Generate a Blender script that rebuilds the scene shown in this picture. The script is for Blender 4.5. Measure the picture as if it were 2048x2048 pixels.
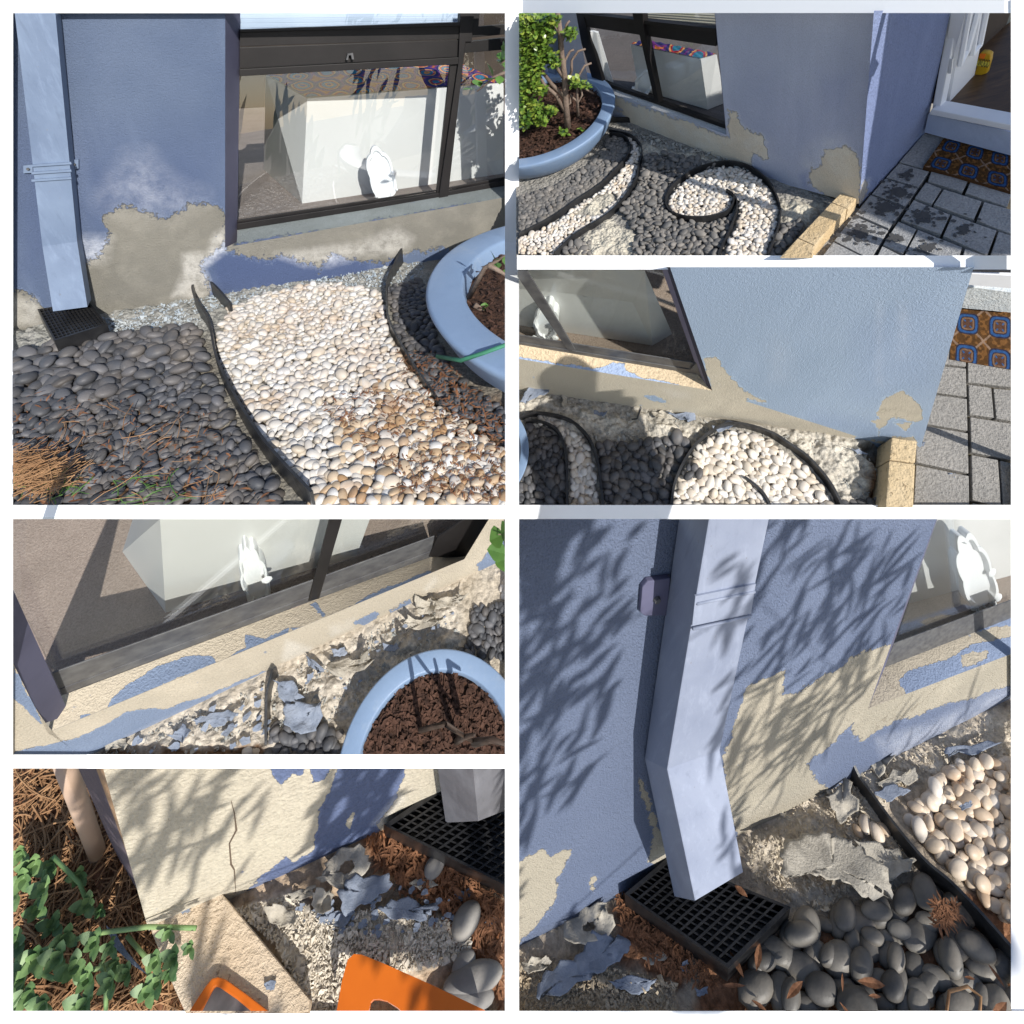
import bpy, bmesh, math, random
import numpy as np
from mathutils import Vector, Matrix
from mathutils.geometry import tessellate_polygon
R_ = math.radians
C = bpy.context.scene.collection
sc = bpy.context.scene
for o in list(bpy.data.objects): bpy.data.objects.remove(o)

# ---------------------------------------------------------------- camera, sky, sun, exposure
FOC, CX, CY = 1100.0, 1024.0, 500.0          # focal length and principal point of the view camera (2048 px frame)
PITCH = 37.0
cd = bpy.data.cameras.new('camera'); cam = bpy.data.objects.new('camera', cd); C.objects.link(cam)
cd.sensor_width = 36.0; cd.lens = 36.0*FOC/2048.0; cd.shift_x = 0.0; cd.shift_y = -(1024.0-CY)/2048.0
cd.clip_start = 0.02; cd.clip_end = 2000.0
cam.location = (0, 0, 1.6); cam.rotation_euler = (R_(90-PITCH), 0, 0); sc.camera = cam
RC = Matrix.Rotation(R_(90-PITCH), 3, 'X'); CLOC = Vector(cam.location)
S_CAM = Vector((0.42, 0.12, 0.90)).normalized()
S_W = RC @ S_CAM
elev = math.asin(S_W.z); azim = math.atan2(S_W.x, S_W.y)
w = bpy.data.worlds.new('World'); sc.world = w; w.use_nodes = True
nt = w.node_tree; bg = nt.nodes['Background']; sky = nt.nodes.new('ShaderNodeTexSky')
sky.sky_type = 'NISHITA'; sky.sun_disc = False; sky.sun_elevation = elev; sky.sun_rotation = azim
nt.links.new(sky.outputs[0], bg.inputs[0]); bg.inputs[1].default_value = 0.13
sl = bpy.data.lights.new('sun', 'SUN'); sl.energy = 4.6; sl.angle = R_(0.5); sl.color = (1.0, 0.965, 0.90)
sun = bpy.data.objects.new('sun', sl); C.objects.link(sun)
sun.rotation_euler = S_W.to_track_quat('Z', 'Y').to_euler()
sc.view_settings.view_transform = 'Standard'; sc.view_settings.look = 'None'
sc.view_settings.exposure = 0.30; sc.view_settings.gamma = 1.0
sc.cycles.max_bounces = 6; sc.cycles.transparent_max_bounces = 12
sc.cycles.sample_clamp_indirect = 4.0

# ---------------------------------------------------------------- views: one local frame (x along the wall, y into it, z up) per plot
ZK = 1024.0/1932.0
OFF = {'A': (0, 0), 'B': (1024, 0), 'C': (0, 1024), 'D': (1024, 1024)}
def nrm(v): return v/np.linalg.norm(v)
class Plot:
    def __init__(s, q, vp, a, b, t, h, rect):
        s.q, s.h, s.rect = q, h, rect
        A = s.r0(a); B = s.r0(b)
        up = -nrm(s.r0(vp)); m = np.cross(A, B); x = nrm(np.cross(up, m))
        if x @ (B-A) < 0: x = -x
        x = nrm(x*(1-t) + nrm(B-A)*t)
        up = nrm(up-(up@x)*x); y = np.cross(up, x)
        s.x, s.y, s.up = x, y, up
        s.D0 = (A*(h/-(A@up)))@y
        s.o = np.array((0., -s.D0, h))
        s.M = np.array([x, y, up])                 # cam -> local
        s.base = (a, b)
    def px(s, z): return OFF[s.q][0]+z[0]*ZK, OFF[s.q][1]+z[1]*ZK
    def r0(s, z):
        u, v = s.px(z); return np.array([(u-CX)/FOC, (CY-v)/FOC, -1.0])
    def ray(s, z): return s.M @ s.r0(z)
    def W(s, z, y=0.0):                            # point of picture position z on the wall plane y
        r = s.ray(z); return s.o + r*((y-s.o[1])/r[1])
    def G(s, z, h=0.0):                            # on the level plane h
        r = s.ray(z); return s.o + r*((h-s.o[2])/r[2])
    def X(s, z, x):
        r = s.ray(z); return s.o + r*((x-s.o[0])/r[0])
    def PL(s, z, p0, n):
        r = s.ray(z); return s.o + r*(((p0-s.o)@n)/(r@n))
    def D(s, z, d): return s.o + s.ray(z)*d        # at depth d
    def V(s, z, p0):                               # on the upright plane facing us through p0 (for upright things standing at p0)
        n = np.array((s.ray(z)[0], s.ray(z)[1], 0.)); n = p0-s.o; n[2] = 0; return s.PL(z, p0, n)
    def cam(s, P): return (np.asarray(P)-s.o) @ s.M      # local -> camera coords (rows)
    def depth(s, u, v):
        r = s.M @ np.array([(u-CX)/FOC, (CY-v)/FOC, -1.0])
        tw = (0-s.o[1])/r[1] if r[1] > 1e-6 else 1e9
        tg = (0-s.o[2])/r[2] if r[2] < -1e-6 else 1e9
        return min(tw, tg)
P1 = Plot('A', (850, 6500), (360, 1190), (1600, 985), .5, .62, (26, 26, 1010, 1010))
P2 = Plot('B', (1107, 3240), (470, 468), (1190, 750), 0.12, .85, (1038, 26, 2022, 511))
P3 = Plot('B', (1222, 2620), (600, 1555), (1530, 1690), .6, 1.7, (1038, 539, 2022, 1010))
P4 = Plot('C', (700, 1761), (480, 850), (1740, 255), .4, 1.6, (26, 1038, 1010, 1509))
P5 = Plot('C', (955, 2474), (560, 1600), (1500, 1175), .25, 4.4, (26, 1537, 1010, 2022))
P6 = Plot('D', (96, 4136), (26, 1640), (1850, 720), .25, 4.4, (1038, 1038, 2022, 2022))

def to_world(Pc): return [CLOC + RC @ Vector(p) for p in Pc]

# ---------------------------------------------------------------- object helpers
def tag(o, label=None, cat=None, group=None, kind=None):
    if label: o['label'] = label
    if cat: o['category'] = cat
    if group: o['group'] = group
    if kind: o['kind'] = kind
    return o
def thing(P, name, base, label, cat, group=None):
    o = bpy.data.objects.new(name, None); C.objects.link(o)
    o.empty_display_size = .05
    o.location = to_world([P.cam(base)])[0]
    return tag(o, label, cat, group)

class MB:
    """collects faces in plot coordinates; build() links them as one mesh object"""
    def __init__(s, P): s.P = P; s.v = []; s.f = []; s.attr = {}
    def add(s, vs, fs):
        n = len(s.v); s.v += [tuple(map(float, p)) for p in vs]; s.f += [tuple(i+n for i in f) for f in fs]; return s
    def box(s, p, ax, ay, az):
        p, ax, ay, az = map(np.asarray, (p, ax, ay, az))
        vs = [p, p+ax, p+ax+ay, p+ay, p+az, p+ax+az, p+ax+ay+az, p+ay+az]
        return s.add(vs, [(0,3,2,1),(4,5,6,7),(0,1,5,4),(1,2,6,5),(2,3,7,6),(3,0,4,7)])
    def prism(s, pts, d):                           # polygon pushed along d
        pts = [np.asarray(p) for p in pts]; d = np.asarray(d, float); n = len(pts)
        s.poly(pts); k = len(s.v); tri = tessellate_polygon([[Vector(p) for p in pts]])
        s.add([p+d for p in pts], [tuple(reversed(t)) for t in tri])
        s.add(list(pts)+[p+d for p in pts], [(i, i+n, (i+1) % n+n, (i+1) % n) for i in range(n)])
        return s
    def poly(s, pts):
        tri = tessellate_polygon([[Vector(p) for p in pts]]); return s.add(pts, [tuple(t) for t in tri])
    def loft(s, a, b):                              # two rings/rows joined
        n = len(a); return s.add(list(a)+list(b), [(i, (i+1) % n, (i+1) % n+n, i+n) for i in range(n)])
    def tube(s, pts, rads, n=8, cap=True):
        pts = [np.asarray(p, float) for p in pts]
        if not hasattr(rads, '__len__'): rads = [rads]*len(pts)
        k0 = len(s.v); rows = []
        ref = np.array((.31, .21, .93))
        for i, p in enumerate(pts):
            t = nrm(pts[min(i+1, len(pts)-1)]-pts[max(i-1, 0)]+1e-9)
            a = np.cross(t, ref)
            if np.linalg.norm(a) < .1: a = np.cross(t, (1, 0, 0))
            a = nrm(a); b = np.cross(t, a)
            rows.append([p+rads[i]*(a*math.cos(2*math.pi*j/n)+b*math.sin(2*math.pi*j/n)) for j in range(n)])
        vs = [q for r in rows for q in r]; fs = []
        for i in range(len(rows)-1):
            for j in range(n): fs.append((i*n+j, i*n+(j+1) % n, (i+1)*n+(j+1) % n, (i+1)*n+j))
        if cap: fs += [tuple(reversed(range(n))), tuple((len(rows)-1)*n+j for j in range(n))]
        return s.add(vs, fs)
    def lathe(s, c, prof, n=96, a0=0, a1=2*math.pi):
        rows = []
        for r, z in prof: rows.append([(c[0]+r*math.cos(a0+(a1-a0)*j/n), c[1]+r*math.sin(a0+(a1-a0)*j/n), c[2]+z) for j in range(n+1)])
        vs = [q for r in rows for q in r]; fs = []
        for i in range(len(rows)-1):
            for j in range(n): fs.append((i*(n+1)+j, i*(n+1)+j+1, (i+1)*(n+1)+j+1, (i+1)*(n+1)+j))
        return s.add(vs, fs)
    def build(s, name, m, parent=None, smooth=False, clip=0.0, bevel=0.0, attrs=None, kind=None):
        if not s.v: return None
        P = s.P; V = P.cam(np.array(s.v))
        org = None
        me = bpy.data.meshes.new(name)
        x0, y0, x1, y1 = P.rect
        need = False
        if clip is not None:
            x0 -= clip; y0 -= clip; x1 += clip; y1 += clip
            zz = np.minimum(V[:, 2], -1e-4)
            u = CX-V[:, 0]/zz*FOC; vv = CY+V[:, 1]/zz*FOC
            need = (u < x0).any() or (u > x1).any() or (vv < y0).any() or (vv > y1).any() or (V[:, 2] > -.02).any()
        me.from_pydata([tuple(p) for p in V], [], s.f)
        if attrs:
            for k, a in attrs.items():
                a = np.asarray(a, float)
                at = me.attributes.new(k, 'FLOAT_VECTOR' if a.ndim == 2 else 'FLOAT', 'POINT')
                at.data.foreach_set('vector' if a.ndim == 2 else 'value', a.ravel())
        bm = bmesh.new(); bm.from_mesh(me)
        if not attrs: bmesh.ops.remove_doubles(bm, verts=bm.verts, dist=1e-6)
        if bevel > 0:
            bmesh.ops.recalc_face_normals(bm, faces=bm.faces)
            es = [e for e in bm.edges if len(e.link_faces) == 2 and e.calc_face_angle(0) > .5]
            bmesh.ops.bevel(bm, geom=es, offset=bevel, segments=2, affect='EDGES', profile=.6, clamp_overlap=True)
        if need:
            for no in ((-FOC, 0, CX-x0), (FOC, 0, x1-CX), (0, FOC, CY-y0), (0, -FOC, y1-CY)):
                # keep points on the inner side of the plot's bounds
                a, b, c_ = no
                if a < 0: pn = Vector((-1, 0, -(x0-CX)/FOC))
                elif a > 0: pn = Vector((1, 0, (x1-CX)/FOC))
                elif b > 0: pn = Vector((0, 1, (CY-y0)/FOC))
                else: pn = Vector((0, -1, -(CY-y1)/FOC))
                bmesh.ops.bisect_plane(bm, geom=bm.verts[:]+bm.edges[:]+bm.faces[:], plane_co=(0, 0, 0), plane_no=pn.normalized(), clear_outer=True)
            bmesh.ops.bisect_plane(bm, geom=bm.verts[:]+bm.edges[:]+bm.faces[:], plane_co=(0, 0, -.03), plane_no=(0, 0, 1), clear_outer=True)
        if not bm.verts: bm.free(); return None
        if not attrs: bmesh.ops.recalc_face_normals(bm, faces=bm.faces)
        mw = RC.to_4x4(); mw.translation = CLOC; bm.transform(mw)
        if parent is not None: org = gloc(parent)
        else:
            lo = Vector([min(v.co[i] for v in bm.verts) for i in range(3)]); hi = Vector([max(v.co[i] for v in bm.verts) for i in range(3)])
            org = (lo+hi)/2; org.z = lo.z
        bm.transform(Matrix.Translation(-org))
        bm.to_mesh(me); bm.free()
        if smooth: me.shade_smooth()
        o = bpy.data.objects.new(name, me); C.objects.link(o)
        if m: me.materials.append(m)
        if parent is not None: o.parent = parent
        else: o.location = org
        if kind: o['kind'] = kind
        return o
def gloc(o):
    return Vector(o.location) + (gloc(o.parent) if o.parent else Vector((0, 0, 0)))

# ---------------------------------------------------------------- noise and distance
def _h(ix, iy, seed):
    n = (ix.astype(np.int64)*374761393 + iy.astype(np.int64)*668265263 + seed*1442695) & 0x7fffffff
    n = ((n ^ (n >> 13))*1274126177) & 0x7fffffff
    return ((n ^ (n >> 16)) & 0xffff)/65535.0
def vnoise(x, y, seed=0):
    ix = np.floor(x); iy = np.floor(y); fx = x-ix; fy = y-iy
    fx = fx*fx*(3-2*fx); fy = fy*fy*(3-2*fy)
    a = _h(ix, iy, seed); b = _h(ix+1, iy, seed); c = _h(ix, iy+1, seed); d = _h(ix+1, iy+1, seed)
    return a+(b-a)*fx+(c-a)*fy+(a-b-c+d)*fx*fy
def fbm(x, y, oct=4, seed=0):
    s = 0; a = .5
    for i in range(oct): s = s+a*vnoise(x*2**i+i*17.3, y*2**i-i*9.1, seed+i); a *= .5
    return s
def sdf(pts, poly):                                 # >0 inside, picture units
    pts = np.asarray(pts, float); d = np.full(len(pts), 1e9); ins = np.zeros(len(pts), bool); n = len(poly)
    for i in range(n):
        a = np.array(poly[i], float); b = np.array(poly[(i+1) % n], float)
        ab = b-a; ap = pts-a; t = np.clip((ap@ab)/(ab@ab+1e-9), 0, 1)
        d = np.minimum(d, np.linalg.norm(ap-t[:, None]*ab, axis=1))
        c = ((a[1] > pts[:, 1]) != (b[1] > pts[:, 1]))
        xx = (b[0]-a[0])*(pts[:, 1]-a[1])/((b[1]-a[1]) if b[1] != a[1] else 1e-9)+a[0]
        ins ^= c & (pts[:, 0] < xx)
    return np.where(ins, d, -d)
def inside(p, poly): return sdf([p], poly)[0] > 0

# ---------------------------------------------------------------- materials
def mat(name, col=(.5, .5, .5), rough=.8, spec=.3, metal=0.0):
    m = bpy.data.materials.new(name); m.use_nodes = True
    b = m.node_tree.nodes['Principled BSDF']
    b.inputs['Base Color'].default_value = (*col, 1); b.inputs['Roughness'].default_value = rough
    b.inputs['Specular IOR Level'].default_value = spec; b.inputs['Metallic'].default_value = metal
    return m
class NT:
    def __init__(s, m): s.t = m.node_tree; s.b = s.t.nodes['Principled BSDF']; s.m = m
    def n(s, ty, **k):
        nd = s.t.nodes.new(ty)
        for a, b in k.items(): setattr(nd, a, b)
        return nd
    def l(s, a, b): s.t.links.new(a, b)
    def coord(s, attr=None):
        if attr:
            a = s.n('ShaderNodeAttribute'); a.attribute_name = attr; return a.outputs['Vector']
        return s.n('ShaderNodeNewGeometry').outputs['Position']
    def val(s, attr):
        a = s.n('ShaderNodeAttribute'); a.attribute_name = attr; return a.outputs['Fac']
    def noise(s, co, scale, detail=6, rough=.6, dist=0, out='Fac', sx=None):
        if sx:
            mp = s.n('ShaderNodeMapping'); mp.inputs['Scale'].default_value = sx; s.l(co, mp.inputs[0]); co = mp.outputs[0]
        t = s.n('ShaderNodeTexNoise'); t.inputs['Scale'].default_value = scale; t.inputs['Detail'].default_value = detail
        t.inputs['Roughness'].default_value = rough; t.inputs['Distortion'].default_value = dist; s.l(co, t.inputs['Vector'])
        return t.outputs[out]
    def ramp(s, x, stops):
        r = s.n('ShaderNodeValToRGB'); e = r.color_ramp.elements
        while len(e) < len(stops): e.new(.5)
        for i, (p, c) in enumerate(stops):
            e[i].position = p; e[i].color = (c, c, c, 1) if not hasattr(c, '__len__') else (*c, 1)
        s.l(x, r.inputs[0]); return r.outputs[0]
    def mth(s, op, a, b=0.0, clamp=False):
        m = s.n('ShaderNodeMath'); m.operation = op; m.use_clamp = clamp
        for i, v in enumerate((a, b)):
            if isinstance(v, (int, float)): m.inputs[i].default_value = v
            else: s.l(v, m.inputs[i])
        return m.outputs[0]
    def mix(s, f, a, b, mode='MIX'):
        m = s.n('ShaderNodeMix'); m.data_type = 'RGBA'; m.blend_type = mode
        for i, v in ((0, f), (6, a), (7, b)):
            if isinstance(v, (int, float)): m.inputs[i].default_value = v
            elif isinstance(v, tuple): m.inputs[i].default_value = (*v, 1)
            else: s.l(v, m.inputs[i])
        return m.outputs[2]
    def bump(s, h, dist, st=1.0, prev=None):
        b = s.n('ShaderNodeBump'); b.inputs['Strength'].default_value = st; b.inputs['Distance'].default_value = dist
        s.l(h, b.inputs['Height'])
        if prev: s.l(prev, b.inputs['Normal'])
        return b.outputs[0]
    def out(s, col=None, rough=None, normal=None):
        if col is not None: s.l(col, s.b.inputs['Base Color'])
        if rough is not None: s.l(rough, s.b.inputs['Roughness'])
        if normal is not None: s.l(normal, s.b.inputs['Normal'])
        return s.m

def simple(name, c1, c2, scale, rough=.7, bump=0.0, spec=.3, detail=5, metal=0.0, stops=(.35, .65)):
    m = mat(name, c1, rough, spec, metal); t = NT(m); co = t.coord()
    f = t.noise(co, scale, detail); col = t.ramp(f, [(stops[0], c1), (stops[1], c2)])
    nm = t.bump(t.noise(co, scale*4, 5), bump) if bump else None
    return t.out(col, None, nm)

def render_mat(name, h, blue1=(.19, .25, .44), blue2=(.235, .30, .49), bare1=(.44, .39, .30), bare2=(.34, .30, .24), grain=1.0, bumpk=1.0, zs=1.0, edge=.5, sharp=22.0):
    """painted stucco; attributes: bare (signed distance), pale (0..1), dark (0..1), lp (plot coordinates)"""
    m = mat(name, blue1, .88, .2); t = NT(m); co = t.coord('lp'); k = 1.0/h
    if zs != 1.0:
        mp = t.n('ShaderNodeMapping'); mp.inputs['Scale'].default_value = (1, 1, zs); t.l(co, mp.inputs[0]); co = mp.outputs[0]
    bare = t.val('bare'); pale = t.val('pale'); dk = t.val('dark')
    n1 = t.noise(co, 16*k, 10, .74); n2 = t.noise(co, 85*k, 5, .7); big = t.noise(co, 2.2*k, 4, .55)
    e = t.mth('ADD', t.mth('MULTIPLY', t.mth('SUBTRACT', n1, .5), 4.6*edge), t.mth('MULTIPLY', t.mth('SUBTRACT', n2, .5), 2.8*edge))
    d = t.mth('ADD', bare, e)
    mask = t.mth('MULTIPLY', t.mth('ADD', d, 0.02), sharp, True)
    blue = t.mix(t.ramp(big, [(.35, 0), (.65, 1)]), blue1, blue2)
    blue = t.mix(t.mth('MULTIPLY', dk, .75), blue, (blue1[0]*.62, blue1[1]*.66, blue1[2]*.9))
    pf = t.mth('MULTIPLY', pale, t.ramp(t.noise(co, 22*k, 8, .7), [(.38, .25), (.62, 1)]))
    blue = t.mix(pf, blue, (.62, .64, .70))
    br = t.mix(t.ramp(t.noise(co, 5*k, 5), [(.35, 0), (.62, 1)]), bare1, bare2)
    br = t.mix(t.mth('MULTIPLY', pf, .8), br, (.66, .63, .58))
    fine = t.noise(co, 170*k*grain, 3, .6)
    rimf = t.mth('MULTIPLY', t.mth('SUBTRACT', 1.0, t.mth('MULTIPLY', t.mth('ABSOLUTE', t.mth('ADD', d, .10)), 9.0), True), .35)
    blue = t.mix(rimf, blue, tuple(min(.8, c*1.5+.06) for c in blue2))
    st_ = t.noise(co, 3.0*k, 6, .65, 0, 'Fac', (1.6, 1.6, .35)); blue = t.mix(t.ramp(st_, [(.52, 0), (.68, .28)]), blue, tuple(c*1.28+.03 for c in blue2))
    br = t.mix(t.ramp(t.noise(co, 11*k, 6, .7), [(.5, 0), (.72, .5)]), br, tuple(min(.8, c*1.28) for c in bare1))
    br = t.mix(t.ramp(t.noise(co, 38*k, 6, .7), [(.66, 0), (.70, .8)]), br, blue1)
    col = t.mix(mask, blue, br)
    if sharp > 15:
        edge_shade = t.mth('SUBTRACT', 1.0, t.mth('MULTIPLY', t.mth('ABSOLUTE', t.mth('SUBTRACT', d, .03)), 30.0), True)  # shadow of the paint thickness, put into the wall colour as a dark outline
        col = t.mix(t.mth('MULTIPLY', edge_shade, t.ramp(t.noise(co, 40*k, 4), [(.42, 0), (.6, .6)])), col, (bare1[0]*.35, bare1[1]*.34, bare1[2]*.33))
        vc = t.n('ShaderNodeTexVoronoi'); vc.feature = 'DISTANCE_TO_EDGE'; vc.inputs['Scale'].default_value = 9*k; t.l(t.mix(.35, co, t.noise(co, 14*k, 5, .6, 0, 'Color')), vc.inputs['Vector'])
        ck_ = t.mth('MULTIPLY', t.mth('LESS_THAN', vc.outputs['Distance'], .006), t.mth('MULTIPLY', mask, t.ramp(big, [(.5, 0), (.6, .55)])))
        col = t.mix(ck_, col, (bare1[0]*.4, bare1[1]*.38, bare1[2]*.36))
    col = t.mix(.35, col, t.mix(1.0, col, t.ramp(fine, [(.3, .55), (.6, 1.15)]), 'MULTIPLY'))
    rim = t.ramp(d, [(.0, 0), (.47, 0), (.5, 1), (.53, 0)]) if False else None
    hh = t.mth('ADD', t.mth('MULTIPLY', fine, 1.0), t.mth('MULTIPLY', t.noise(co, 60*k*grain, 3), .8))
    hh = t.mth('SUBTRACT', hh, t.mth('MULTIPLY', mask, .9))
    return t.out(col, None, t.bump(hh, .010*h*bumpk, .9))

def pebble_mat(name, cols, stain=None, rough=.55, bumpd=.001, sc_=30.0, stain_amt=0.5):
    m = mat(name, cols[0], rough, .35); t = NT(m)
    oi = t.n('ShaderNodeObjectInfo'); r = t.mth('FRACT', t.mth('ADD', oi.outputs['Random'], t.val('rnd')))
    st = [(i/(len(cols)-1), c) for i, c in enumerate(cols)]
    col = t.ramp(r, st); co = t.coord()
    f = t.noise(co, sc_, 5, .65)
    col = t.mix(t.ramp(f, [(.35, 0), (.75, .45)]), col, t.mix(1.0, col, (.55, .55, .55), 'MULTIPLY'))
    if stain:
        big = t.noise(co, sc_*.22, 3, .5)
        f2 = t.mth('MULTIPLY', t.ramp(t.noise(co, sc_*.9, 4, .6), [(.42, 0), (.62, 1)]), t.ramp(big, [(.40, .15), (.6, 1)]))
        col = t.mix(t.mth('MULTIPLY', f2, stain_amt), col, stain)
    return t.out(col, None, t.bump(t.noise(co, sc_*5, 4), bumpd))

def glass_mat(name, refl=1.5, tint=(.9, .95, .94)):
    m = bpy.data.materials.new(name); m.use_nodes = True; t = m.node_tree; t.nodes.clear()
    o = t.nodes.new('ShaderNodeOutputMaterial'); mx = t.nodes.new('ShaderNodeMixShader'); tr = t.nodes.new('ShaderNodeBsdfTransparent')
    gl = t.nodes.new('ShaderNodeBsdfGlossy'); fr = t.nodes.new('ShaderNodeFresnel')
    ge = t.nodes.new('ShaderNodeNewGeometry'); iv = t.nodes.new('ShaderNodeMath'); iv.operation = 'MULTIPLY_ADD'; t.links.new(ge.outputs['Backfacing'], iv.inputs[0])
    iv.inputs[1].default_value = 1/refl-refl; iv.inputs[2].default_value = refl; t.links.new(iv.outputs[0], fr.inputs[0]); gl.inputs['Roughness'].default_value = .0; tr.inputs[0].default_value = (*tint, 1)
    t.links.new(fr.outputs[0], mx.inputs[0]); t.links.new(tr.outputs[0], mx.inputs[1]); t.links.new(gl.outputs[0], mx.inputs[2]); t.links.new(mx.outputs[0], o.inputs[0])
    return m

# ---------------------------------------------------------------- surfaces sampled over the picture
def grid_pts(corners, n, m):                        # tl,tr,br,bl
    tl, tr, br, bl = [np.array(c, float) for c in corners]
    a = np.linspace(0, 1, n+1)[None, :, None]; b = np.linspace(0, 1, m+1)[:, None, None]
    return ((tl*(1-a)+tr*a)*(1-b)+(bl*(1-a)+br*a)*b).reshape(-1, 2)
def grid_faces(n, m):
    i = np.arange(n)[None, :]+np.arange(m)[:, None]*(n+1)
    return np.stack([i, i+n+1, i+n+2, i+1], -1).reshape(-1, 4).tolist()
def wall_patch(P, corners, n, m, bare=(), pale=(), dark=(), fn=None, feather=40.0, bulge=0.0, rnd=0):
    z = grid_pts(corners, n, m)
    fn = fn or P.W
    L = np.array([fn(p) for p in z])
    def U(polys, default=-1.0):
        if not polys: return np.full(len(z), default)
        d = np.max([sdf(z, q) for q in polys], axis=0); return d
    b = np.clip(U(bare, -200.)/feather, -1.5, 1.5)
    pl = np.zeros(len(z)); dk = np.zeros(len(z))
    for q, s, soft in pale: pl = np.maximum(pl, np.clip(sdf(z, q)/soft+.5, 0, 1)*s)
    for q, s, soft in dark: dk = np.maximum(dk, np.clip(sdf(z, q)/soft+.5, 0, 1)*s)
    mb = MB(P); mb.v = [tuple(p) for p in L]; mb.f = [tuple(f) for f in grid_faces(n, m)]
    return mb, dict(lp=L, bare=b, pale=pl, dark=dk)
def ground_patch(P, corners, n, m, hfun=None, zones=None):
    z = grid_pts(corners, n, m); L = np.array([P.G(p) for p in z])
    at = dict(lp=L.copy())
    for k, (polys, soft) in (zones or {}).items():
        d = np.max([sdf(z, q) for q in polys], axis=0)
        d = d+(fbm(z[:, 0]/40, z[:, 1]/40, 4, 5)-.47)*60
        at[k] = np.clip(d/soft+.5, 0, 1)
    if hfun is not None: L[:, 2] += hfun(z, L, at)
    mb = MB(P); mb.v = [tuple(p) for p in L]; mb.f = [tuple(f) for f in grid_faces(n, m)]
    return mb, at
def earth_mat(name, h, base1, base2, rub1=(.55, .50, .42), rub2=(.36, .32, .27), soil=(.10, .06, .035), grit=1.0):
    m = mat(name, base1, .95, .15); t = NT(m); co = t.coord('lp'); k = 1/h
    a = t.mix(t.ramp(t.noise(co, 12*k, 6), [(.35, 0), (.65, 1)]), base1, base2)
    f = t.noise(co, 140*k*grit, 3, .6)
    rub = t.mix(t.ramp(t.noise(co, 25*k, 8, .7), [(.35, 0), (.65, 1)]), rub1, rub2)
    col = t.mix(t.val('rubble'), a, rub)
    sl_ = t.mix(t.ramp(t.noise(co, 90*k, 6), [(.35, 0), (.65, 1)]), soil, tuple(c*1.9 for c in soil))
    col = t.mix(t.val('soil'), col, sl_)
    v = t.n('ShaderNodeTexVoronoi'); v.inputs['Scale'].default_value = 85*k*grit; t.l(co, v.inputs['Vector'])
    col = t.mix(.6, col, t.mix(1.0, col, t.ramp(f, [(.3, .45), (.62, 1.3)]), 'MULTIPLY'))
    hh = t.mth('ADD', t.mth('MULTIPLY', t.mth('SUBTRACT', 1.0, v.outputs['Distance']), .7), t.noise(co, 50*k, 6, .7))
    return t.out(col, None, t.bump(hh, .0065*h, 1.0))

# ---------------------------------------------------------------- repeated builders
def box_on(P, name_m, poly, y0, th, parent, nm='frame', bevel=0.0):   # bar lying on plane y0, standing th proud of it
    pts = [P.W(z, y0-th) for z in poly]
    return MB(P).prism(pts, (0, th, 0)).build(nm, name_m, parent, bevel=bevel)
def ribbon(P, path, hgt, th, base=0.0, ground=True, smooth_n=6, taper=None):
    """standing strip along picture path on the ground"""
    pts = np.array([P.G(z, base) for z in path])
    # catmull-rom
    Q = []
    for i in range(len(pts)-1):
        p0 = pts[max(i-1, 0)]; p1 = pts[i]; p2 = pts[i+1]; p3 = pts[min(i+2, len(pts)-1)]
        for j in range(smooth_n):
            t = j/smooth_n
            Q.append(.5*((2*p1)+(-p0+p2)*t+(2*p0-5*p1+4*p2-p3)*t*t+(-p0+3*p1-3*p2+p3)*t**3))
    Q.append(pts[-1]); Q = np.array(Q); n = len(Q)
    mb = MB(P); rows = []
    for i in range(n):
        t = nrm((Q[min(i+1, n-1)]-Q[max(i-1, 0)])*np.array((1, 1, 0))+1e-9); s = np.array((-t[1], t[0], 0))*th/2
        hh = hgt*(1 if taper is None else np.interp(i/(n-1), *taper)); lo = Q[i]-np.array((0, 0, .3*hgt)); hi = Q[i]+np.array((0, 0, hh))
        rows.append([lo-s, lo+s, hi+s, hi-s])
    vs = [q for r in rows for q in r]; fs = []
    for i in range(n-1):
        for j in range(4): fs.append((i*4+j, i*4+(j+1) % 4, (i+1)*4+(j+1) % 4, (i+1)*4+j))
    fs += [(3, 2, 1, 0), tuple((n-1)*4+j for j in range(4))]
    return mb.add(vs, fs)
def circ3(a, b, c):
    ax, ay = a[:2]; bx, by = b[:2]; cx, cy = c[:2]
    d = 2*(ax*(by-cy)+bx*(cy-ay)+cx*(ay-by))
    ux = ((ax*ax+ay*ay)*(by-cy)+(bx*bx+by*by)*(cy-ay)+(cx*cx+cy*cy)*(ay-by))/d
    uy = ((ax*ax+ay*ay)*(cx-bx)+(bx*bx+by*by)*(ax-cx)+(cx*cx+cy*cy)*(bx-ax))/d
    return np.array((ux, uy)), math.hypot(ax-ux, ay-uy)
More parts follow.
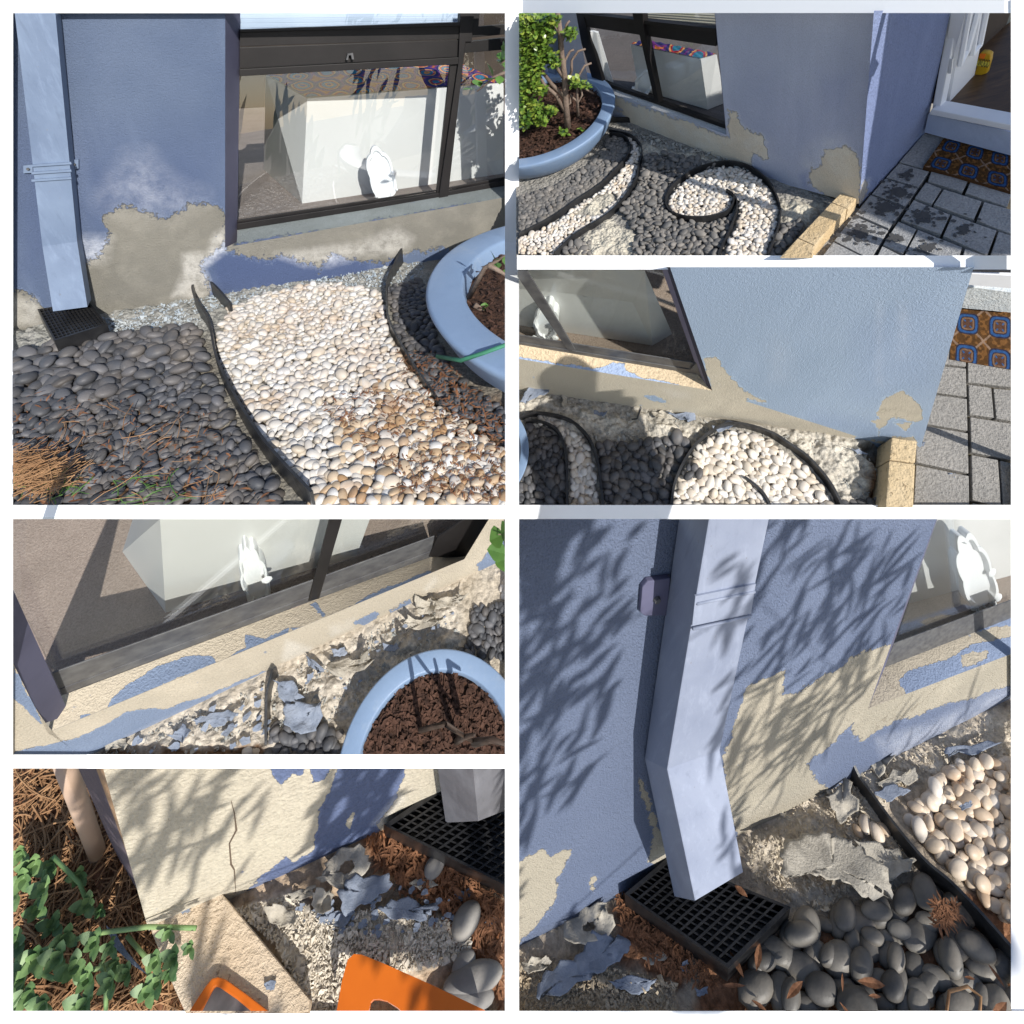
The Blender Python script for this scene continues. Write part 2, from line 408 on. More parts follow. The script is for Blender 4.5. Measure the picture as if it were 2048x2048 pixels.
def grate(P, t, corners, n, m, zt, dep, mframe, bar=.22, parent=None):
    """black plastic grated sump: rim box and a lattice"""
    a, b, c, d = [np.array(P.G(z, zt)) for z in corners]
    Lp = lambda u, v: (a*(1-u)+b*u)*(1-v)+(d*(1-u)+c*u)*v
    w_ = .035; body = MB(P); dn = np.array((0, 0, -dep)); out = 1.0
    ring_o = [Lp(0, 0), Lp(1, 0), Lp(1, 1), Lp(0, 1)]; ring_i = [Lp(w_, w_), Lp(1-w_, w_), Lp(1-w_, 1-w_), Lp(w_, 1-w_)]
    body.loft(ring_o, ring_i); body.loft(ring_o, [p+dn for p in ring_o])
    body.loft(ring_i, [p+dn*.8 for p in ring_i]); body.poly([p+dn*.8 for p in ring_i])
    body.build('body', mframe, t)
    lat = MB(P); cw = (1-2*w_)/n; ch = (1-2*w_)/m; th = dn*.14; dz = np.array((0, 0, -dep*.03))
    for i in range(1, n):
        u = w_+cw*i; e = cw*bar/2
        q = [Lp(u-e, w_), Lp(u+e, w_), Lp(u+e, 1-w_), Lp(u-e, 1-w_)]; lat.prism([p+dz for p in q], th)
    for i in range(1, m):
        v = w_+ch*i; e = ch*bar/2
        q = [Lp(w_, v-e), Lp(1-w_, v-e), Lp(1-w_, v+e), Lp(w_, v+e)]; lat.prism([p+dz*1.6 for p in q], th)
    lat.build('grating', mframe, t)

PEB = {}
def peb_meshes(kind, m, k=6):
    if kind in PEB: return PEB[kind]
    L = []
    for i in range(k):
        bm = bmesh.new(); bmesh.ops.create_icosphere(bm, subdivisions=3 if kind != 'stuff' else 2, radius=1.0)
        rs = random.Random(i*7+3); a = [Vector((rs.uniform(-1, 1), rs.uniform(-1, 1), rs.uniform(-1, 1))).normalized() for _ in range(5)]
        s = [rs.uniform(-.22, .16) for _ in a]
        for v in bm.verts:
            d = v.co.normalized(); f = 1+sum(q*max(0, d.dot(p))**2 for p, q in zip(a, s)); v.co = d*f
        me = bpy.data.meshes.new('pebble'); bm.to_mesh(me); bm.free(); me.shade_smooth(); me.materials.append(m); L.append(me)
    PEB[kind] = L; return L
class PebbleBed: pass
BEDS = []
def pebbles(P, kind, poly, size, n, label, group, seed, flat=.55, layers=2, zbase=0.0, avoid=(), elong=(1.15, 1.7), grow=None, tilt=25, fixed=(), mn=.62, rz=(0, 6.28)):
    """scatter pebbles on the ground inside a picture polygon; size = long half axis as fraction of local units"""
    rs = random.Random(seed); xs = [p[0] for p in poly]; ys = [p[1] for p in poly]
    placed = []; items = []
    cell = {}
    G0 = [P.G(z) for z in poly]; gx = [g[0] for g in G0]; gy = [g[1] for g in G0]
    inv = None
    pl2 = [(g[0], g[1]) for g in G0]
    av2 = [[tuple(P.G(z)[:2]) for z in a] for a in avoid]
    for L in range(layers):
        cell = {}; cnt = 0; cand = np.array([(rs.uniform(min(gx), max(gx)), rs.uniform(min(gy), max(gy))) for _ in range(n*(14 if L == 0 else 5))])
        ok = sdf(cand, pl2) > size*.3
        for a in av2: ok &= sdf(cand, a) < 0
        for c in cand[ok]:
            s = size*rs.uniform(*( (.62, 1.12) if L == 0 else (.6, 1.05)))
            if rs.random() < .12: s *= 1.25
            if grow: s *= grow(c)
            e = rs.uniform(*elong); r = s/math.sqrt(e)
            key = (int(c[0]//(size*2)), int(c[1]//(size*2))); bad = False
            for i in (-1, 0, 1):
                for j in (-1, 0, 1):
                    for (q, r2) in cell.get((key[0]+i, key[1]+j), ()):
                        if (q[0]-c[0])**2+(q[1]-c[1])**2 < ((r+r2)*(mn if L == 0 else mn*1.5))**2: bad = True; break
            if bad: continue
            cell.setdefault(key, []).append((c, r))
            fz = flat*rs.uniform(.8, 1.15)*s/math.sqrt(e)*1.1
            z = zbase+fz*.55+L*fz*1.05*rs.uniform(.75, 1.05)
            items.append((P, np.array((c[0], c[1], z)), (s, s/e, fz), (R_(rs.uniform(-tilt, tilt)), R_(rs.uniform(-tilt, tilt)), rs.uniform(*rz)), rs.randrange(6)))
            cnt += 1
            if cnt > n: break
    BEDS.append((kind, items, label, group))
def flush_pebbles(mats, names, limit=300):
    from mathutils import Euler
    for kind in mats:
        allp = []
        for bi, (k, items, label, group) in enumerate(BEDS):
            if k != kind: continue
            for it in items:
                P, c, s, rot, vi = it
                pc = P.cam([c])[0]
                if pc[2] > -.05: continue
                u = CX-pc[0]/pc[2]*FOC; v = CY+pc[1]/pc[2]*FOC; rpx = s[0]/-pc[2]*FOC
                x0, y0, x1, y1 = P.rect
                if u < x0-rpx*.5 or u > x1+rpx*.5 or v < y0-rpx*.5 or v > y1+rpx*.5: continue
                vis = min(u-x0, x1-u, v-y0, y1-v)
                allp.append((rpx if vis > rpx*1.3 else 0.0, bi, it, vis > rpx*1.3))
        allp.sort(key=lambda a: -a[0])
        ind = allp[:limit]; rest = allp[limit:]
        inner = [a for a in ind if a[3]]; rest = [a for a in ind if not a[3]]+rest
        meshes = peb_meshes(kind, mats[kind])
        def mtx(it):
            P, c, s, rot, vi = it
            Rl = Matrix(P.M.T.tolist()); e = Euler(rot).to_matrix()
            M3 = RC @ Rl @ e @ Matrix.Diagonal(s)
            M4 = M3.to_4x4(); M4.translation = to_world([P.cam(c)])[0]; return M4
        for a in inner:
            k, items, label, group = BEDS[a[1]]
            o = bpy.data.objects.new(names[kind], meshes[a[2][4]]); C.objects.link(o); o.matrix_world = mtx(a[2])
            tag(o, label, 'pebble', group)
        lo = peb_meshes('stuff', mats[kind]) if 'stuff' not in PEB else PEB['stuff']
        by = {}
        for a in rest: by.setdefault(a[1], []).append(a)
        base = []
        for me in lo:
            vs = np.array([v.co[:] for v in me.vertices]); fs = np.array([f.vertices[:] for f in me.polygons]); base.append((vs, fs))
        for bi, lst in by.items():
            P = lst[0][2][0]; VV = []; FF = []; RR = []; n0 = 0; rs = random.Random(bi)
            for a in lst:
                it = a[2]; vs, fs = base[it[4]]
                e = np.array(Euler(it[3]).to_matrix()); vv = (vs*np.array(it[2]))@e.T+it[1]
                VV.append(vv); FF.append(fs+n0); n0 += len(vv); RR.append(np.full(len(vv), rs.random()))
            mb = MB(P); mb.v = [tuple(p) for p in np.concatenate(VV)]; mb.f = [tuple(f) for f in np.concatenate(FF).tolist()]
            o = mb.build(names[kind]+'_bed', mats[kind], None, smooth=True, clip=1.0, attrs=dict(rnd=np.concatenate(RR)))
            if o: tag(o, BEDS[bi][2].replace(' pebble ', ' pebbles ', 1), 'pebbles', None, 'stuff')

def flake(P, z, size, rot, curl, seed, lift=0.0, n=9, elong=1.6, tilt=(0, 0)):
    """ragged curled sheet lying on the ground; returns MB"""
    rs = random.Random(seed); c = P.G(z); ca, sa = math.cos(rot), math.sin(rot)
    N = 26; ang = [2*math.pi*i/N for i in range(N)]; rad = [1+.28*math.sin(3*a+rs.random()*6)*rs.random()+rs.uniform(-.22, .16) for a in ang]
    rings = 5; vs = []; fs = []
    for k in range(rings+1):
        for i, a in enumerate(ang):
            r = rad[i]*k/rings; x = math.cos(a)*r*elong; y = math.sin(a)*r
            zz = curl*(y*y)*.9+.10*math.sin(x*2.3+seed)+.07*math.sin(y*4+x*3+seed)+tilt[0]*x+tilt[1]*y
            yy = y*(1-.25*curl*abs(y))
            vs.append((c[0]+size*(x*ca-yy*sa), c[1]+size*(x*sa+yy*ca), c[2]+lift+size*(zz+.12)))
    for k in range(rings):
        for i in range(N):
            a, b = k*N+i, k*N+(i+1) % N; fs.append((a, b, b+N, a+N))
    n0 = len(vs); th = size*.03
    vs2 = [(x, y, z_-th) for x, y, z_ in vs]
    mb = MB(P); mb.add(vs, fs); mb.add(vs2, [tuple(reversed(f)) for f in fs])
    o = rings*N
    mb.add([vs[o+i] for i in range(N)]+[vs2[o+i] for i in range(N)], [(i, (i+1) % N, (i+1) % N+N, i+N) for i in range(N)])
    return mb
def leaf_mb(mb, c, d, up, L, W_, fold=.2):
    d = nrm(np.asarray(d, float)); s = np.cross(d, up); s = nrm(s+1e-9); u = np.cross(s, d)
    pr = [(0, 0), (.2, .6), (.45, 1), (.7, .8), (.9, .35), (1, 0)]
    mid = [c+d*L*t+u*(-fold*L*t*t*.6) for t, w in pr]
    lf = [m+s*W_*w+u*fold*W_*w for m, (t, w) in zip(mid, pr)]; rt = [m-s*W_*w+u*fold*W_*w for m, (t, w) in zip(mid, pr)]
    n = len(pr); fs = []
    for i in range(n-1): fs += [(i, i+1, n+i+1, n+i), (2*n+i, 2*n+i+1, i+1, i)]
    mb.add(mid+lf+rt, fs)

# ================================================================ shared materials
M = {}
M['frame'] = simple('bronze_frame', (.010, .009, .009), (.016, .014, .014), 9, .5, 0, .22)
M['frame_light'] = simple('weathered_frame', (.05, .05, .055), (.10, .10, .10), 30, .5, 0, .5)
M['glass'] = glass_mat('window_glass', 1.5, (.93, .94, .94))
M['glass3'] = glass_mat('thin_window_glass', 1.22, (.95, .96, .95))
M['glass_hi'] = glass_mat('reflective_window_glass', 1.65, (.96, .97, .97))
M['glass2'] = glass_mat('window_glass_dark', 1.5, (.80, .85, .84))
M['white_lam'] = simple('white_laminate', (.60, .60, .59), (.64, .64, .63), 3, .35, 0, .4)
M['foam'] = simple('white_foam', (.82, .83, .84), (.86, .87, .88), 5, .6, .002)
M['room'] = simple('dark_room_wall', (.035, .027, .022), (.06, .045, .035), 3, .9)
M['rubber'] = simple('black_rubber', (.012, .012, .013), (.030, .030, .031), 25, .38, .001, .5)
M['plastic'] = simple('black_plastic', (.008, .008, .009), (.016, .016, .017), 40, .33, .0005, .5)
M['bark'] = simple('bark_mulch', (.03, .015, .01), (.10, .05, .03), 60, .95, .01)
M['chip'] = simple('dark_chip', (.03, .015, .010), (.10, .05, .033), 60, .9)
M['twig'] = simple('twig', (.12, .085, .065), (.22, .165, .13), 30, .85, .003)
M['litter'] = simple('dry_leaf', (.13, .055, .025), (.30, .14, .07), 35, .8, .001)
M['leaf'] = simple('green_leaf', (.045, .11, .02), (.10, .20, .04), 12, .5, .0, .4)
M['grey_pole'] = None
def carpet_mat(name, c1, c2, k):
    m = mat(name, c1, .98, .05); t = NT(m); co = t.coord()
    f = t.noise(co, 260*k, 3, .7); g = t.noise(co, 12*k, 5)
    col = t.mix(t.ramp(f, [(.35, 0), (.65, 1)]), c1, c2); col = t.mix(t.ramp(g, [(.4, 0), (.7, .3)]), col, tuple(c*.6 for c in c1))
    return t.out(col, None, t.bump(f, .003/k))
def cloth_mat(name, k=1.0):
    """dark cloth printed with rings in orange, teal and pink"""
    m = mat(name, (.05, .04, .1), .8, .1); t = NT(m); co = t.coord('lp')
    v = t.n('ShaderNodeTexVoronoi'); v.inputs['Scale'].default_value = 9*k; v.inputs['Randomness'].default_value = .25; t.l(co, v.inputs['Vector'])
    d = v.outputs['Distance']
    r = t.n('ShaderNodeValToRGB'); r.color_ramp.interpolation = 'CONSTANT'; e = r.color_ramp.elements
    st = [(0, (.45, .16, .03)), (.10, (.03, .05, .18)), (.17, (.55, .22, .05)), (.22, (.02, .14, .22)), (.33, (.28, .02, .04)), (.38, (.5, .25, .08)), (.43, (.03, .03, .12)), (.55, (.12, .03, .15)), (.62, (.4, .12, .04))]
    while len(e) < len(st): e.new(.5)
    for i, (p, c) in enumerate(st): e[i].position = p; e[i].color = (*c, 1)
    t.l(t.mth('ADD', d, t.mth('MULTIPLY', t.noise(co, 60*k, 3), .06)), r.inputs[0])
    return t.out(r.outputs[0])
M['cloth'] = cloth_mat('ring_print_cloth', 1.6)
PEBM = {'warm': pebble_mat('warm_pebble', [(.62, .50, .37), (.70, .60, .48), (.55, .41, .28), (.66, .56, .45), (.72, .65, .56)], (.45, .26, .12), .45, .001, 12, .4),
        'river': pebble_mat('river_pebble', [(.10, .093, .083), (.16, .148, .13), (.075, .07, .064), (.20, .185, .16), (.12, .105, .09)], (.30, .25, .19), .5, .002, 9, .4),
        'stained': pebble_mat('stained_pebble', [(.42, .29, .17), (.56, .45, .32), (.36, .22, .11), (.62, .54, .44), (.48, .34, .20)], (.22, .10, .035), .5, .0005, 26, .6),
        'grey': pebble_mat('dusty_grey_pebble', [(.12, .115, .11), (.17, .16, .15), (.10, .10, .10), (.20, .185, .17), (.14, .13, .12)], (.30, .26, .21), .6, .0003, 30, .35),
        'cream': pebble_mat('cream_pebble', [(.60, .54, .46), (.70, .67, .62), (.55, .47, .37), (.66, .60, .53), (.74, .72, .69)], (.50, .33, .18), .5, .0003, 30, .3),
        'dark': pebble_mat('dark_pebble', [(.045, .048, .055), (.085, .088, .098), (.055, .056, .060), (.13, .13, .14), (.075, .068, .064)], (.24, .20, .16), .55, .0005, 22, .35),
        'white': pebble_mat('white_pebble', [(.54, .50, .45), (.64, .62, .59), (.50, .43, .34), (.60, .57, .52), (.70, .69, .67)], (.36, .21, .10), .5, .0005, 26, .40)}
def pipe_mat(name, c1, c2, k):
    m = mat(name, c1, .5, .4); t = NT(m); co = t.coord()
    a = t.noise(co, 4*k, 6, .6); s1 = t.noise(co, 30*k, 6, .7, .3, 'Fac', (1, 1, .12)); g = t.noise(co, 60*k, 4, .7)
    col = t.mix(t.ramp(a, [(.35, 0), (.65, 1)]), c1, c2)
    col = t.mix(t.ramp(s1, [(.52, 0), (.72, .35)]), col, tuple(min(.8, c*1.35+.03) for c in c2))
    col = t.mix(t.ramp(s1, [(.28, .4), (.42, 0)]), col, tuple(c*.65 for c in c1))
    col = t.mix(t.ramp(g, [(.68, 0), (.74, .6)]), col, (.16, .14, .11))
    return t.out(col, t.ramp(a, [(.3, .42), (.7, .65)]), t.bump(a, .004/k))
def pot_mat(name, k=1.0):
    m = mat(name, (.24, .36, .56), .45, .35); t = NT(m); co = t.coord()
    g = t.noise(co, 3*k, 5); f = t.noise(co, 40*k, 5, .7)
    col = t.mix(t.ramp(g, [(.35, 0), (.65, 1)]), (.16, .235, .36), (.21, .29, .42))
    col = t.mix(t.ramp(t.noise(co, 9*k, 7, .75), [(.55, 0), (.72, .4)]), col, (.34, .38, .42))
    col = t.mix(t.ramp(f, [(.68, 0), (.72, .8)]), col, (.12, .12, .11))
    return t.out(col, None, t.bump(f, .001/k))
M['pot'] = pot_mat('blue_glazed_planter')
def leaf_litter(P, poly, n, size, label, seed, mats=('litter',), zoff=.0, up=.5, avoid=()):
    rs = random.Random(seed); xs = [p[0] for p in poly]; ys = [p[1] for p in poly]; mb = MB(P); k = 0
    cand = np.array([(rs.uniform(min(xs), max(xs)), rs.uniform(min(ys), max(ys))) for _ in range(n*4)]); ok = sdf(cand, poly) > 0
    for c in cand[ok][:n]:
        g = P.G(c, zoff); a = rs.uniform(0, 6.28); L = size*rs.uniform(.4, 1.4)
        leaf_mb(mb, g+np.array((0, 0, rs.uniform(0, size*.3))), (math.cos(a), math.sin(a), rs.uniform(-.2, .35)*up), (0, 0, 1), L, L*rs.uniform(.06, .16), .25)
    o = mb.build('leaf_litter', M[mats[0]], None, clip=0.0)
    return tag(o, label, 'leaf litter', None, 'stuff') if o else None
def planter(P, rim3, inner, body_pts_r, zr, H, label, soil_label, mt=None, rimw=None):
    c, r = circ3(*[P.G(z, zr) for z in rim3])
    ri = np.linalg.norm(P.G(inner, zr)[:2]-c) if rimw is None else r*rimw
    return c, r, ri

def straw(P, poly, n, L0, w_, seed, label, mats_, z0=.0, zr_=.1, name='dry_straw', pref=None):
    rs = random.Random(seed); mb = MB(P); xs = [p[0] for p in poly]; ys = [p[1] for p in poly]
    cand = np.array([(rs.uniform(min(xs), max(xs)), rs.uniform(min(ys), max(ys))) for _ in range(n*4)]); ok = sdf(cand, poly) > 0
    for c in cand[ok][:n]:
        g = P.G(c, z0+rs.uniform(0, zr_)); a = rs.uniform(0, 6.28) if pref is None else rs.gauss(pref, .7); L = L0*rs.uniform(.3, 1.2); b = rs.uniform(-.5, .5); pts = []
        for k in range(5):
            t = k/4-.5; pts.append(g+np.array((math.cos(a)*L*t-math.sin(a)*L*b*t*t, math.sin(a)*L*t+math.cos(a)*L*b*t*t, L*(.12*rs.uniform(-1, 1)*t+.05*b))))
        mb.tube(pts, w_*rs.uniform(.5, 1.2), 4)
    o = mb.build(name, M[mats_], None, clip=0); return tag(o, label, 'dry straw', None, 'stuff') if o else None
M['straw'] = simple('straw', (.22, .11, .05), (.38, .22, .11), 8, .8)
M['straw_dark'] = simple('straw_dark', (.12, .05, .022), (.24, .11, .05), 8, .85)
LB = [(40, 960), (300, 960), (420, 1250), (560, 1500), (720, 1890), (40, 1890)]
# ================================================================ PLOT 1 (upper left): downpipe, window and pebble beds
P = P1; h = P.h
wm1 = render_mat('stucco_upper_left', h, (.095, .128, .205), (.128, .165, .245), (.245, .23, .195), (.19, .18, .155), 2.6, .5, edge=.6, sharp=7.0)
H1 = thing(P, 'house', P.W((848, 1100)), 'blue rendered wall with a grey bare patch left of a dark framed window, upper left', 'house')
bareA = [(300, 990), (345, 975), (395, 950), (400, 860), (385, 815), (440, 790), (490, 770), (540, 790), (580, 818), (640, 815), (680, 790), (710, 760), (760, 765), (800, 770), (840, 790), (856, 800), (856, 940), (900, 960), (1010, 985), (1045, 960), (1130, 985), (1200, 1010), (1260, 965), (1350, 985), (1440, 1000), (1520, 970), (1620, 940), (1920, 940), (1920, 700), (860, 900), (790, 960), (760, 1000), (800, 1080), (790, 1110), (780, 1300), (290, 1300)]
bareB = [(30, 1095), (80, 1100), (130, 1130), (170, 1165), (180, 1300), (30, 1300)]
pale = [([(380, 760), (480, 600), (560, 590), (640, 690), (760, 740), (700, 800), (560, 830), (440, 790)], .30, 130), ([(300, 900), (420, 900), (400, 980), (300, 1000)], .8, 60),
        ([(690, 960), (780, 950), (810, 880), (850, 860), (850, 950), (770, 1010), (800, 1090), (760, 1130), (650, 1120), (690, 1030)], .95, 30),
        ([(1040, 960), (1350, 920), (1500, 860), (1560, 900), (1520, 960), (1380, 960), (1240, 1000), (1150, 1000)], .8, 40), ([(30, 1110), (140, 1130), (150, 1220), (30, 1230)], .7, 30)]
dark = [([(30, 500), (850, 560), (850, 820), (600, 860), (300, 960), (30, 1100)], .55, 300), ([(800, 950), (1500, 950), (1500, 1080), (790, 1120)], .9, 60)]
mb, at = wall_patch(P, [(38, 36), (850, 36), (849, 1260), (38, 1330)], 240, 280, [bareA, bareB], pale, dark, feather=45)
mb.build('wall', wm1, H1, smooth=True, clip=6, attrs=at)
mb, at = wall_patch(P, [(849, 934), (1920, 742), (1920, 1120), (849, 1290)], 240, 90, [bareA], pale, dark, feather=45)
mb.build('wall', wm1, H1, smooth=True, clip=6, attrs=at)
# sill and reveal
zs = P.W((895, 915))[2]; wp = P.G((897, 865), zs); rec = wp[1]
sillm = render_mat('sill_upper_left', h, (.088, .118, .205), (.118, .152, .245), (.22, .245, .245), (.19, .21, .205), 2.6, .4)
def sill_pt(z):
    t = 0; return None
def strip_patch(P, A, B, y0, y1, n, m, bare, pale=(), dark=(), feather=45):
    """surface between picture polyline A on plane y0 and polyline B on plane y1"""
    def along(pl, t):
        pl = np.array(pl, float); d = np.r_[0, np.cumsum(np.linalg.norm(np.diff(pl, axis=0), axis=1))]; s = t*d[-1]
        return np.array([np.interp(s, d, pl[:, 0]), np.interp(s, d, pl[:, 1])])
    z = []; L = []
    for j in range(m+1):
        for i in range(n+1):
            a = along(A, i/n); b = along(B, i/n); z.append(a*(1-j/m)+b*(j/m)); pa = P.W(a, y0); pb = P.W(b, y1); L.append(pa*(1-j/m)+pb*(j/m))
    z = np.array(z); L = np.array(L)
    b = np.full(len(z), -1.5)
    if bare: b = np.clip(np.max([sdf(z, q) for q in bare], axis=0)/feather, -1.5, 1.5)
    pl = np.zeros(len(z)); dk = np.zeros(len(z))
    for q, s, so in pale: pl = np.maximum(pl, np.clip(sdf(z, q)/so+.5, 0, 1)*s)
    for q, s, so in dark: dk = np.maximum(dk, np.clip(sdf(z, q)/so+.5, 0, 1)*s)
    mb = MB(P); mb.v = [tuple(p) for p in L]; mb.f = [tuple(f) for f in grid_faces(n, m)]
    return mb, dict(lp=L, bare=b, pale=pl, dark=dk)
mb, at = strip_patch(P, [(897, 858), (1920, 688)], [(893, 925), (1300, 868), (1920, 742)], rec, 0.0, 200, 16, [[(880, 840), (1930, 660), (1930, 745), (1500, 815), (1330, 850), (1300, 862), (1050, 892), (960, 912), (880, 925)]], feather=30)
mb.build('sill', sillm, H1, smooth=True, clip=6, attrs=at)
jm = simple('lilac_reveal', (.075, .075, .12), (.095, .095, .15), 8, .7)
mb = MB(P); mb.add([P.W((850, 36)), P.W((907, 36), rec), P.W((895, 912), rec), P.W((848, 936))], [(0, 1, 2, 3)]); mb.build('reveal', jm, H1, clip=6)
# window
WN = MB(P)
def barp(poly, th, y=rec): WN.prism([P.W(z, y-th) for z in poly], (0, th, 0))
barp([(903, 262), (1738, 216), (1736, 242), (903, 288)], .018)
barp([(904, 180), (1738, 150), (1738, 214), (904, 258)], .010)
barp([(905, 122), (1738, 96), (1738, 148), (904, 176)], .014)
barp([(905, 112), (1738, 84), (1738, 98), (905, 122)], .022)
barp([(1738, 30), (1792, 30), (1780, 158), (1757, 158), (1690, 752), (1655, 757), (1730, 240)], .020)
barp([(1700, 240), (1728, 240), (1664, 752), (1645, 755)], .010)
barp([(1757, 158), (1925, 140), (1925, 186), (1752, 200)], .015)
barp([(1792, 30), (1812, 30), (1806, 100), (1925, 90), (1925, 128), (1776, 142)], .010)
barp([(895, 845), (1655, 730), (1925, 676), (1925, 706), (895, 868)], .016)
barp([(895, 832), (1655, 716), (1925, 664), (1925, 676), (895, 846)], .006)
win = WN.build('window', M['frame'], H1, bevel=.0012, clip=4)
mb = MB(P); mb.prism([P.W(z, rec-.024) for z in [(1306, 226), (1312, 203), (1332, 200), (1336, 224), (1328, 224), (1325, 208), (1316, 209), (1314, 226)]], (0, .012, 0)); mb.build('catch', M['frame_light'], win)
for q in ([(905, 284), (1728, 238), (1664, 752), (898, 862)], [(1757, 192), (1925, 180), (1925, 695), (1690, 750)], [(907, 34), (1738, 34), (1738, 90), (907, 116)], [(1806, 34), (1925, 34), (1925, 95), (1806, 102)]):
    mb = MB(P); mb.prism([P.W(z, rec+.004) for z in q], (0, .0008, 0)); mb.build('pane', M['glass_hi'], win, clip=4)
# blind behind the upper pane
bl = MB(P)
for k in range(5):
    y = 34+k*17; bl.prism([P.W((905, y+6), rec+.03), P.W((1740, y-4), rec+.03), P.W((1740, y+9), rec+.03), P.W((905, y+19), rec+.03)], (0, .002, .004))
bl.build('blind', simple('blue_grey_blind', (.34, .42, .55), (.42, .5, .62), 6), H1, clip=4)
# room
zf = zs-.0; c1 = carpet_mat('grey_brown_carpet', (.26, .22, .20), (.36, .31, .28), 1.6)
mb = MB(P); a = P.G((880, 858), zf); x0, x1 = a[0]-.3, P.W((1980, 640), rec)[0]+2.0
mb.add([(x0, rec-.001, zf), (x1, rec-.001, zf), (x1, rec+3, zf), (x0, rec+3, zf)], [(0, 1, 2, 3)]); mb.build('carpet', c1, H1, clip=4)
mb = MB(P); yb = rec+1.6
mb.add([(x0, yb, zf), (x1, yb, zf), (x1, yb, zf+3), (x0, yb, zf+3)], [(0, 1, 2, 3)])
mb.add([(x0+.28, rec, zf), (x0+.28, yb, zf), (x0+.28, yb, zf+3), (x0+.28, rec, zf+3)], [(0, 1, 2, 3)])
mb.build('room_wall', M['room'], H1, clip=4)
# cabinet
def cabinet(P, zf, b0, b1, b2, t0, t1, t2, label, mbody, mcloth, clothth, lid=True, base=None):
    B0, B1, B2 = [P.G(z, zf) for z in (b0, b1, b2)]
    nf = np.cross(B1-B0, (0, 0, 1)); T0 = P.PL(t0, B0, nf); T1 = P.PL(t1, B0, nf)
    pass
    ns = np.cross(B2-B0, (0, 0, 1)); T2 = P.PL(t2, B0, ns)
    B3 = B1+(B2-B0); T3 = T1+(T2-T0)
    t = thing(P, 'cabinet', B0, label, 'cabinet')
    mb = MB(P); mb.add([B0, B1, B3, B2, T0, T1, T3, T2], [(0, 1, 5, 4), (0, 4, 7, 2+1), (1, 2, 6, 5), (3, 7, 6, 2), (4, 5, 6, 7)])
    mb.build('body', mbody, t, clip=0)
    if lid:
        n, m = 60, 20; vs = []; U = nrm(B1-B0); Vv = nrm(B0-B2)
        T1b = T1
        for j in range(m+1):
            for i in range(n+1):
                u = i/n; v = j/m; p = (T0*(1-u)+T1b*u)*(1-v)+(T2*(1-u)+T3*u)*v
                vs.append(p+np.array((0, 0, clothth*(1+.5*math.sin(i*.8)*math.sin(j*.9)))))
        mb = MB(P); mb.v = [tuple(p) for p in vs]; mb.f = [tuple(f) for f in grid_faces(n, m)]
        d = []
        for p in vs: d.append(((p-T0)@U, (p-T0)@Vv, 0))
        o = mb.build('tablecloth', mcloth, None, clip=0, attrs=dict(lp=np.array(d)))
        return t, o
    return t, None
t, o = cabinet(P, zf, (1140, 768), (1900, 655), (995, 640), (1160, 372), (1900, 314), (1003, 285), 'white cabinet behind the window glass beside the white pebble reflection, under a ring print cloth', M['white_lam'], M['cloth'], .004)
tag(o, 'colourful ring print cloth on the white cabinet inside the upper left window', 'tablecloth')
# scalloped white tray leaning at the glass
def tray(P, outl, y, th, lean, label, rimw=.14, mm=None):
    """shallow white tray with a scalloped edge; outline in picture on a plane leaning towards the glass"""
    c = np.mean(np.array(outl, float), axis=0); lo = P.W(outl[0], y)
    zl = min(P.W(z, y)[2] for z in outl); pts = []
    for z in outl:
        p = P.W(z, y)
        for _ in range(3): p = P.W(z, y-lean*(p[2]-zl))
        pts.append(p)
    cc = np.mean(pts, axis=0)
    inn = [cc+(p-cc)*(1-rimw) for p in pts]; back = [p+np.array((0, th, 0)) for p in pts]; dish = [cc+(p-cc)*(1-rimw*1.6)+np.array((0, th*.55, 0)) for p in pts]
    t = thing(P, 'tray', np.array((cc[0], cc[1], zl)), label, 'tray')
    mb = MB(P); mb.loft(pts, inn); mb.loft(inn, dish); mb.poly(dish); mb.loft(pts, back); mb.poly(back)
    mb.build('dish', M['foam'], t, smooth=False, bevel=0)
    lugs = MB(P)
    for k in range(5):
        a = pts[int(k*len(pts)/10)]; lugs.tube([a+np.array((0, -.002, 0)), a+np.array((0, -.006, .001))], [.004*P.h/.6, .002*P.h/.6], 8)
    lugs.build('lugs', M['foam'], t)
    return t
def scallop(cx, cy, rx, ry, lobes, amp, rot, n=72):
    o = []
    for i in range(n):
        a = 2*math.pi*i/n; r = 1+amp*abs(math.sin(a*lobes/2))-amp*.5; x = rx*r*math.cos(a); y = ry*r*math.sin(a)
        o.append((cx+x*math.cos(rot)-y*math.sin(rot), cy+x*math.sin(rot)+y*math.cos(rot)))
    return o
tray(P, scallop(1440, 662, 48, 106, 6, .14, -.24), rec+.03, .012, -.02, 'white scalloped plastic tray leaning inside the window glass above the sill, upper left view')
# downpipe
zd = [(60, 30), (208, 30), (292, 915), (152, 930)]
dp = .035
pm = pipe_mat('blue_grey_pipe_paint', (.115, .155, .235), (.155, .205, .295), 2.0)
DT = thing(P, 'downpipe', P.G((262, 1180)), 'pale blue square downpipe left of the grey bare patch, ending over a small drain', 'downpipe')
def pipe_seg(P, quad, ys, depth, nm, m, t, clip=0, back0=False):
    f = [P.W(z, y) for z, y in zip(quad, ys)]; k = [p+np.array((0, depth, 0)) for p in f]
    mb = MB(P); mb.add(f+k, [(0, 1, 2, 3), (0, 3, 7, 4), (1, 5, 6, 2), (4, 7, 6, 5), (0, 4, 5, 1), (3, 2, 6, 7)])
    return mb.build(nm, m, t, clip=clip, bevel=.0)
pipe_seg(P, [(52, 20), (206, 20), (291, 912), (160, 930)], [-dp]*4, dp*.9, 'pipe', pm, DT)
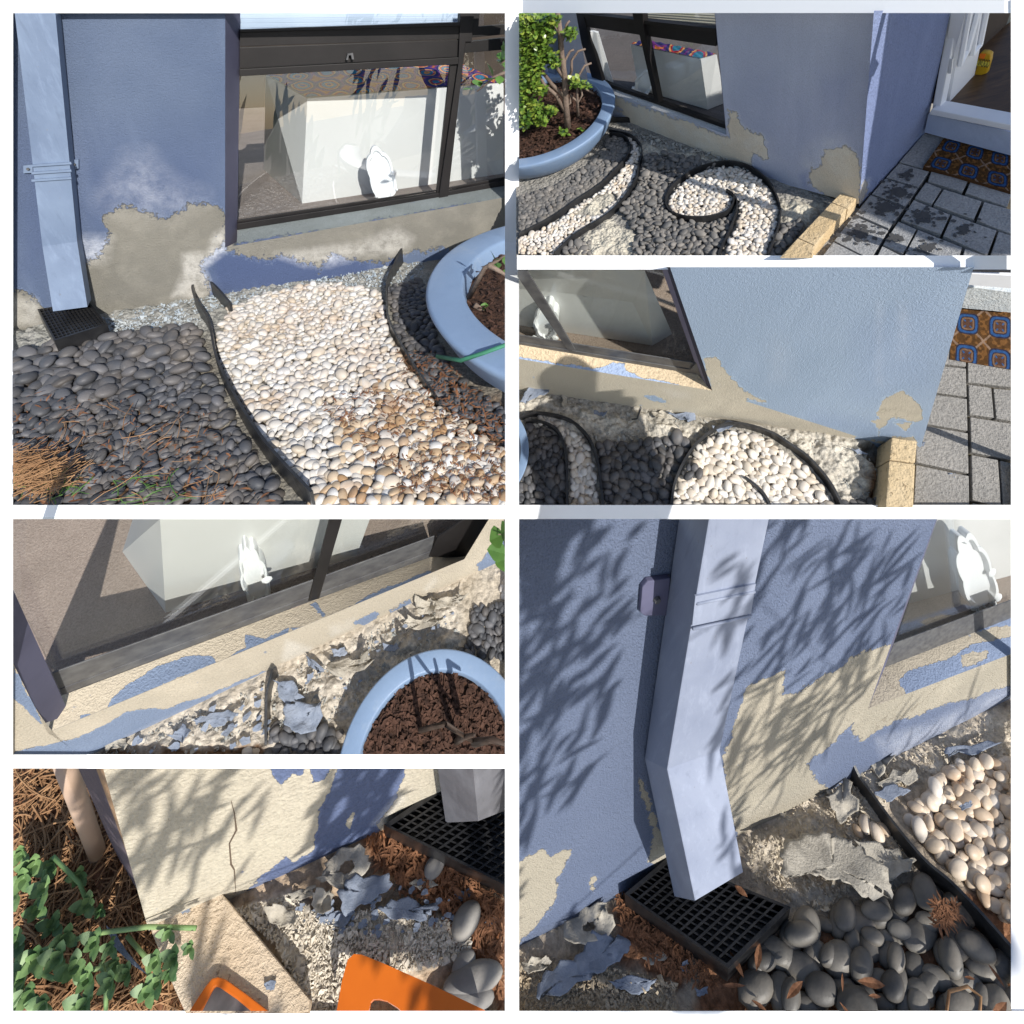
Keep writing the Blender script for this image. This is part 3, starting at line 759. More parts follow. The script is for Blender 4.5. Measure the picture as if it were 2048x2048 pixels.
pipe_seg(P, [(160, 930), (291, 912), (330, 1158), (200, 1175)], [-dp, -dp, -dp*1.75, -dp*1.75], dp*.9, 'shoe', pm, DT)
for yy in (612, 640, 668):
    mb = MB(P); q = [(118, yy+10), (268, yy), (270, yy+8), (119, yy+18)]; mb.prism([P.W(z, -dp-.004) for z in q], (0, .004, 0)); mb.build('bracket', pm, DT)
for q in ([(262, 604), (296, 602), (296, 636), (266, 641)], [(88, 625), (122, 622), (124, 652), (88, 654)]):
    mb = MB(P); mb.prism([P.W(z, -.006) for z in q], (0, .006, 0)); b = mb.build('bracket', pm, DT)
    c = np.mean(q, axis=0); mb = MB(P); p = P.W(c, -.008); mb.tube([p, p+np.array((0, -.002, 0))], [.0028, .002], 10); mb.build('screw', M['frame_light'], b)
# drain
DG = thing(P, 'drain_grate', P.G((270, 1260)), 'small square black drain grate under the pale blue downpipe, upper left view', 'drain')
grate(P, DG, [(140, 1165), (328, 1128), (405, 1222), (205, 1285)], 13, 11, .035, .045, M['plastic'])
# ground
gm1 = earth_mat('earth_upper_left', h, (.26, .24, .20), (.17, .155, .13), (.34, .33, .30), (.22, .22, .20))
soilz = [[(1450, 1290), (1920, 1540), (1920, 1920), (1500, 1920), (1300, 1500)], [(40, 1450), (760, 1500), (1000, 1920), (40, 1920)]]
rubz = [[(30, 1180), (1600, 960), (1640, 1100), (900, 1250), (400, 1350), (30, 1400)]]
def hf(z, L, at):
    return (fbm(L[:, 0]*60/h, L[:, 1]*60/h, 4, 3)-.47)*.02*h*(.5+at['rubble'])+ (fbm(L[:, 0]*8/h, L[:, 1]*8/h, 3, 9)-.45)*.02*h
mb, at = ground_patch(P, [(20, 1190), (1920, 900), (1920, 1925), (20, 1925)], 260, 260, hf, dict(rubble=(rubz, 60), soil=(soilz, 80)))
tag(mb.build('ground', gm1, None, smooth=True, clip=6, attrs=at), kind='structure')
# pebbles
WREG = [(860, 1175), (1000, 1112), (1230, 1070), (1440, 1105), (1465, 1270), (1530, 1380), (1640, 1530), (1925, 1720), (1925, 1925), (1185, 1925), (1080, 1800), (960, 1610), (855, 1430), (815, 1290)]
DREG = [(30, 1340), (200, 1305), (300, 1310), (420, 1265), (745, 1235), (790, 1390), (890, 1590), (1030, 1800), (1090, 1925), (30, 1925)]
DRR = [(1450, 1085), (1600, 1055), (1650, 1290), (1720, 1420), (1925, 1560), (1925, 1700), (1650, 1520), (1500, 1290)]
def rs_far(c): return c[1] > P1.G((500, 1500))[1]
STAIN = [(1160, 1925), (1280, 1760), (1250, 1600), (1420, 1560), (1400, 1440), (1560, 1480), (1660, 1560), (1925, 1720), (1925, 1925)]
pebbles(P, 'stained', STAIN, .0112, 420, 'brown stained cream pebble at the lower right end of the white bed, upper left', 'brown stained pebbles of the white bed', 4, layers=1, mn=.80, zbase=.005)
pebbles(P, 'white', WREG, .0108, 2600, 'small cream white pebble in the white bed below the window, upper left', 'white pebbles in the bed below the window', 1, layers=2)
pebbles(P, 'dark', DREG, .0155, 1000, 'smooth dark grey pebble in the bed beside the drain under the downpipe', 'dark pebbles beside the downpipe drain', 2, layers=2, grow=lambda c: 1.12 if rs_far(c) else .8)
pebbles(P, 'dark', DRR, .0125, 400, 'dark pebble between the white bed and the blue planter', 'dark pebbles beside the blue planter', 3, layers=1)

# black edging
e = ribbon(P, [(880, 1195), (800, 1110), (742, 1125), (752, 1180), (800, 1260), (830, 1400), (905, 1560), (1020, 1740), (1190, 1930)], .036, .004).build('edging', M['rubber'], None, clip=0, smooth=False)
tag(e, 'black rubber garden edging curling at its end, between dark and white pebbles', 'garden edging')
e = ribbon(P, [(1530, 985), (1470, 1070), (1462, 1180), (1480, 1260), (1560, 1400), (1650, 1530)], .025, .004, taper=((0, .15, 1), (2.2, 1, .7))).build('edging', M['rubber'], None, clip=0)
tag(e, 'thin black garden edging rising in a point by the wall, right of the white pebbles', 'garden edging')
# planter
zr = .12
def make_planter(P, zr, rim3, rimw, label, k=1.0, prof=None, soil=.80, clip=0):
    c, r = circ3(*[P.G(z, zr) for z in rim3]); ri = r*rimw
    t = thing(P, 'planter', np.array((c[0], c[1], 0)), label, 'planter')
    ed = (r-ri)*.10
    pr = prof or [(r*.72, 0), (r*.80, zr*.15), (r*.92, zr*.5), (r*.985, zr*.85)]
    mb = MB(P); mb.lathe((c[0], c[1], 0), pr+[(r, zr-ed), (r-ed*.4, zr-ed*.2), (r-ed, zr), (ri+ed, zr), (ri+ed*.3, zr-ed*.25), (ri, zr-ed), (ri*.97, zr*.55)], 160)
    mb.build('bowl', M['pot'], t, smooth=True, clip=clip)
    return t, c, r, ri
pt, c, r, ri = make_planter(P, zr, [(1840, 868), (1606, 1110), (1760, 1335)], .80, 'large pale blue planter beside the white pebbles, with a green wire over its rim')
def soil_disc(P, t, c, ri, z, k, clip=0, n=110, amp=.012, name='soil', m='bark'):
    g = np.linspace(-1, 1, n+1); X, Y = np.meshgrid(g, g); 
    # square to disc
    xx = X*np.sqrt(1-Y*Y/2)*ri; yy = Y*np.sqrt(1-X*X/2)*ri
    zz = z+(fbm(xx*k*14+9, yy*k*14, 5, 4)-.47)*amp+(fbm(xx*k*50+9, yy*k*50, 3, 4)-.45)*amp
    mb = MB(P); mb.v = list(zip((xx+c[0]).ravel(), (yy+c[1]).ravel(), zz.ravel())); mb.f = [tuple(f) for f in grid_faces(n, n)]
    return mb.build(name, M[m], t, smooth=True, clip=clip)
soil_disc(P, pt, c, ri*.99, zr*.72, 1.6)
def chips(P, c, ri, z, n, size, seed, label, clip=0, m='chip'):
    rs = random.Random(seed); mb = MB(P)
    for _ in range(n):
        a = rs.uniform(0, 6.28); q = ri*math.sqrt(rs.random())*.96; p = np.array((c[0]+q*math.cos(a), c[1]+q*math.sin(a), z+rs.uniform(0, size*.6)))
        b = rs.uniform(0, 6.28); leaf_mb(mb, p, (math.cos(b), math.sin(b), rs.uniform(-.3, .5)), (0, 0, 1), size*rs.uniform(.5, 1.5), size*rs.uniform(.08, .3), .2)
    return tag(mb.build('bark_chips', M[m], None, clip=clip), label, 'bark chips', None, 'stuff')
chips(P, c, ri, zr*.76, 1800, .011, 4, 'brown bark chips covering the soil of the upper left planter')
def plant(P, base, stems, label, seed, mstem, mleaf, leafL, nleaf, cat='plant', clip=0, rad=.006, name='plant', spread=.1, leaf_from=.4, lw=.35):
    """stems: list of [points]; leaves around the outer part of each stem"""
    rs = random.Random(seed); t = thing(P, name, base, label, cat); mb = MB(P); lf = MB(P)
    for pts in stems:
        pts = [np.asarray(p, float) for p in pts]; n = len(pts)
        mb.tube(pts, [rad*(1-.6*i/(n-1)) for i in range(n)], 7)
        for k in range(nleaf):
            u = leaf_from+(1-leaf_from)*rs.random(); f = u*(n-1); i = min(int(f), n-2); p = pts[i]+(pts[i+1]-pts[i])*(f-i)
            d = np.array((rs.gauss(0, 1), rs.gauss(0, 1), rs.gauss(.3, .7))); d = nrm(d)
            leaf_mb(lf, p+d*spread*rs.random(), d, (0, 0, 1) if abs(d[2]) < .9 else (1, 0, 0), leafL*rs.uniform(.6, 1.2), leafL*lw*rs.uniform(.8, 1.2), .15)
    mb.build('stem', mstem, t, smooth=True, clip=clip); 
    if lf.v: lf.build('leaves', mleaf, t, clip=clip)
    return t
ps = P.G((1830, 1150), zr*.8)
plant(P, ps, [[P.G((1770, 1120), zr*.8), P.V((1830, 1010), ps), P.V((1915, 960), ps)], [P.V((1840, 1000), ps), P.V((1880, 1020), ps), P.V((1920, 1045), ps)], [P.G((1790, 1150), zr*.8), P.V((1850, 1190), ps)]], 'bare brown twig with a few green leaves in the upper left planter', 5, M['twig'], M['leaf'], .022, 3, rad=.006, spread=.006)
vb = P.V((1905, 300), ps)
plant(P, vb, [[P.V((1925, 265), ps), P.V((1865, 290), ps), P.V((1800, 345), ps)], [P.V((1925, 210), ps), P.V((1890, 240), ps)]], 'leafy green jade branch hanging into the view at the right edge before the window', 8, M['twig'], M['leaf'], .03, 9, 'branch', rad=.003, spread=.004, name='branch', leaf_from=.0, lw=.30)
# green hose over the rim
hp = [P.G((1925, 1295), zr+.006), P.G((1830, 1330), zr+.012), P.G((1740, 1360), zr-.01), P.G((1650, 1345), zr*.5)]
tag(MB(P).tube(hp, .0035, 8).build('garden_tie', simple('green_wire', (.03, .14, .08), (.05, .2, .12), 20), None, smooth=True, clip=0), 'green plastic coated wire lying over the planter rim', 'wire')
leaf_litter(P, [(60, 1480), (760, 1520), (1000, 1900), (60, 1900)], 260, .011, 'brown narrow leaves scattered over the dark pebbles, upper left', 11, zoff=.022)
leaf_litter(P, [(1180, 1500), (1500, 1450), (1900, 1660), (1900, 1900), (1500, 1850)], 900, .008, 'brown leaf bits between the white pebbles, upper left', 12, zoff=.013)
leaf_litter(P, [(1480, 1320), (1640, 1330), (1900, 1560), (1900, 1680), (1600, 1500)], 350, .011, 'brown leaf bits on the dark pebbles beside the planter', 13, zoff=.015)
straw(P, [(40, 1690), (200, 1740), (280, 1800), (230, 1850), (40, 1830)], 260, .06, .0006, 14, 'heap of dry brown conifer needles at the lower left corner of the upper left view', 'straw', .012, .03, name='dry_needles', pref=.3)
straw(P, [(40, 1550), (400, 1500), (760, 1600), (900, 1900), (40, 1900)], 40, .05, .0005, 15, 'thin dry stalks over the dark pebbles, upper left view', 'straw', .02, .02, name='dry_stalks')
straw(P, [(40, 1780), (700, 1780), (700, 1900), (40, 1900)], 40, .035, .0007, 16, 'thin green weed shoots among the dark pebbles at the bottom left', 'leaf', .015, .02, name='weeds')
# rubble crumbs at the wall foot
def crumbs(P, poly, n, size, label, seed, mt, zoff=0.0, name='rubble'):
    rs = random.Random(seed); xs = [p[0] for p in poly]; ys = [p[1] for p in poly]; mb = MB(P)
    cand = np.array([(rs.uniform(min(xs), max(xs)), rs.uniform(min(ys), max(ys))) for _ in range(n*5)]); ok = sdf(cand, poly) > 0
    for c in cand[ok][:n]:
        s = size*rs.uniform(.3, 1)*(2.2 if rs.random() < .06 else 1); g = P.G(c, zoff+s*.2); e = [nrm(np.array((rs.gauss(0, 1), rs.gauss(0, 1), rs.gauss(0, 1)))) for _ in range(3)]
        vs = [g+e[0]*s, g-e[0]*s*.8, g+e[1]*s*.8, g-e[1]*s*.7, g+e[2]*s*.6, g-e[2]*s*.6]
        mb.add(vs, [(0, 2, 4), (2, 1, 4), (1, 3, 4), (3, 0, 4), (2, 0, 5), (1, 2, 5), (3, 1, 5), (0, 3, 5)])
    return tag(mb.build(name, mt, None, clip=0), label, 'rubble', None, 'stuff')
M['crumb'] = simple('render_crumbs', (.42, .40, .36), (.26, .27, .26), 30, .95)
M['crumb_blue'] = simple('paint_crumbs', (.30, .36, .42), (.40, .42, .42), 30, .95)
crumbs(P, [(360, 1200), (800, 1110), (1500, 1000), (1600, 985), (1600, 1050), (1450, 1080), (1000, 1100), (860, 1160), (740, 1225), (400, 1260)], 2000, .0045, 'crumbled pale render along the foot of the wall, upper left', 21, M['crumb_blue'])

# ================================================================ helpers used by several plots
def Zf(ox, oy): return lambda L: [(ox+x/2, oy+y/2) for x, y in L]
def hgt(P, zbot, ztop): return P.V(ztop, P.G(zbot))[2]
def rug_grid(P, corners, n, m, thick, aspect, name, label, cat, m_, parent=None):
    """door mat woven with blue medallions between crossing brown lines"""
    a, b, c, d = [np.array(P.G(z, thick)) for z in corners]; vs = []; col = []
    for j in range(m+1):
        for i in range(n+1):
            u, v = i/n, j/m; p = (a*(1-u)+b*u)*(1-v)+(d*(1-u)+c*u)*v; vs.append(p)
            X, Y = u*aspect[0], v*aspect[1]
            fx, fy = (X % 1)-.5, (Y % 1)-.5; gx, gy = ((X+.5) % 1)-.5, ((Y+.5) % 1)-.5
            r1 = max(abs(fx), abs(fy)) if True else 0; r1 = (abs(fx)**4+abs(fy)**4)**.25
            dg = min(abs(abs(gx)-abs(gy)), 1); base = (.11, .055, .022)
            if vnoise(np.array(X*13.), np.array(Y*13.), 3) > .6: base = (.21, .10, .035)
            if dg < .045 and r1 > .33: base = (.30, .20, .14)
            if r1 < .34:
                if r1 > .30: base = (.035, .035, .06)
                elif r1 > .23: base = (.035, .10, .26)
                elif r1 > .20: base = (.04, .03, .04)
                elif r1 > .15: base = (.22, .13, .08)
                elif r1 > .08 and (abs(abs(fx)-abs(fy)) < .03): base = (.04, .12, .28)
                else: base = (.16, .08, .04) if (int(X*40)+int(Y*40)) % 2 else (.06, .035, .04)
            k = .75+.5*random.Random(i*977+j).random(); col.append(tuple(q*k*.62 for q in base))
    vs = np.array(vs); vs[:, 2] += (fbm(vs[:, 0]*150/P.h, vs[:, 1]*150/P.h, 2, 2)-.4)*thick*.4
    mb = MB(P); mb.v = [tuple(p) for p in vs]; mb.f = [tuple(f) for f in grid_faces(n, m)]
    k0 = len(mb.v); lo = [(x, y, 0) for x, y, z in (a, b, c, d)]; hi = [a, b, c, d]
    mb.add(lo+hi, [(0, 1, 5, 4), (1, 2, 6, 5), (2, 3, 7, 6), (3, 0, 4, 7)]); col += [(.08, .04, .02)]*8
    return tag(mb.build(name, m_, None, clip=0, attrs=dict(pat=np.array(col))), label, cat)
M['rug'] = mat('coir_mat', (.1, .05, .02), 1.0, .05); _t = NT(M['rug']); _t.out(_t.coord('pat'))
def paver_mat(name, h, c1, c2):
    m = mat(name, c1, .88, .2); t = NT(m); co = t.coord(); k = 1/h
    f = t.noise(co, 220*k, 3, .7); g = t.noise(co, 7*k, 6, .6)
    col = t.mix(t.ramp(g, [(.35, 0), (.65, 1)]), c1, c2); col = t.mix(.5, col, t.mix(1.0, col, t.ramp(f, [(.35, .55), (.6, 1.25)]), 'MULTIPLY'))
    return t.out(col, None, t.bump(f, .004*h))
def slabs(P, polys, z, th, gap, m, name, label, bevel=0.0):
    mb = MB(P)
    for q in polys:
        pts = np.array([P.G(p, z) for p in q]); c = pts.mean(0); pts = [p+(c-p)/np.linalg.norm(c-p)*gap for p in pts]
        mb.prism(pts, (0, 0, -th))
    return tag(mb.build(name, m, None, clip=5, bevel=bevel), label, None, None, 'structure')
def limestone(name, h, c1=(.55, .40, .22), c2=(.62, .48, .30)):
    m = mat(name, c1, .9, .15); t = NT(m); co = t.coord(); k = 1/h
    g = t.noise(co, 10*k, 6); f = t.noise(co, 130*k, 4, .7)
    col = t.mix(t.ramp(g, [(.35, 0), (.65, 1)]), c1, c2); col = t.mix(t.ramp(f, [(.60, 0), (.68, .75)]), col, (c1[0]*.35, c1[1]*.32, c1[2]*.3))
    return t.out(col, None, t.bump(f, .006*h))
def blocks(P, polys, zt, m, labels, bevel=.002):
    for q, lab in zip(polys, labels):
        mb = MB(P); mb.prism([P.G(p, zt) for p in q], (0, 0, -zt-.02))
        tag(mb.build('edging_block', m, None, clip=5, bevel=bevel), lab, 'kerb block', 'pale stone edging blocks')
def wet_spots(P, spots, z, size, label, seed, n=70):
    rs = random.Random(seed); mb = MB(P)
    for (cx, cy), sp, k in spots:
        for _ in range(int(n*k)):
            a = rs.uniform(0, 6.28); r = sp*abs(rs.gauss(0, .55)); c = P.G((cx+r*math.cos(a)*1.3, cy+r*math.sin(a)*.8), z)
            s = size*rs.uniform(.25, 1); e = rs.uniform(.5, 1); b = rs.uniform(0, 3.14)
            pts = []
            for i in range(9):
                t = 6.283*i/9; q = s*rs.uniform(.7, 1.15); x = q*math.cos(t); y = q*e*math.sin(t); pts.append(c+np.array((x*math.cos(b)-y*math.sin(b), x*math.sin(b)+y*math.cos(b), rs.uniform(0, .0003))))
            mb.poly(pts)
    return tag(mb.build('water_spots', M['wet'], None, clip=0), label, 'water spots', None, 'stuff')
M['wet'] = simple('wet_concrete', (.055, .055, .058), (.07, .068, .066), 40, .55)

# ================================================================ PLOT 2 (upper right): planter, swirl of pebbles, house corner and open door
P = P2; h = P.h
A1 = Zf(0, 37.7); A2 = Zf(966, 37.7)
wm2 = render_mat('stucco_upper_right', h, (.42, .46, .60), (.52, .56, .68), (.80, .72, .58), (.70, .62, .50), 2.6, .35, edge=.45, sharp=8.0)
H2 = thing(P, 'house', P.G((1310, 770)), 'blue house corner with bare plaster patches between a dark window and an open white door', 'house')
bare = [A1([(1630, 750), (1700, 760), (1740, 880), (1850, 930), (1900, 960), (1932, 1050), (1910, 1110), (1830, 1090), (1800, 1150), (1700, 1130), (1600, 1080), (1640, 960)]),
        A2([(0, 1040), (10, 1120), (-60, 1130), (-60, 1000)]), A2([(330, 1190), (400, 1170), (430, 1060), (530, 1040), (590, 1005), (650, 1080), (700, 1180), (690, 1500), (430, 1420), (310, 1300)])]
plinb = [A1([(560, 600), (690, 690), (760, 740), (900, 790), (1000, 900), (1300, 1010), (1600, 1080), (1800, 1110), (1810, 1230), (1500, 1150), (1200, 1000), (900, 870), (820, 760), (700, 720), (640, 700), (560, 640)]), A1([(560, 580), (1650, 960), (1800, 1200), (1500, 1130), (1100, 960), (900, 840), (820, 750), (700, 700), (600, 640)])]
pale = [(A2([(300, 1060), (430, 950), (580, 960), (600, 1010), (440, 1060), (400, 1180), (310, 1240), (250, 1200)]), .7, 60), (A1([(1740, 860), (1932, 1040), (1932, 1130), (1800, 1100)]), .5, 40), (A2([(-60, 960), (60, 1000), (100, 1150), (-20, 1200)]), .35, 60)]
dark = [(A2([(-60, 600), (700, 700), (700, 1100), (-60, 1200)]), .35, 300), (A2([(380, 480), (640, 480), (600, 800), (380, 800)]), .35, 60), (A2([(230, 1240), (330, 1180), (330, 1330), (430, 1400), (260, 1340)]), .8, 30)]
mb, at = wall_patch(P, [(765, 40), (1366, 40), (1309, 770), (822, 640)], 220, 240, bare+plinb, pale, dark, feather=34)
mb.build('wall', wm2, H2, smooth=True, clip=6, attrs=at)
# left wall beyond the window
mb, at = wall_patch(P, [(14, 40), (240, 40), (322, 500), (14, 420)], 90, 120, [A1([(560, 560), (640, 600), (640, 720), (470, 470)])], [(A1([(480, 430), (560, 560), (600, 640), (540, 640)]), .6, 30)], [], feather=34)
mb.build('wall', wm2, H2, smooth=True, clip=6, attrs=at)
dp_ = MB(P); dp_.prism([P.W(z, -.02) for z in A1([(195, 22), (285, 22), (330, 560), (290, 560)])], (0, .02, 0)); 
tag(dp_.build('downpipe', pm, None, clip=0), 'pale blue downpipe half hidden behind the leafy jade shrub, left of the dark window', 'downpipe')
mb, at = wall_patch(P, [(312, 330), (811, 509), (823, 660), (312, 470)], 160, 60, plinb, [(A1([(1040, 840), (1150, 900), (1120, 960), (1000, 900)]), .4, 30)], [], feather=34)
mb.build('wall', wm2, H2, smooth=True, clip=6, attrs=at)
zs = P.W(A1([(1640, 966)])[0])[2]; rec = P.G(A1([(1610, 885)])[0], zs)[1]
barp_ = None
mb, at = strip_patch(P, A1([(600, 520), (690, 548), (1612, 880)]), A1([(560, 600), (640, 600), (1645, 968)]), rec, 0.0, 120, 12, [A1([(500, 500), (1640, 880), (1700, 990), (500, 620)])], [], [(A1([(560, 590), (1000, 740), (1000, 790), (560, 640)]), .3, 30)], feather=25)
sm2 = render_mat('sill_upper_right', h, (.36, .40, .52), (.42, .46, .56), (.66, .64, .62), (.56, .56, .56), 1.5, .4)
mb.build('sill', sm2, H2, smooth=True, clip=6, attrs=at)
WN = MB(P)
def barz(L, th, y): WN.prism([P.W(z, y-th) for z in L], (0, th, 0))
barz(A1([(450, 15), (530, 15), (692, 560), (625, 582)]), .010, rec)
barz(A1([(510, 15), (560, 15), (1535, 160), (1540, 275), (560, 128)]), .008, rec)
barz(A1([(500, 25), (1530, 140), (1535, 168), (520, 50)]), .013, rec)
barz(A1([(905, 10), (985, 10), (990, 120), (1108, 702), (1076, 694), (962, 190), (926, 120)]), .016, rec)
barz(A1([(684, 540), (1612, 868), (1612, 898), (684, 566)]), .010, rec)
win = WN.build('window', M['frame'], H2, bevel=.0008, clip=4)
mb = MB(P); mb.prism([P.W(z, rec-.02) for z in A1([(1528, 15), (1552, 15), (1645, 970), (1612, 905)])], (0, .02, 0)); mb.build('reveal', jm, H2, clip=4)
for q in (A1([(560, 120), (965, 185), (1080, 690), (690, 548)]), A1([(965, 185), (1545, 268), (1612, 880), (1080, 690)]), A1([(600, 10), (1535, 10), (1535, 150), (600, 40)])):
    mb = MB(P); mb.prism([P.W(z, rec+.003) for z in q], (0, .002, 0)); mb.build('pane', M['glass'], win, clip=4)
bl = MB(P)
for k in range(9): bl.prism([P.W(z, rec+.02) for z in A1([(1000, 12+k*17), (1560, 40+k*22), (1560, 50+k*22), (1000, 20+k*17)])], (0, .002, .002))
bl.build('blind', simple('cream_blind', (.62, .56, .44), (.68, .62, .5), 5), H2, clip=2)
zf = zs
x0, x1 = P.W((0, 300), rec)[0]-1, P.G((1310, 770))[0]-.03
mb = MB(P); mb.add([(x0, rec-.001, zf-.002), (x1, rec-.001, zf-.002), (x1, rec+3, zf-.002), (x0, rec+3, zf-.002)], [(0, 1, 2, 3)]); mb.build('carpet', carpet_mat('carpet_upper_right', (.11, .10, .10), (.17, .15, .14), 1.6), H2, clip=2)
mb = MB(P); yb = rec+1.3
mb.add([(x0, yb, zf), (x1, yb, zf), (x1, yb, zf+3), (x0, yb, zf+3)], [(0, 1, 2, 3)]); mb.add([(x1, rec+.05, zf), (x1, yb, zf), (x1, yb, zf+3), (x1, rec+.05, zf+3)], [(0, 1, 2, 3)])
mb.build('room_wall', M['room'], H2, clip=2)
q = A1([(1478, 752), (958, 600), (1610, 700), (1425, 372), (895, 262), (1545, 338)])
t_, o = cabinet(P, zf, *q, 'white cabinet seen through the upper right window, right of the black mullion', M['white_lam'], M['cloth'], .003)
tag(o, 'dark ring print cloth on the cabinet inside the upper right window', 'tablecloth')
mb = MB(P); b0, b1 = [P.G(z, zf) for z in A1([(700, 556), (765, 542)])]; n_ = np.cross(b1-b0, (0, 0, 1))
mb.prism([P.PL(z, b0, n_) for z in A1([(700, 556), (765, 542), (652, 160), (588, 148)])], nrm(n_)*.01); tag(mb.build('table_leg', M['white_lam'], None, clip=0), 'narrow white upright board inside the window left of the cabinet', 'board')
tray(P, scallop(500, 315, 34, 52, 7, .12, .5), rec+.015, .01, -.1, 'white scalloped tray leaning behind the mullion of the upper right window')
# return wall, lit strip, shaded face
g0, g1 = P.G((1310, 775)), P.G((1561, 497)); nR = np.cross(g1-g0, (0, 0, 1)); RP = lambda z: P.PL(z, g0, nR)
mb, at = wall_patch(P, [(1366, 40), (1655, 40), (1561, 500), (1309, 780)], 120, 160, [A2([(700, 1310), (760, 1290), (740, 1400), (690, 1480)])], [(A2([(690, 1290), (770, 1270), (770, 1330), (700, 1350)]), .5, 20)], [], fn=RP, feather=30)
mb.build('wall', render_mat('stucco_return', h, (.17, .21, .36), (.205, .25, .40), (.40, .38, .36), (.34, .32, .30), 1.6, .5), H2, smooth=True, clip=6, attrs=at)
# doorstep, frame, door
Yd = g1[1]; WD = lambda z, y=0.0: P.W(z, Yd+y)
stepm = simple('pale_blue_step', (.38, .45, .62), (.45, .52, .68), 12, .8, .002)
whitep = simple('white_gloss_paint', (.70, .71, .74), (.78, .79, .82), 5, .4, .0003, .4)
def wprism(q, th, nm, m_, par, y=0.0, bevel=0.0): return MB(P).prism([WD(z, y-th) for z in q], (0, th, 0)).build(nm, m_, par, clip=5, bevel=bevel)
wprism([(1571, 430), (1895, 502), (1895, 590), (1557, 500)], .02, 'doorstep', stepm, H2)
wprism([(1583, 412), (1895, 474), (1895, 497), (1572, 432)], .035, 'door_sill', whitep, H2, bevel=.002)
wprism([(1651, 40), (1688, 40), (1618, 400), (1584, 414)], .02, 'door_frame', whitep, H2, bevel=.002)
zd2 = WD((1618, 398))[2]
# interior
mb = MB(P); fx0, fx1 = WD((1560, 400))[0]-.3, WD((1950, 480))[0]+1.2
wood = mat('dark_wood_floor', (.05, .03, .015), .35, .4); t = NT(wood); co = t.coord(); f = t.noise(co, 8, 8, .7, 1.5, sx=(1, 6, 1)); t.out(t.ramp(f, [(.3, (.035, .02, .012)), (.7, (.13, .075, .035))]))
mb.add([(fx0, Yd, zd2), (fx1, Yd, zd2), (fx1, Yd+3, zd2), (fx0, Yd+3, zd2)], [(0, 1, 2, 3)]); mb.build('hall_floor', wood, H2, clip=4)
mb = MB(P); f0, f1 = P.G((1776, 168), zd2), P.G((1890, 74), zd2); n_ = nrm(np.cross(f1-f0, (0, 0, 1))); d_ = nrm(f1-f0)
mb.add([f0-d_*.05, f1+d_*1, f1+d_*1+np.array((0, 0, 2)), f0-d_*.05+np.array((0, 0, 2))], [(0, 1, 2, 3)]); mb.build('hall_wall', simple('hall_wall_paint', (.10, .11, .11), (.13, .14, .13), 3), H2, clip=4)
D0_ = P.G((1650, 386), zd2); D1_ = P.G((1745, 283), zd2); nD = np.cross(D1_-D0_, (0, 0, 1)); DP = lambda z, k=0.0: P.PL(z, D0_-nrm(nD)*k*(1 if (P.o-D0_)@nD < 0 else -1), nD)
DO = thing(P, 'door', D0_, 'white panelled front door standing open inwards, left of a dark hallway', 'door')
bk = nrm(nD)*(1 if (P.o-D0_)@nD < 0 else -1)*.02
MB(P).prism([DP(z) for z in [(1650, 386), (1745, 283), (1796, 36), (1713, 36)]], bk).build('leaf', whitep, DO, clip=5)
MB(P).add([DP((1713, 36)), DP((1650, 386)), WD((1620, 384), .01), WD((1688, 36), .01)], [(0, 1, 2, 3)]).build('edge', whitep, DO, clip=5)
for (a, b, c, d) in ([(1728, 36), (1690, 246), (1719, 190), (1760, 36)], [(1764, 36), (1736, 206), (1766, 168), (1792, 36)]):
    mb = MB(P)
    for s, e in ((a, b), (b, c), (c, d)): mb.tube([DP(s, .004), DP(e, .004)], .0045, 6)
    mb.build('moulding', simple('moulding_white', (.80, .82, .86), (.84, .86, .9), 5, .35) if 'mw' not in M else M['mw'], DO, clip=2)
for q in (A2([(1372, 372), (1392, 372), (1380, 480), (1358, 480)]),):
    MB(P).prism([WD(z, -.02) for z in q], (0, .004, 0)).build('hinge', M['white_lam'], DO)
# yellow bag in the hall
b0 = P.G((1765, 284), zd2); BG = thing(P, 'bag', b0, 'yellow plastic bag with black lettering standing in the dark hallway behind the door', 'bag')
pk = [(1742, 282), (1752, 258), (1757, 215), (1770, 197), (1790, 198), (1806, 206), (1803, 230), (1796, 255), (1790, 278), (1770, 285)]
ym = simple('yellow_bag_film', (.42, .24, .012), (.46, .28, .015), 30, .35)
MB(P).prism([P.V(z, b0) for z in pk], (0, .012, 0)).build('body', ym, BG, bevel=.004, smooth=True)
MB(P).prism([P.V(z, b0)-np.array((0, .0015, 0)) for z in [(1757, 228), (1802, 234), (1799, 252), (1753, 246)]], (0, .001, 0)).build('label', simple('bag_label', (.72, .60, .08), (.72, .60, .08), 1), BG)
MB(P).prism([P.V(z, b0)-np.array((0, .0015, 0)) for z in [(1768, 201), (1790, 203), (1782, 222), (1764, 218)]], (0, .001, 0)).build('label', simple('bag_orange', (.70, .16, .01), (.70, .16, .01), 1), BG)
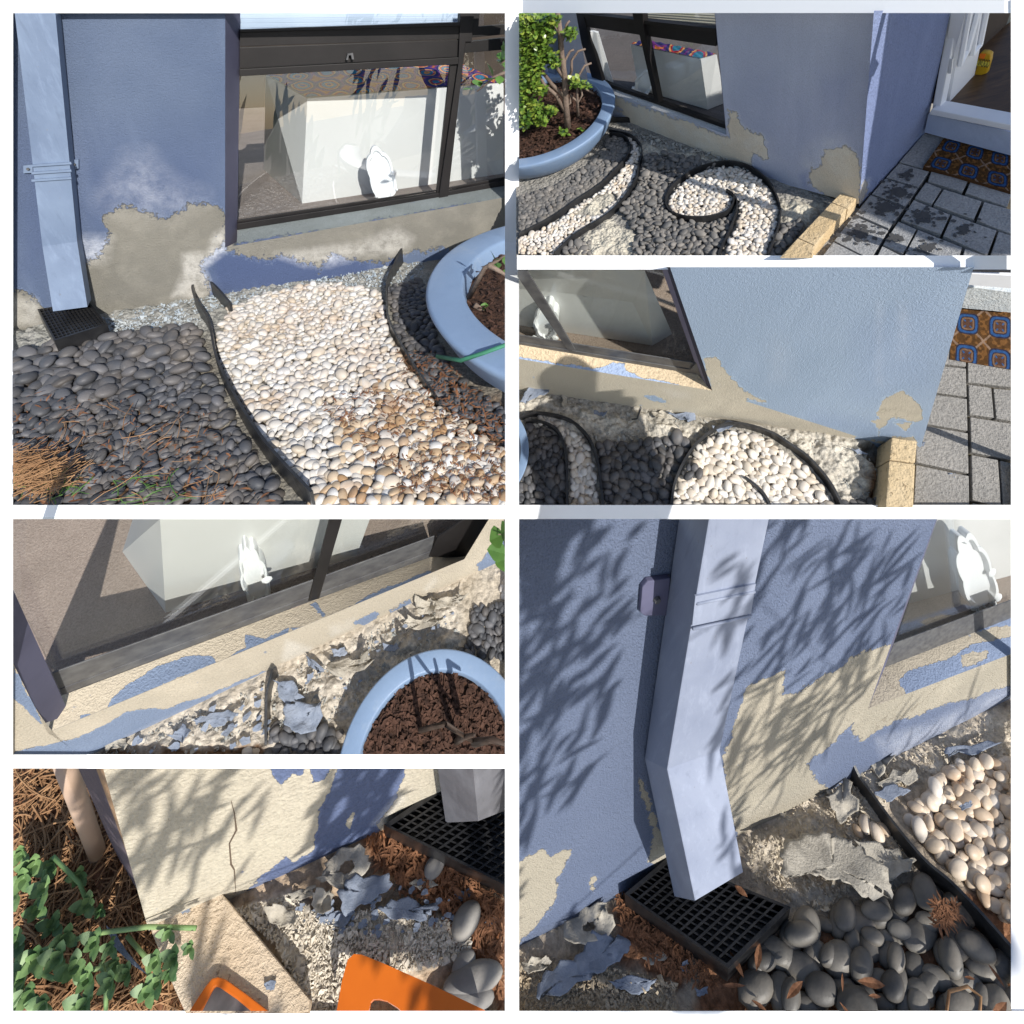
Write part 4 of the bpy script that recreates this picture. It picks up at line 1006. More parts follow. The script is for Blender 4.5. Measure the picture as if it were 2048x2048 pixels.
def text3d(P, s, p0, p1, hgt_, m, parent, nm='lettering', off=None):
    cu = bpy.data.curves.new(nm, 'FONT'); cu.body = s; cu.size = 1.0; cu.extrude = .02; cu.align_x = 'LEFT'
    ob = bpy.data.objects.new(nm, cu); C.objects.link(ob); bpy.context.view_layer.update()
    dg = bpy.context.evaluated_depsgraph_get(); me = bpy.data.meshes.new_from_object(ob.evaluated_get(dg)); bpy.data.objects.remove(ob)
    vs = np.array([v.co[:] for v in me.vertices]); fs = [tuple(f.vertices) for f in me.polygons]
    w_ = vs[:, 0].max(); U = (p1-p0)/w_; Nn = nrm(np.cross(U, (0, 0, 1))); 
    if (P.o-p0)@Nn < 0: Nn = -Nn
    Vv = np.array((0, 0, hgt_/.72)); k = np.linalg.norm(U)
    pts = p0+vs[:, :1]*U+vs[:, 1:2]*Vv+vs[:, 2:]*k*Nn
    mb = MB(P); mb.add(pts, fs); return mb.build(nm, m, parent)
p0 = P.V((1758, 247), b0)-np.array((0, .003, 0)); p1 = P.V((1800, 253), b0)-np.array((0, .003, 0))
text3d(P, 'WOOD', p0, p1, .022*.8, M['plastic'], BG)
# unseen slab added above the entrance, outline shaped to throw its shade
SL = P.M @ np.array(S_CAM)
slab_pts = [RP((1421, 49)), RP((1400, 200)), RP((1375, 380)), RP((1345, 560)), RP((1322, 740)), P.G((1318, 782)), P.G((1480, 846)), P.G((1746, 966)), P.G((1886, 966)), P.G((1886, 575)), WD((1886, 500)), P.G((1886, 80), zd2), WD((1886, 46)), RP((1650, 46))]
Hr = max(p[2] for p in slab_pts[:6])+.30
rp0 = [p+SL*((Hr-p[2])/SL[2]) for p in slab_pts]
rp = rp0
mb = MB(P).prism(rp, (0, 0, .05)); tag(mb.build('shade_slab', whitep, None, clip=None), 'unseen slab added overhead to shade the open front door', 'shade slab')
# pavers
pv2 = paver_mat('grey_concrete_paver', h, (.28, .28, .28), (.36, .355, .35))
polys = [[(645, 1545), (915, 1660), (800, 1850), (790, 1870), (720, 1860), (490, 1740)], [(770, 1390), (1040, 1490), (915, 1655), (650, 1540)], [(880, 1268), (1140, 1345), (1040, 1487), (775, 1387)], [(985, 1152), (1225, 1218), (1140, 1342), (882, 1265)],
         [(1180, 925), (1340, 960), (1225, 1216), (985, 1150)], [(1100, 1422), (1240, 1470), (1320, 1345), (1190, 1295)], [(1240, 1470), (1560, 1585), (1625, 1442), (1322, 1347)], [(1225, 1215), (1520, 1290), (1475, 1378), (1197, 1292)],
         [(1522, 1290), (1850, 1390), (1815, 1490), (1480, 1380)], [(1095, 1428), (1385, 1542), (1310, 1700), (995, 1582)], [(1387, 1542), (1735, 1662), (1665, 1850), (1640, 1850), (1312, 1702)], [(985, 1590), (1127, 1650), (1020, 1845), (862, 1772)],
         [(1130, 1652), (1477, 1790), (1450, 1880), (1020, 1880), (1024, 1847)], [(858, 1775), (1010, 1850), (1000, 1900), (800, 1900)], [(1628, 1442), (1870, 1510), (1870, 1705), (1740, 1660), (1565, 1587)], [(1738, 1664), (1880, 1710), (1880, 1900), (1672, 1860)],
         [(1480, 1793), (1650, 1853), (1650, 1900), (1455, 1900)], [(490, 1745), (715, 1858), (700, 1900), (370, 1900)], [(1340, 960), (1880, 1080), (1850, 1388), (1522, 1288), (1228, 1214)]]
slabs(P, [A2(q) for q in polys], .004, .02, .0022, pv2, 'paving', 'grey concrete pavers in front of the door', bevel=.0008)
rug_grid(P, [(1636, 512), (1900, 572), (1900, 728), (1553, 627)], 260, 150, .010, (3.1, 1.9), 'doormat', 'coir doormat with blue medallions lying in shade before the white doorstep', 'doormat', M['rug'])
wet_spots(P, [(A2([(980, 1370)])[0], 42, 1.7), (A2([(890, 1490)])[0], 46, 1.7), (A2([(1170, 1560)])[0], 48, 1.5), (A2([(700, 1680)])[0], 60, 1.6), (A2([(960, 1720)])[0], 28, .5), (A2([(1180, 1790)])[0], 40, .6), (A2([(1480, 1650)])[0], 50, .6), (A2([(1040, 1240)])[0], 30, .3)], .0055, .0055, 'dark water splashes drying on the pavers beside the house corner', 5)
lm = limestone('cream_limestone', h); zb = hgt(P, A2([(600, 1580)])[0], A2([(600, 1495)])[0])
blocks(P, [A2([(550, 1382), (678, 1412), (602, 1500), (482, 1450)]), A2([(478, 1454), (596, 1498), (352, 1775), (228, 1718)]), A2([(224, 1722), (350, 1778), (330, 1900), (60, 1900)])], zb, lm,
       ['cream stone edging block touching the house corner, upper right view', 'long cream stone edging block, second from the house corner', 'cream stone edging block cut by the lower edge of the upper right view'], bevel=.0015)
# ground
sandp = [A1([(430, 1850), (620, 1640), (760, 1560), (900, 1700), (960, 1850)]), A1([(450, 1500), (740, 1380), (800, 1440), (620, 1560)]), A1([(950, 1000), (1250, 1050), (1560, 1150), (1500, 1190), (980, 1090)]), A2([(80, 1400), (420, 1490), (200, 1660), (100, 1600)])]
gm2 = earth_mat('earth_upper_right', h, (.22, .21, .19), (.32, .30, .27), (.58, .53, .43), (.48, .44, .36), grit=1.4)
def hf2(z, L, at): return (fbm(L[:, 0]*60/h, L[:, 1]*60/h, 4, 3)-.47)*.012*h*(.6+at['rubble'])+at['rubble']*.006-.004
mb, at = ground_patch(P, [(14, 262), (1895, 990), (1500, 990), (14, 990)], 10, 10, None, {})
# picture-space sheet from just behind the wall foot down
topL, topR = (14, 255), (1330, 790)
mb, at = ground_patch(P, [(14, 262), (1330, 790), (1330, 985), (14, 985)], 240, 200, hf2, dict(rubble=(sandp, 30), soil=([[(-900, -900), (-899, -900), (-900, -899)]], 10)))
tag(mb.build('ground', gm2, None, smooth=True, clip=6, attrs=at), kind='structure')
mb = MB(P); mb.add([P.G(z, -.012) for z in [(1200, 470), (1560, 480), (1900, 560), (1900, 990), (1000, 990)]], [(0, 1, 2, 3, 4)]); tag(mb.build('sand_bed', simple('joint_sand', (.10, .085, .06), (.05, .045, .035), 60, 1.0), None, clip=6), kind='structure')
# edging
for path, lab in ((A1([(1620, 1385), (1672, 1430), (1665, 1500), (1600, 1560), (1440, 1592), (1280, 1580), (1185, 1530), (1165, 1450), (1200, 1370), (1290, 1290), (1400, 1222), (1560, 1178), (1700, 1182), (1830, 1232), (1932, 1320)])+A2([(50, 1400), (85, 1500), (90, 1600), (60, 1720), (0, 1870)]), 'black rubber edging curling round the white pebble swirl'),
                  (A1([(1620, 1385), (1690, 1450), (1697, 1530), (1660, 1650), (1590, 1800), (1560, 1870)]), 'short black edging inside the swirl between white and dark pebbles'),
                  (A1([(740, 955), (830, 965), (885, 1015), (880, 1110), (800, 1215), (680, 1335), (500, 1455), (330, 1575), (150, 1672), (20, 1735)]), 'black edging on the planter side of the narrow white pebble band'),
                  (A1([(740, 935), (880, 962), (960, 1022), (985, 1092), (960, 1200), (940, 1300), (860, 1430), (760, 1540), (640, 1625), (480, 1722), (330, 1860)]), 'black edging on the outer side of the narrow white pebble band')):
    tag(ribbon(P, path, .014, .0026).build('edging', M['rubber'], None, clip=0), lab, 'garden edging')
tag(ribbon(P, A1([(700, 840), (915, 838)]), .012, .004).build('edging', M['rubber'], None, clip=0), 'loose black edging piece lying at the wall foot behind the blue planter', 'garden edging')
swirl_in = A1([(1620, 1400), (1655, 1440), (1650, 1500), (1590, 1550), (1440, 1580), (1290, 1565), (1200, 1520), (1185, 1450), (1230, 1370), (1330, 1280), (1420, 1235), (1560, 1195), (1700, 1200), (1820, 1250), (1932, 1350)])+A2([(30, 1420), (65, 1510), (70, 1600), (40, 1720), (-20, 1870)])+A1([(1610, 1870), (1620, 1800), (1690, 1650), (1720, 1530), (1710, 1450)])
band = A1([(830, 950), (900, 970), (950, 1030), (970, 1090), (950, 1190), (925, 1300), (850, 1420), (740, 1530), (620, 1610), (470, 1700), (330, 1850), (0, 1850), (20, 1740), (160, 1690), (340, 1590), (520, 1465), (700, 1345), (815, 1225), (898, 1110), (900, 1010)])
pebbles(P, 'cream', swirl_in, .0072, 1300, 'cream white pebble inside the black edged swirl beside the house corner', 'white pebbles of the swirl', 31, layers=2, avoid=[])
pebbles(P, 'cream', band, .0078, 800, 'cream white pebble in the narrow curved band beside the blue planter', 'white pebbles of the curved band', 32, layers=1, avoid=[A1([(450, 1560), (640, 1400), (780, 1370), (810, 1430), (640, 1570)])])
darkm = A1([(990, 1100), (1130, 1090), (1400, 1120), (1560, 1175), (1400, 1215), (1280, 1290), (1180, 1380), (1150, 1460), (1175, 1540), (1290, 1600), (1450, 1615), (1600, 1580), (1660, 1530), (1680, 1560), (1640, 1670), (1560, 1860), (900, 1860), (940, 1700), (860, 1560), (790, 1540), (880, 1430), (960, 1300), (985, 1180)])
pebbles(P, 'grey', darkm, .0095, 1500, 'grey pebble in the bed between the curved white band and the swirl', 'grey pebbles around the swirl', 33, layers=2, tilt=40)
pebbles(P, 'grey', A1([(700, 985), (760, 960), (830, 975), (868, 1015), (865, 1110), (790, 1200), (670, 1320), (490, 1440), (320, 1560), (140, 1660), (30, 1720), (30, 1420), (360, 1310), (570, 1170), (700, 1040)]), .0100, 900, 'flat grey pebble in the bed right under the blue planter', 'grey pebbles under the planter', 34, layers=1, tilt=15, mn=.55)
pebbles(P, 'grey', A2([(100, 1640), (200, 1590), (290, 1610), (210, 1720), (90, 1850), (0, 1860), (60, 1720)]), .0095, 140, 'grey pebble between the swirl and the cream stone edging', 'dark pebbles beside the stone edging', 35, layers=2)
pebbles(P, 'grey', A1([(350, 1850), (420, 1770), (600, 1740), (600, 1850)]), .0095, 50, 'grey pebble on the bare sand, lower edge of the upper right view', 'grey pebbles on bare sand', 36, layers=1)
crumbs(P, A1([(900, 900), (1500, 1080), (1800, 1190), (1820, 1230), (1400, 1110), (950, 1000)]), 500, .005, 'crumbled render on the ground under the upper right window', 41, M['crumb'])
# planter with shrub
zr = .085
pt, c, r, ri = make_planter(P, zr, A1([(728, 822), (500, 1030), (100, 1178)]), .84, 'pale blue round planter holding a jade shrub, left edge of the upper right view', prof=None)
soil_disc(P, pt, c, ri*.99, zr*.8, 2.4)
chips(P, c, ri, zr*.83, 1600, .013, 6, 'dry brown bark and leaf bits in the shrub planter')
ps = P.G(A1([(425, 905)])[0], zr*.8); VV = lambda x, y, k=0.0: P.V(A1([(x, y)])[0], ps+np.array((0, k, 0)))
tr = thing(P, 'jade_shrub', ps, 'jade shrub with bare grey stems and small round leaves growing in the upper right planter', 'shrub')
mb = MB(P)
br = [([(425, 905), (405, 700), (400, 520), (375, 340), (365, 180), (345, 22)], .0115), ([(405, 780), (330, 640), (240, 560), (200, 480)], .007), ([(400, 660), (300, 560), (240, 480), (200, 380), (130, 280)], .007), ([(395, 520), (340, 440), (290, 360), (240, 290)], .006), ([(395, 500), (400, 380), (440, 310), (468, 300)], .005),
      ([(420, 550), (450, 460), (450, 380), (500, 310), (555, 295)], .005), ([(500, 800), (490, 640), (500, 500), (550, 420), (600, 400)], .005), ([(410, 720), (440, 700), (440, 640), (500, 700), (530, 640), (520, 590)], .005), ([(470, 560), (540, 590), (615, 630)], .004), ([(375, 240), (400, 180), (410, 110), (435, 80)], .005), ([(370, 200), (340, 150), (310, 100)], .004), ([(200, 1110), (215, 1010), (320, 1005)], .005)]
for q, rd in br: mb.tube([VV(*p) for p in q], [rd*.72*(1-.35*i/(len(q)-1)) for i in range(len(q))], 9)
mb.build('stems', M['twig'], tr, smooth=True, clip=0)
lf = MB(P); rs = random.Random(9)
cl = [(150, 80, 130, 9), (90, 200, 70, 8), (230, 190, 90, 7), (300, 80, 60, 5), (120, 330, 90, 9), (240, 330, 70, 5), (90, 450, 70, 7), (180, 420, 60, 4), (120, 560, 80, 8), (210, 600, 50, 4), (90, 700, 70, 8), (180, 740, 60, 6), (100, 830, 60, 6), (220, 830, 50, 4), (440, 180, 45, 3), (320, 380, 60, 3), (300, 760, 30, 3), (480, 545, 40, 3), (560, 570, 30, 1), (540, 915, 25, 2), (390, 930, 30, 2), (70, 90, 70, 7), (200, 270, 60, 5), (160, 480, 60, 4), (60, 300, 50, 5), (60, 600, 50, 5), (180, 130, 60, 5)]
for x, y, rr, k in cl:
    for _ in range(k*40):
        a = rs.uniform(0, 6.28); q = rr*math.sqrt(rs.random()); p = VV(x+q*math.cos(a), y+q*math.sin(a)*.9, rs.uniform(-.09, .10)); d = nrm(np.array((rs.gauss(0, 1), rs.gauss(-.3, .8), rs.gauss(.4, .7))))
        leaf_mb(lf, p, d, (0, 0, 1) if abs(d[2]) < .9 else (1, 0, 0), .013*rs.uniform(.6, 1.1), .0052*rs.uniform(.7, 1.1), .1)
jl = mat('jade_leaf', (.10, .17, .02), .35, .5); t = NT(jl); co = t.coord(); f = t.noise(co, 45, 3); t.out(t.ramp(f, [(.35, (.035, .085, .012)), (.5, (.11, .19, .025)), (.68, (.26, .30, .05))]))
lf.build('leaves', jl, tr, clip=0)

# ================================================================ flakes of paint and render
M['flake_blue'] = simple('paint_flake_blue', (.17, .20, .26), (.24, .27, .33), 30, .8, .004)
M['flake_grey'] = simple('render_flake_grey', (.46, .42, .35), (.33, .30, .25), 25, .9, .006)
def flake_poly(P, outl, m, label, lift=.02, curl=.05, seed=0, rag=.05, base=0.0, th=.01, name='paint_flake', hole=None):
    """curled ragged sheet whose plan follows an outline on the ground"""
    rs = random.Random(seed); o = []
    n = len(outl)
    for i in range(n):
        a = np.array(outl[i], float); b = np.array(outl[(i+1) % n], float); k = 5; L = np.linalg.norm(b-a)
        for j in range(k): o.append(a+(b-a)*j/k+np.array((rs.uniform(-1, 1), rs.uniform(-1, 1)))*L*rag)
    pts = np.array([P.G(z, base+lift) for z in o]); c = pts.mean(0); N = len(pts); rings = 7; vs = []
    sz = np.max(np.linalg.norm(pts-c, axis=1)); h0 = 0.0 if hole is None else hole
    dirn = rs.uniform(0, 3.14)
    for k in range(rings+1):
        t = h0+(1-h0)*k/rings
        for p in pts:
            q = c+(p-c)*t; d = (q-c)/sz; e = d[0]*math.cos(dirn)+d[1]*math.sin(dirn)
            q = q.copy(); q[2] += curl*(e*e*1.2-.15)+curl*.5*(float(vnoise(np.array(d[0]*3+seed), np.array(d[1]*3.), seed))-.5)
            vs.append(q)
    fs = []
    for k in range(rings):
        for i in range(N): fs.append((k*N+i, k*N+(i+1) % N, (k+1)*N+(i+1) % N, (k+1)*N+i))
    mb = MB(P); mb.add(vs, fs); v2 = [q-np.array((0, 0, th)) for q in vs]; mb.add(v2, [tuple(reversed(f)) for f in fs])
    e = rings*N; mb.add(vs[e:]+v2[e:], [(i, (i+1) % N, (i+1) % N+N, i+N) for i in range(N)])
    if hole is not None: mb.add(vs[:N]+v2[:N], [(i, i+N, (i+1) % N+N, (i+1) % N) for i in range(N)])
    o_ = mb.build(name, m, None, clip=0, smooth=True)
    if o_: tag(o_, label, 'paint flake')
    return o_
def many_flakes(P, poly, n, size, label, seed, m, zoff=.01):
    rs = random.Random(seed); xs = [p[0] for p in poly]; ys = [p[1] for p in poly]; mb = MB(P)
    cand = np.array([(rs.uniform(min(xs), max(xs)), rs.uniform(min(ys), max(ys))) for _ in range(n*6)]); ok = sdf(cand, poly) > 0
    for c in cand[ok][:n]:
        g = P.G(c, zoff); s = size*rs.uniform(.3, 1.2); N = 9; a0 = rs.uniform(0, 6); tx, ty = rs.uniform(-.5, .5), rs.uniform(-.5, .5); pts = []
        for i in range(N):
            a = a0+6.283*i/N; r = s*rs.uniform(.45, 1.1); pts.append(g+np.array((r*math.cos(a)*1.4, r*math.sin(a), r*(math.cos(a)*tx+math.sin(a)*ty)+s*.2)))
        mb.prism(pts, (0, 0, -s*.07))
    o = mb.build('paint_flakes', m, None, clip=0); return tag(o, label, 'paint flakes', None, 'stuff') if o else None

# ================================================================ PLOT 3 (middle right): sunlit wall, swirl, photographer's shadow
P = P3; h = P.h
A3 = Zf(0, 1000); A4 = Zf(966, 1000)
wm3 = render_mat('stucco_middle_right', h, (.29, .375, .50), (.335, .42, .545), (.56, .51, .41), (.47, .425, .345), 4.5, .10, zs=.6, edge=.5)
H3 = thing(P, 'house', P.G((1000, 1620)), 'sunlit pale blue wall with beige bare patches at the window corner and right corner', 'house')
bare = [A4([(1020, 945), (1080, 990), (1160, 1060), (1160, 1150), (1110, 1185), (1020, 1160), (950, 1140), (850, 1150), (815, 1115), (860, 1030), (920, 990)]), A4([(790, 1180), (900, 1165), (890, 1215), (850, 1240), (835, 1310), (825, 1230)]), A4([(950, 1190), (1100, 1190), (1040, 1260)]),
        A4([(930, 1290), (1100, 1290), (1160, 1400), (930, 1400)]), A4([(0, 1180), (400, 1250), (900, 1340), (900, 1480), (-60, 1420), (-200, 1200)]),
        A3([(1440, 700), (1560, 715), (1620, 810), (1720, 920), (1800, 980), (1915, 1035), (1780, 1010), (1745, 1075), (1690, 1060), (1680, 1120), (1750, 1170), (1932, 1195), (1932, 1300), (900, 1200), (30, 1060), (30, 640), (600, 700), (1200, 880), (1500, 950)])]
pl = [(A3([(1100, 920), (1350, 960), (1350, 1010), (1200, 1000)]), .6, 20), (A4([(0, 500), (150, 560), (200, 900), (0, 900)]), .12, 60), (A4([(980, 280), (1060, 280), (1060, 700), (980, 700)]), .25, 30), (A4([(820, 280), (870, 280), (860, 900), (810, 900)]), .2, 30)]
nb = A3([(1000, 985), (1080, 980), (1190, 1045), (1020, 1020)])
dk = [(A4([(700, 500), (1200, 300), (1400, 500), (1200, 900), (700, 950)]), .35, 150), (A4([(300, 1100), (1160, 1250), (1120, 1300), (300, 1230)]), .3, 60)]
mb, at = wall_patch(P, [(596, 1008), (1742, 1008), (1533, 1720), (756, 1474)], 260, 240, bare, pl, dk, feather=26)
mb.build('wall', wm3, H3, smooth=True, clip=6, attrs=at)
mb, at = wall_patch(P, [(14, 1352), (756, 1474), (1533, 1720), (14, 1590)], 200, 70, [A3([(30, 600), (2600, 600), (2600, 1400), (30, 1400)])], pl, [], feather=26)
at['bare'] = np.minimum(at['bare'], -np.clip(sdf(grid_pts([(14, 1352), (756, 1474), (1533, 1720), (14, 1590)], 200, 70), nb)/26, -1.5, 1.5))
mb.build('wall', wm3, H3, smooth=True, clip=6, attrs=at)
zs = P.W(A3([(1510, 948)])[0])[2]; rec = P.G(A3([(1400, 832)])[0], zs)[1]
mb, at = strip_patch(P, A3([(30, 580), (1410, 825)]), [(14, 1352), (756, 1474)], rec, 0.0, 180, 20, [A3([(20, 500), (1600, 700), (1600, 1000), (1180, 885), (1000, 850), (860, 800), (850, 750), (760, 742), (640, 775), (480, 760), (300, 735), (150, 700), (20, 680)])], [], [], feather=18)
mb.build('sill', render_mat('sill_middle_right', h, (.30, .38, .55), (.34, .42, .60), (.60, .48, .33), (.56, .45, .31), 1.4, .4), H3, smooth=True, clip=6, attrs=at)
WN = MB(P)
barz(A3([(30, 525), (1392, 742), (1408, 810), (30, 585)]), .003, rec)
barz(A3([(30, 580), (1350, 790), (1402, 828), (30, 598)]), .005, rec)
barz(A3([(50, 15), (95, 15), (478, 640), (430, 655), (40, 90)]), .005, rec)
barz(A3([(1392, 742), (1440, 760), (1445, 880), (1405, 830), (1345, 790)]), .01, rec)
win = WN.build('window', M['frame_light'], H3, bevel=.001, clip=4)
mb = MB(P); mb.add([P.W(z, y) for z, y in zip(A3([(1126, 15), (1168, 15), (1472, 915), (1428, 868)]), (rec, rec*.5, rec*.3, rec))], [(0, 1, 2, 3)]); mb.build('reveal', simple('mauve_reveal', (.17, .16, .24), (.2, .19, .28), 4), H3, clip=6)
mb = MB(P); mb.add([P.W(z, y) for z, y in zip(A3([(1166, 15), (1192, 15), (1512, 950), (1470, 912)]), (rec*.5, 0, 0, rec*.3))], [(0, 1, 2, 3)]); mb.build('reveal', simple('dark_reveal', (.03, .03, .06), (.04, .04, .07), 4), H3, clip=6)
for q in (A3([(95, 15), (1130, 15), (1400, 745), (460, 600)]), A3([(30, 15), (60, 60), (430, 640), (30, 540)])):
    MB(P).prism([P.W(z, rec+.004) for z in q], (0, .003, 0)).build('pane', M['glass3'], win, clip=4)
zf = zs
x0, x1 = P.W((-100, 1200), rec)[0]-.5, P.W(A3([(1420, 800)])[0], rec)[0]+.35
MB(P).add([(x0, rec-.001, zf-.002), (x1, rec-.001, zf-.002), (x1, rec+4, zf-.002), (x0, rec+4, zf-.002)], [(0, 1, 2, 3)]).build('carpet', carpet_mat('carpet_middle_right', (.26, .20, .16), (.36, .29, .24), .8), H3, clip=2)
mb = MB(P); mb.add([(x0, rec+2, zf), (x1, rec+2, zf), (x1, rec+2, zf+3), (x0, rec+2, zf+3)], [(0, 1, 2, 3)]); mb.add([(x1, rec+.02, zf), (x1, rec+2, zf), (x1, rec+2, zf+3), (x1, rec+.02, zf+3)], [(0, 1, 2, 3)]); mb.build('room_wall', M['room'], H3, clip=2)
q = A3([(1060, 607), (-200, 415), (1210, 520), (835, 112), (30, 46), (1000, 40)])
t_, o = cabinet(P, zf, *q, 'large white cabinet front lit by the sun behind the middle right window', M['white_lam'], M['cloth'], .004)
tag(o, 'dark ring print cloth edge on the cabinet in the middle right window', 'tablecloth')
tray(P, scallop(128, 1225, 44, 74, 7, .16, .08), rec+.035, .03, -.1, 'white scalloped tray leaning beside the slanting mullion, middle right view')
# entrance step, sill, mat, pavers behind the corner
Yd = P.G(A4([(1470, 325)])[0])[1]
def wprism3(q, th, nm, m_, par, y=0.0): return MB(P).prism([P.W(z, Yd+y-th) for z in q], (0, th, 0)).build(nm, m_, par, clip=5)
wprism3(A4([(1400, 150), (1900, 215), (1900, 365), (1400, 318)]), .02, 'doorstep', simple('pale_step_render', (.50, .54, .56), (.58, .60, .60), 30, .9, .004), H3)
wprism3(A4([(1400, 60), (1900, 84), (1900, 182), (1400, 140)]), .06, 'door_sill', whitep, H3)
wprism3(A4([(1400, 10), (1900, 10), (1900, 70), (1400, 45)]), .03, 'door_sill', whitep, H3)
wprism3(A4([(1400, 36), (1900, 52), (1900, 60), (1400, 46)]), .065, 'door_seal', M['rubber'], H3)
pv3 = paver_mat('concrete_paver_sunlit', h, (.23, .22, .205), (.28, .265, .245))
Lc = lambda y: 1320+(y-755)*(1115-1320)/(1495-755)-70
polys = [[(1340, 500), (1495, 500), (1500, 772), (1255, 745)], [(1255, 750), (1500, 777), (1508, 1000), (1180, 955)], [(1180, 962), (1508, 1007), (1515, 1258), (1110, 1188)], [(1110, 1195), (1515, 1265), (1523, 1580), (1112, 1490)], [(1112, 1500), (1523, 1588), (1530, 1900), (1090, 1900)],
         [(1502, 500), (1900, 500), (1900, 935), (1505, 888)], [(1508, 895), (1690, 922), (1712, 1160), (1518, 1132)], [(1697, 923), (1900, 945), (1900, 1195), (1720, 1162)], [(1520, 1140), (1900, 1203), (1900, 1490), (1530, 1415)], [(1532, 1425), (1740, 1465), (1768, 1840), (1540, 1778)], [(1750, 1468), (1900, 1500), (1900, 1900), (1775, 1840)], [(1537, 1790), (1768, 1850), (1768, 1900), (1535, 1900)]]
slabs(P, [A4(q) for q in polys], .008, .04, .003, pv3, 'paving', 'sunlit concrete pavers beside the cream stone edging', bevel=.002)
mb = MB(P); mb.add([P.G(z, -.012) for z in A4([(900, 300), (1900, 300), (1900, 1860), (850, 1860)])], [(0, 1, 2, 3)]); tag(mb.build('sand_bed', simple('joint_dirt', (.10, .08, .034), (.035, .03, .025), 40, 1.0), None, clip=6), kind='structure')
rug_grid(P, A4([(1395, 318), (1900, 358), (1900, 800), (1372, 712)]), 200, 150, .01, (2.1, 1.7), 'doormat', 'sunlit brown and blue patterned doormat beside the house corner', 'doormat', M['rug'])
lm3 = limestone('cream_limestone_sunlit', h, (.52, .40, .24), (.58, .46, .30)); 
blocks(P, [A4([(935, 1300), (1127, 1328), (1113, 1495), (917, 1470)]), A4([(916, 1476), (1113, 1501), (1095, 1900), (882, 1900)])], .075, lm3, ['short cream stone edging block under the house corner, middle right view', 'long cream stone edging block at the lower edge of the middle right view'], bevel=.004)
gm3 = earth_mat('earth_middle_right', h, (.40, .37, .32), (.28, .26, .22), (.58, .54, .46), (.44, .40, .34), grit=1.3)
rub3 = [A4([(30, 1230), (700, 1350), (830, 1560), (740, 1760), (560, 1800), (300, 1450)]), A3([(900, 1130), (1500, 1220), (1350, 1330), (1100, 1290)]), A3([(30, 1000), (700, 1080), (1080, 1200), (600, 1300), (30, 1150)])]
def hf3(z, L, at):
    a = (fbm(L[:, 0]*70/h, L[:, 1]*70/h, 5, 3)-.47)*.016*h*(.4+at['rubble'])
    hole = np.clip(sdf(z, A4([(690, 1370), (940, 1310), (930, 1500), (890, 1830), (760, 1830), (840, 1620), (820, 1500), (730, 1440)]))/25+.5, 0, 1)
    return a-hole*.05+at['rubble']*.008
mb, at = ground_patch(P, [(14, 1440), (1500, 1650), (1500, 1912), (14, 1912)], 320, 160, hf3, dict(rubble=(rub3, 40), soil=([A4([(760, 1450), (930, 1400), (900, 1900), (760, 1900)])], 40)))
tag(mb.build('ground', gm3, None, smooth=True, clip=6, attrs=at), kind='structure')
for path, lab, hh in ((A3([(1190, 1870), (1215, 1680), (1290, 1500), (1400, 1350), (1560, 1238), (1720, 1222), (1932, 1285)])+A4([(130, 1365), (260, 1455), (370, 1570), (450, 1680), (545, 1860)]), 'black rubber edging arching over the white pebbles, middle right view', .034),
                  (A3([(1740, 1612), (1830, 1680), (1900, 1760), (1950, 1870)]), 'pointed black edging end in the middle of the white pebbles', .024),
                  (A3([(60, 1170), (180, 1138), (320, 1152), (440, 1192), (540, 1272), (610, 1382), (655, 1550), (690, 1870)]), 'black edging right of the shaded white pebble band', .032),
                  (A3([(110, 1192), (220, 1202), (330, 1252), (390, 1352), (415, 1500), (420, 1870)]), 'black edging left of the shaded white pebble band', .032)):
    tag(ribbon(P, path, hh, .007).build('edging', M['rubber'], None, clip=0), lab, 'garden edging')
tag(ribbon(P, A3([(30, 925), (140, 880), (245, 862)]), .09, .012).build('edging', M['rubber'], None, clip=0), 'loose curled black edging end at the wall foot under the middle right window', 'garden edging')
pebbles(P, 'cream', A3([(1215, 1860), (1235, 1690), (1310, 1520), (1420, 1375), (1570, 1270), (1720, 1255), (1910, 1310)])+A4([(110, 1400), (240, 1490), (350, 1600), (430, 1700), (500, 1860)]), .0165, 1500, 'cream white pebble inside the arched black edging, middle right view', 'white pebbles inside the arch', 51, layers=2)
pebbles(P, 'cream', A3([(130, 1180), (240, 1150), (330, 1170), (430, 1215), (520, 1290), (585, 1390), (630, 1560), (665, 1860), (440, 1860), (438, 1500), (410, 1340), (340, 1235)]), .0155, 600, 'white pebble of the shaded narrow band, middle right view', 'white pebbles of the shaded band', 52, layers=2)
pebbles(P, 'dark', A3([(640, 1340), (1090, 1320), (1180, 1275), (1290, 1290), (1380, 1350), (1270, 1500), (1195, 1680), (1170, 1860), (715, 1860), (675, 1560)]), .0205, 700, 'dark pebble between the shaded band and the arched edging', 'dark pebbles left of the arch', 53, layers=2)
pebbles(P, 'dark', A3([(80, 1200), (210, 1220), (310, 1270), (370, 1360), (395, 1500), (400, 1860), (30, 1860), (30, 1700), (120, 1500)]), .0205, 400, 'dark pebble in deep shade beside the blue planter, middle right view', 'dark pebbles in the shade', 54, layers=2)
pebbles(P, 'dark', A3([(1265, 1600), (1330, 1500), (1470, 1560), (1460, 1600), (1330, 1670)]), .021, 22, 'dark pebble lying on the white pebbles at the arch', 'dark pebbles on white ones', 55, layers=1, zbase=.022)
pebbles(P, 'dark', A4([(560, 1790), (760, 1740), (880, 1780), (880, 1860), (540, 1860)]), .02, 50, 'dark pebble in the hollow beside the cream stone edging, middle right view', 'dark pebbles in the hollow', 56, layers=1)
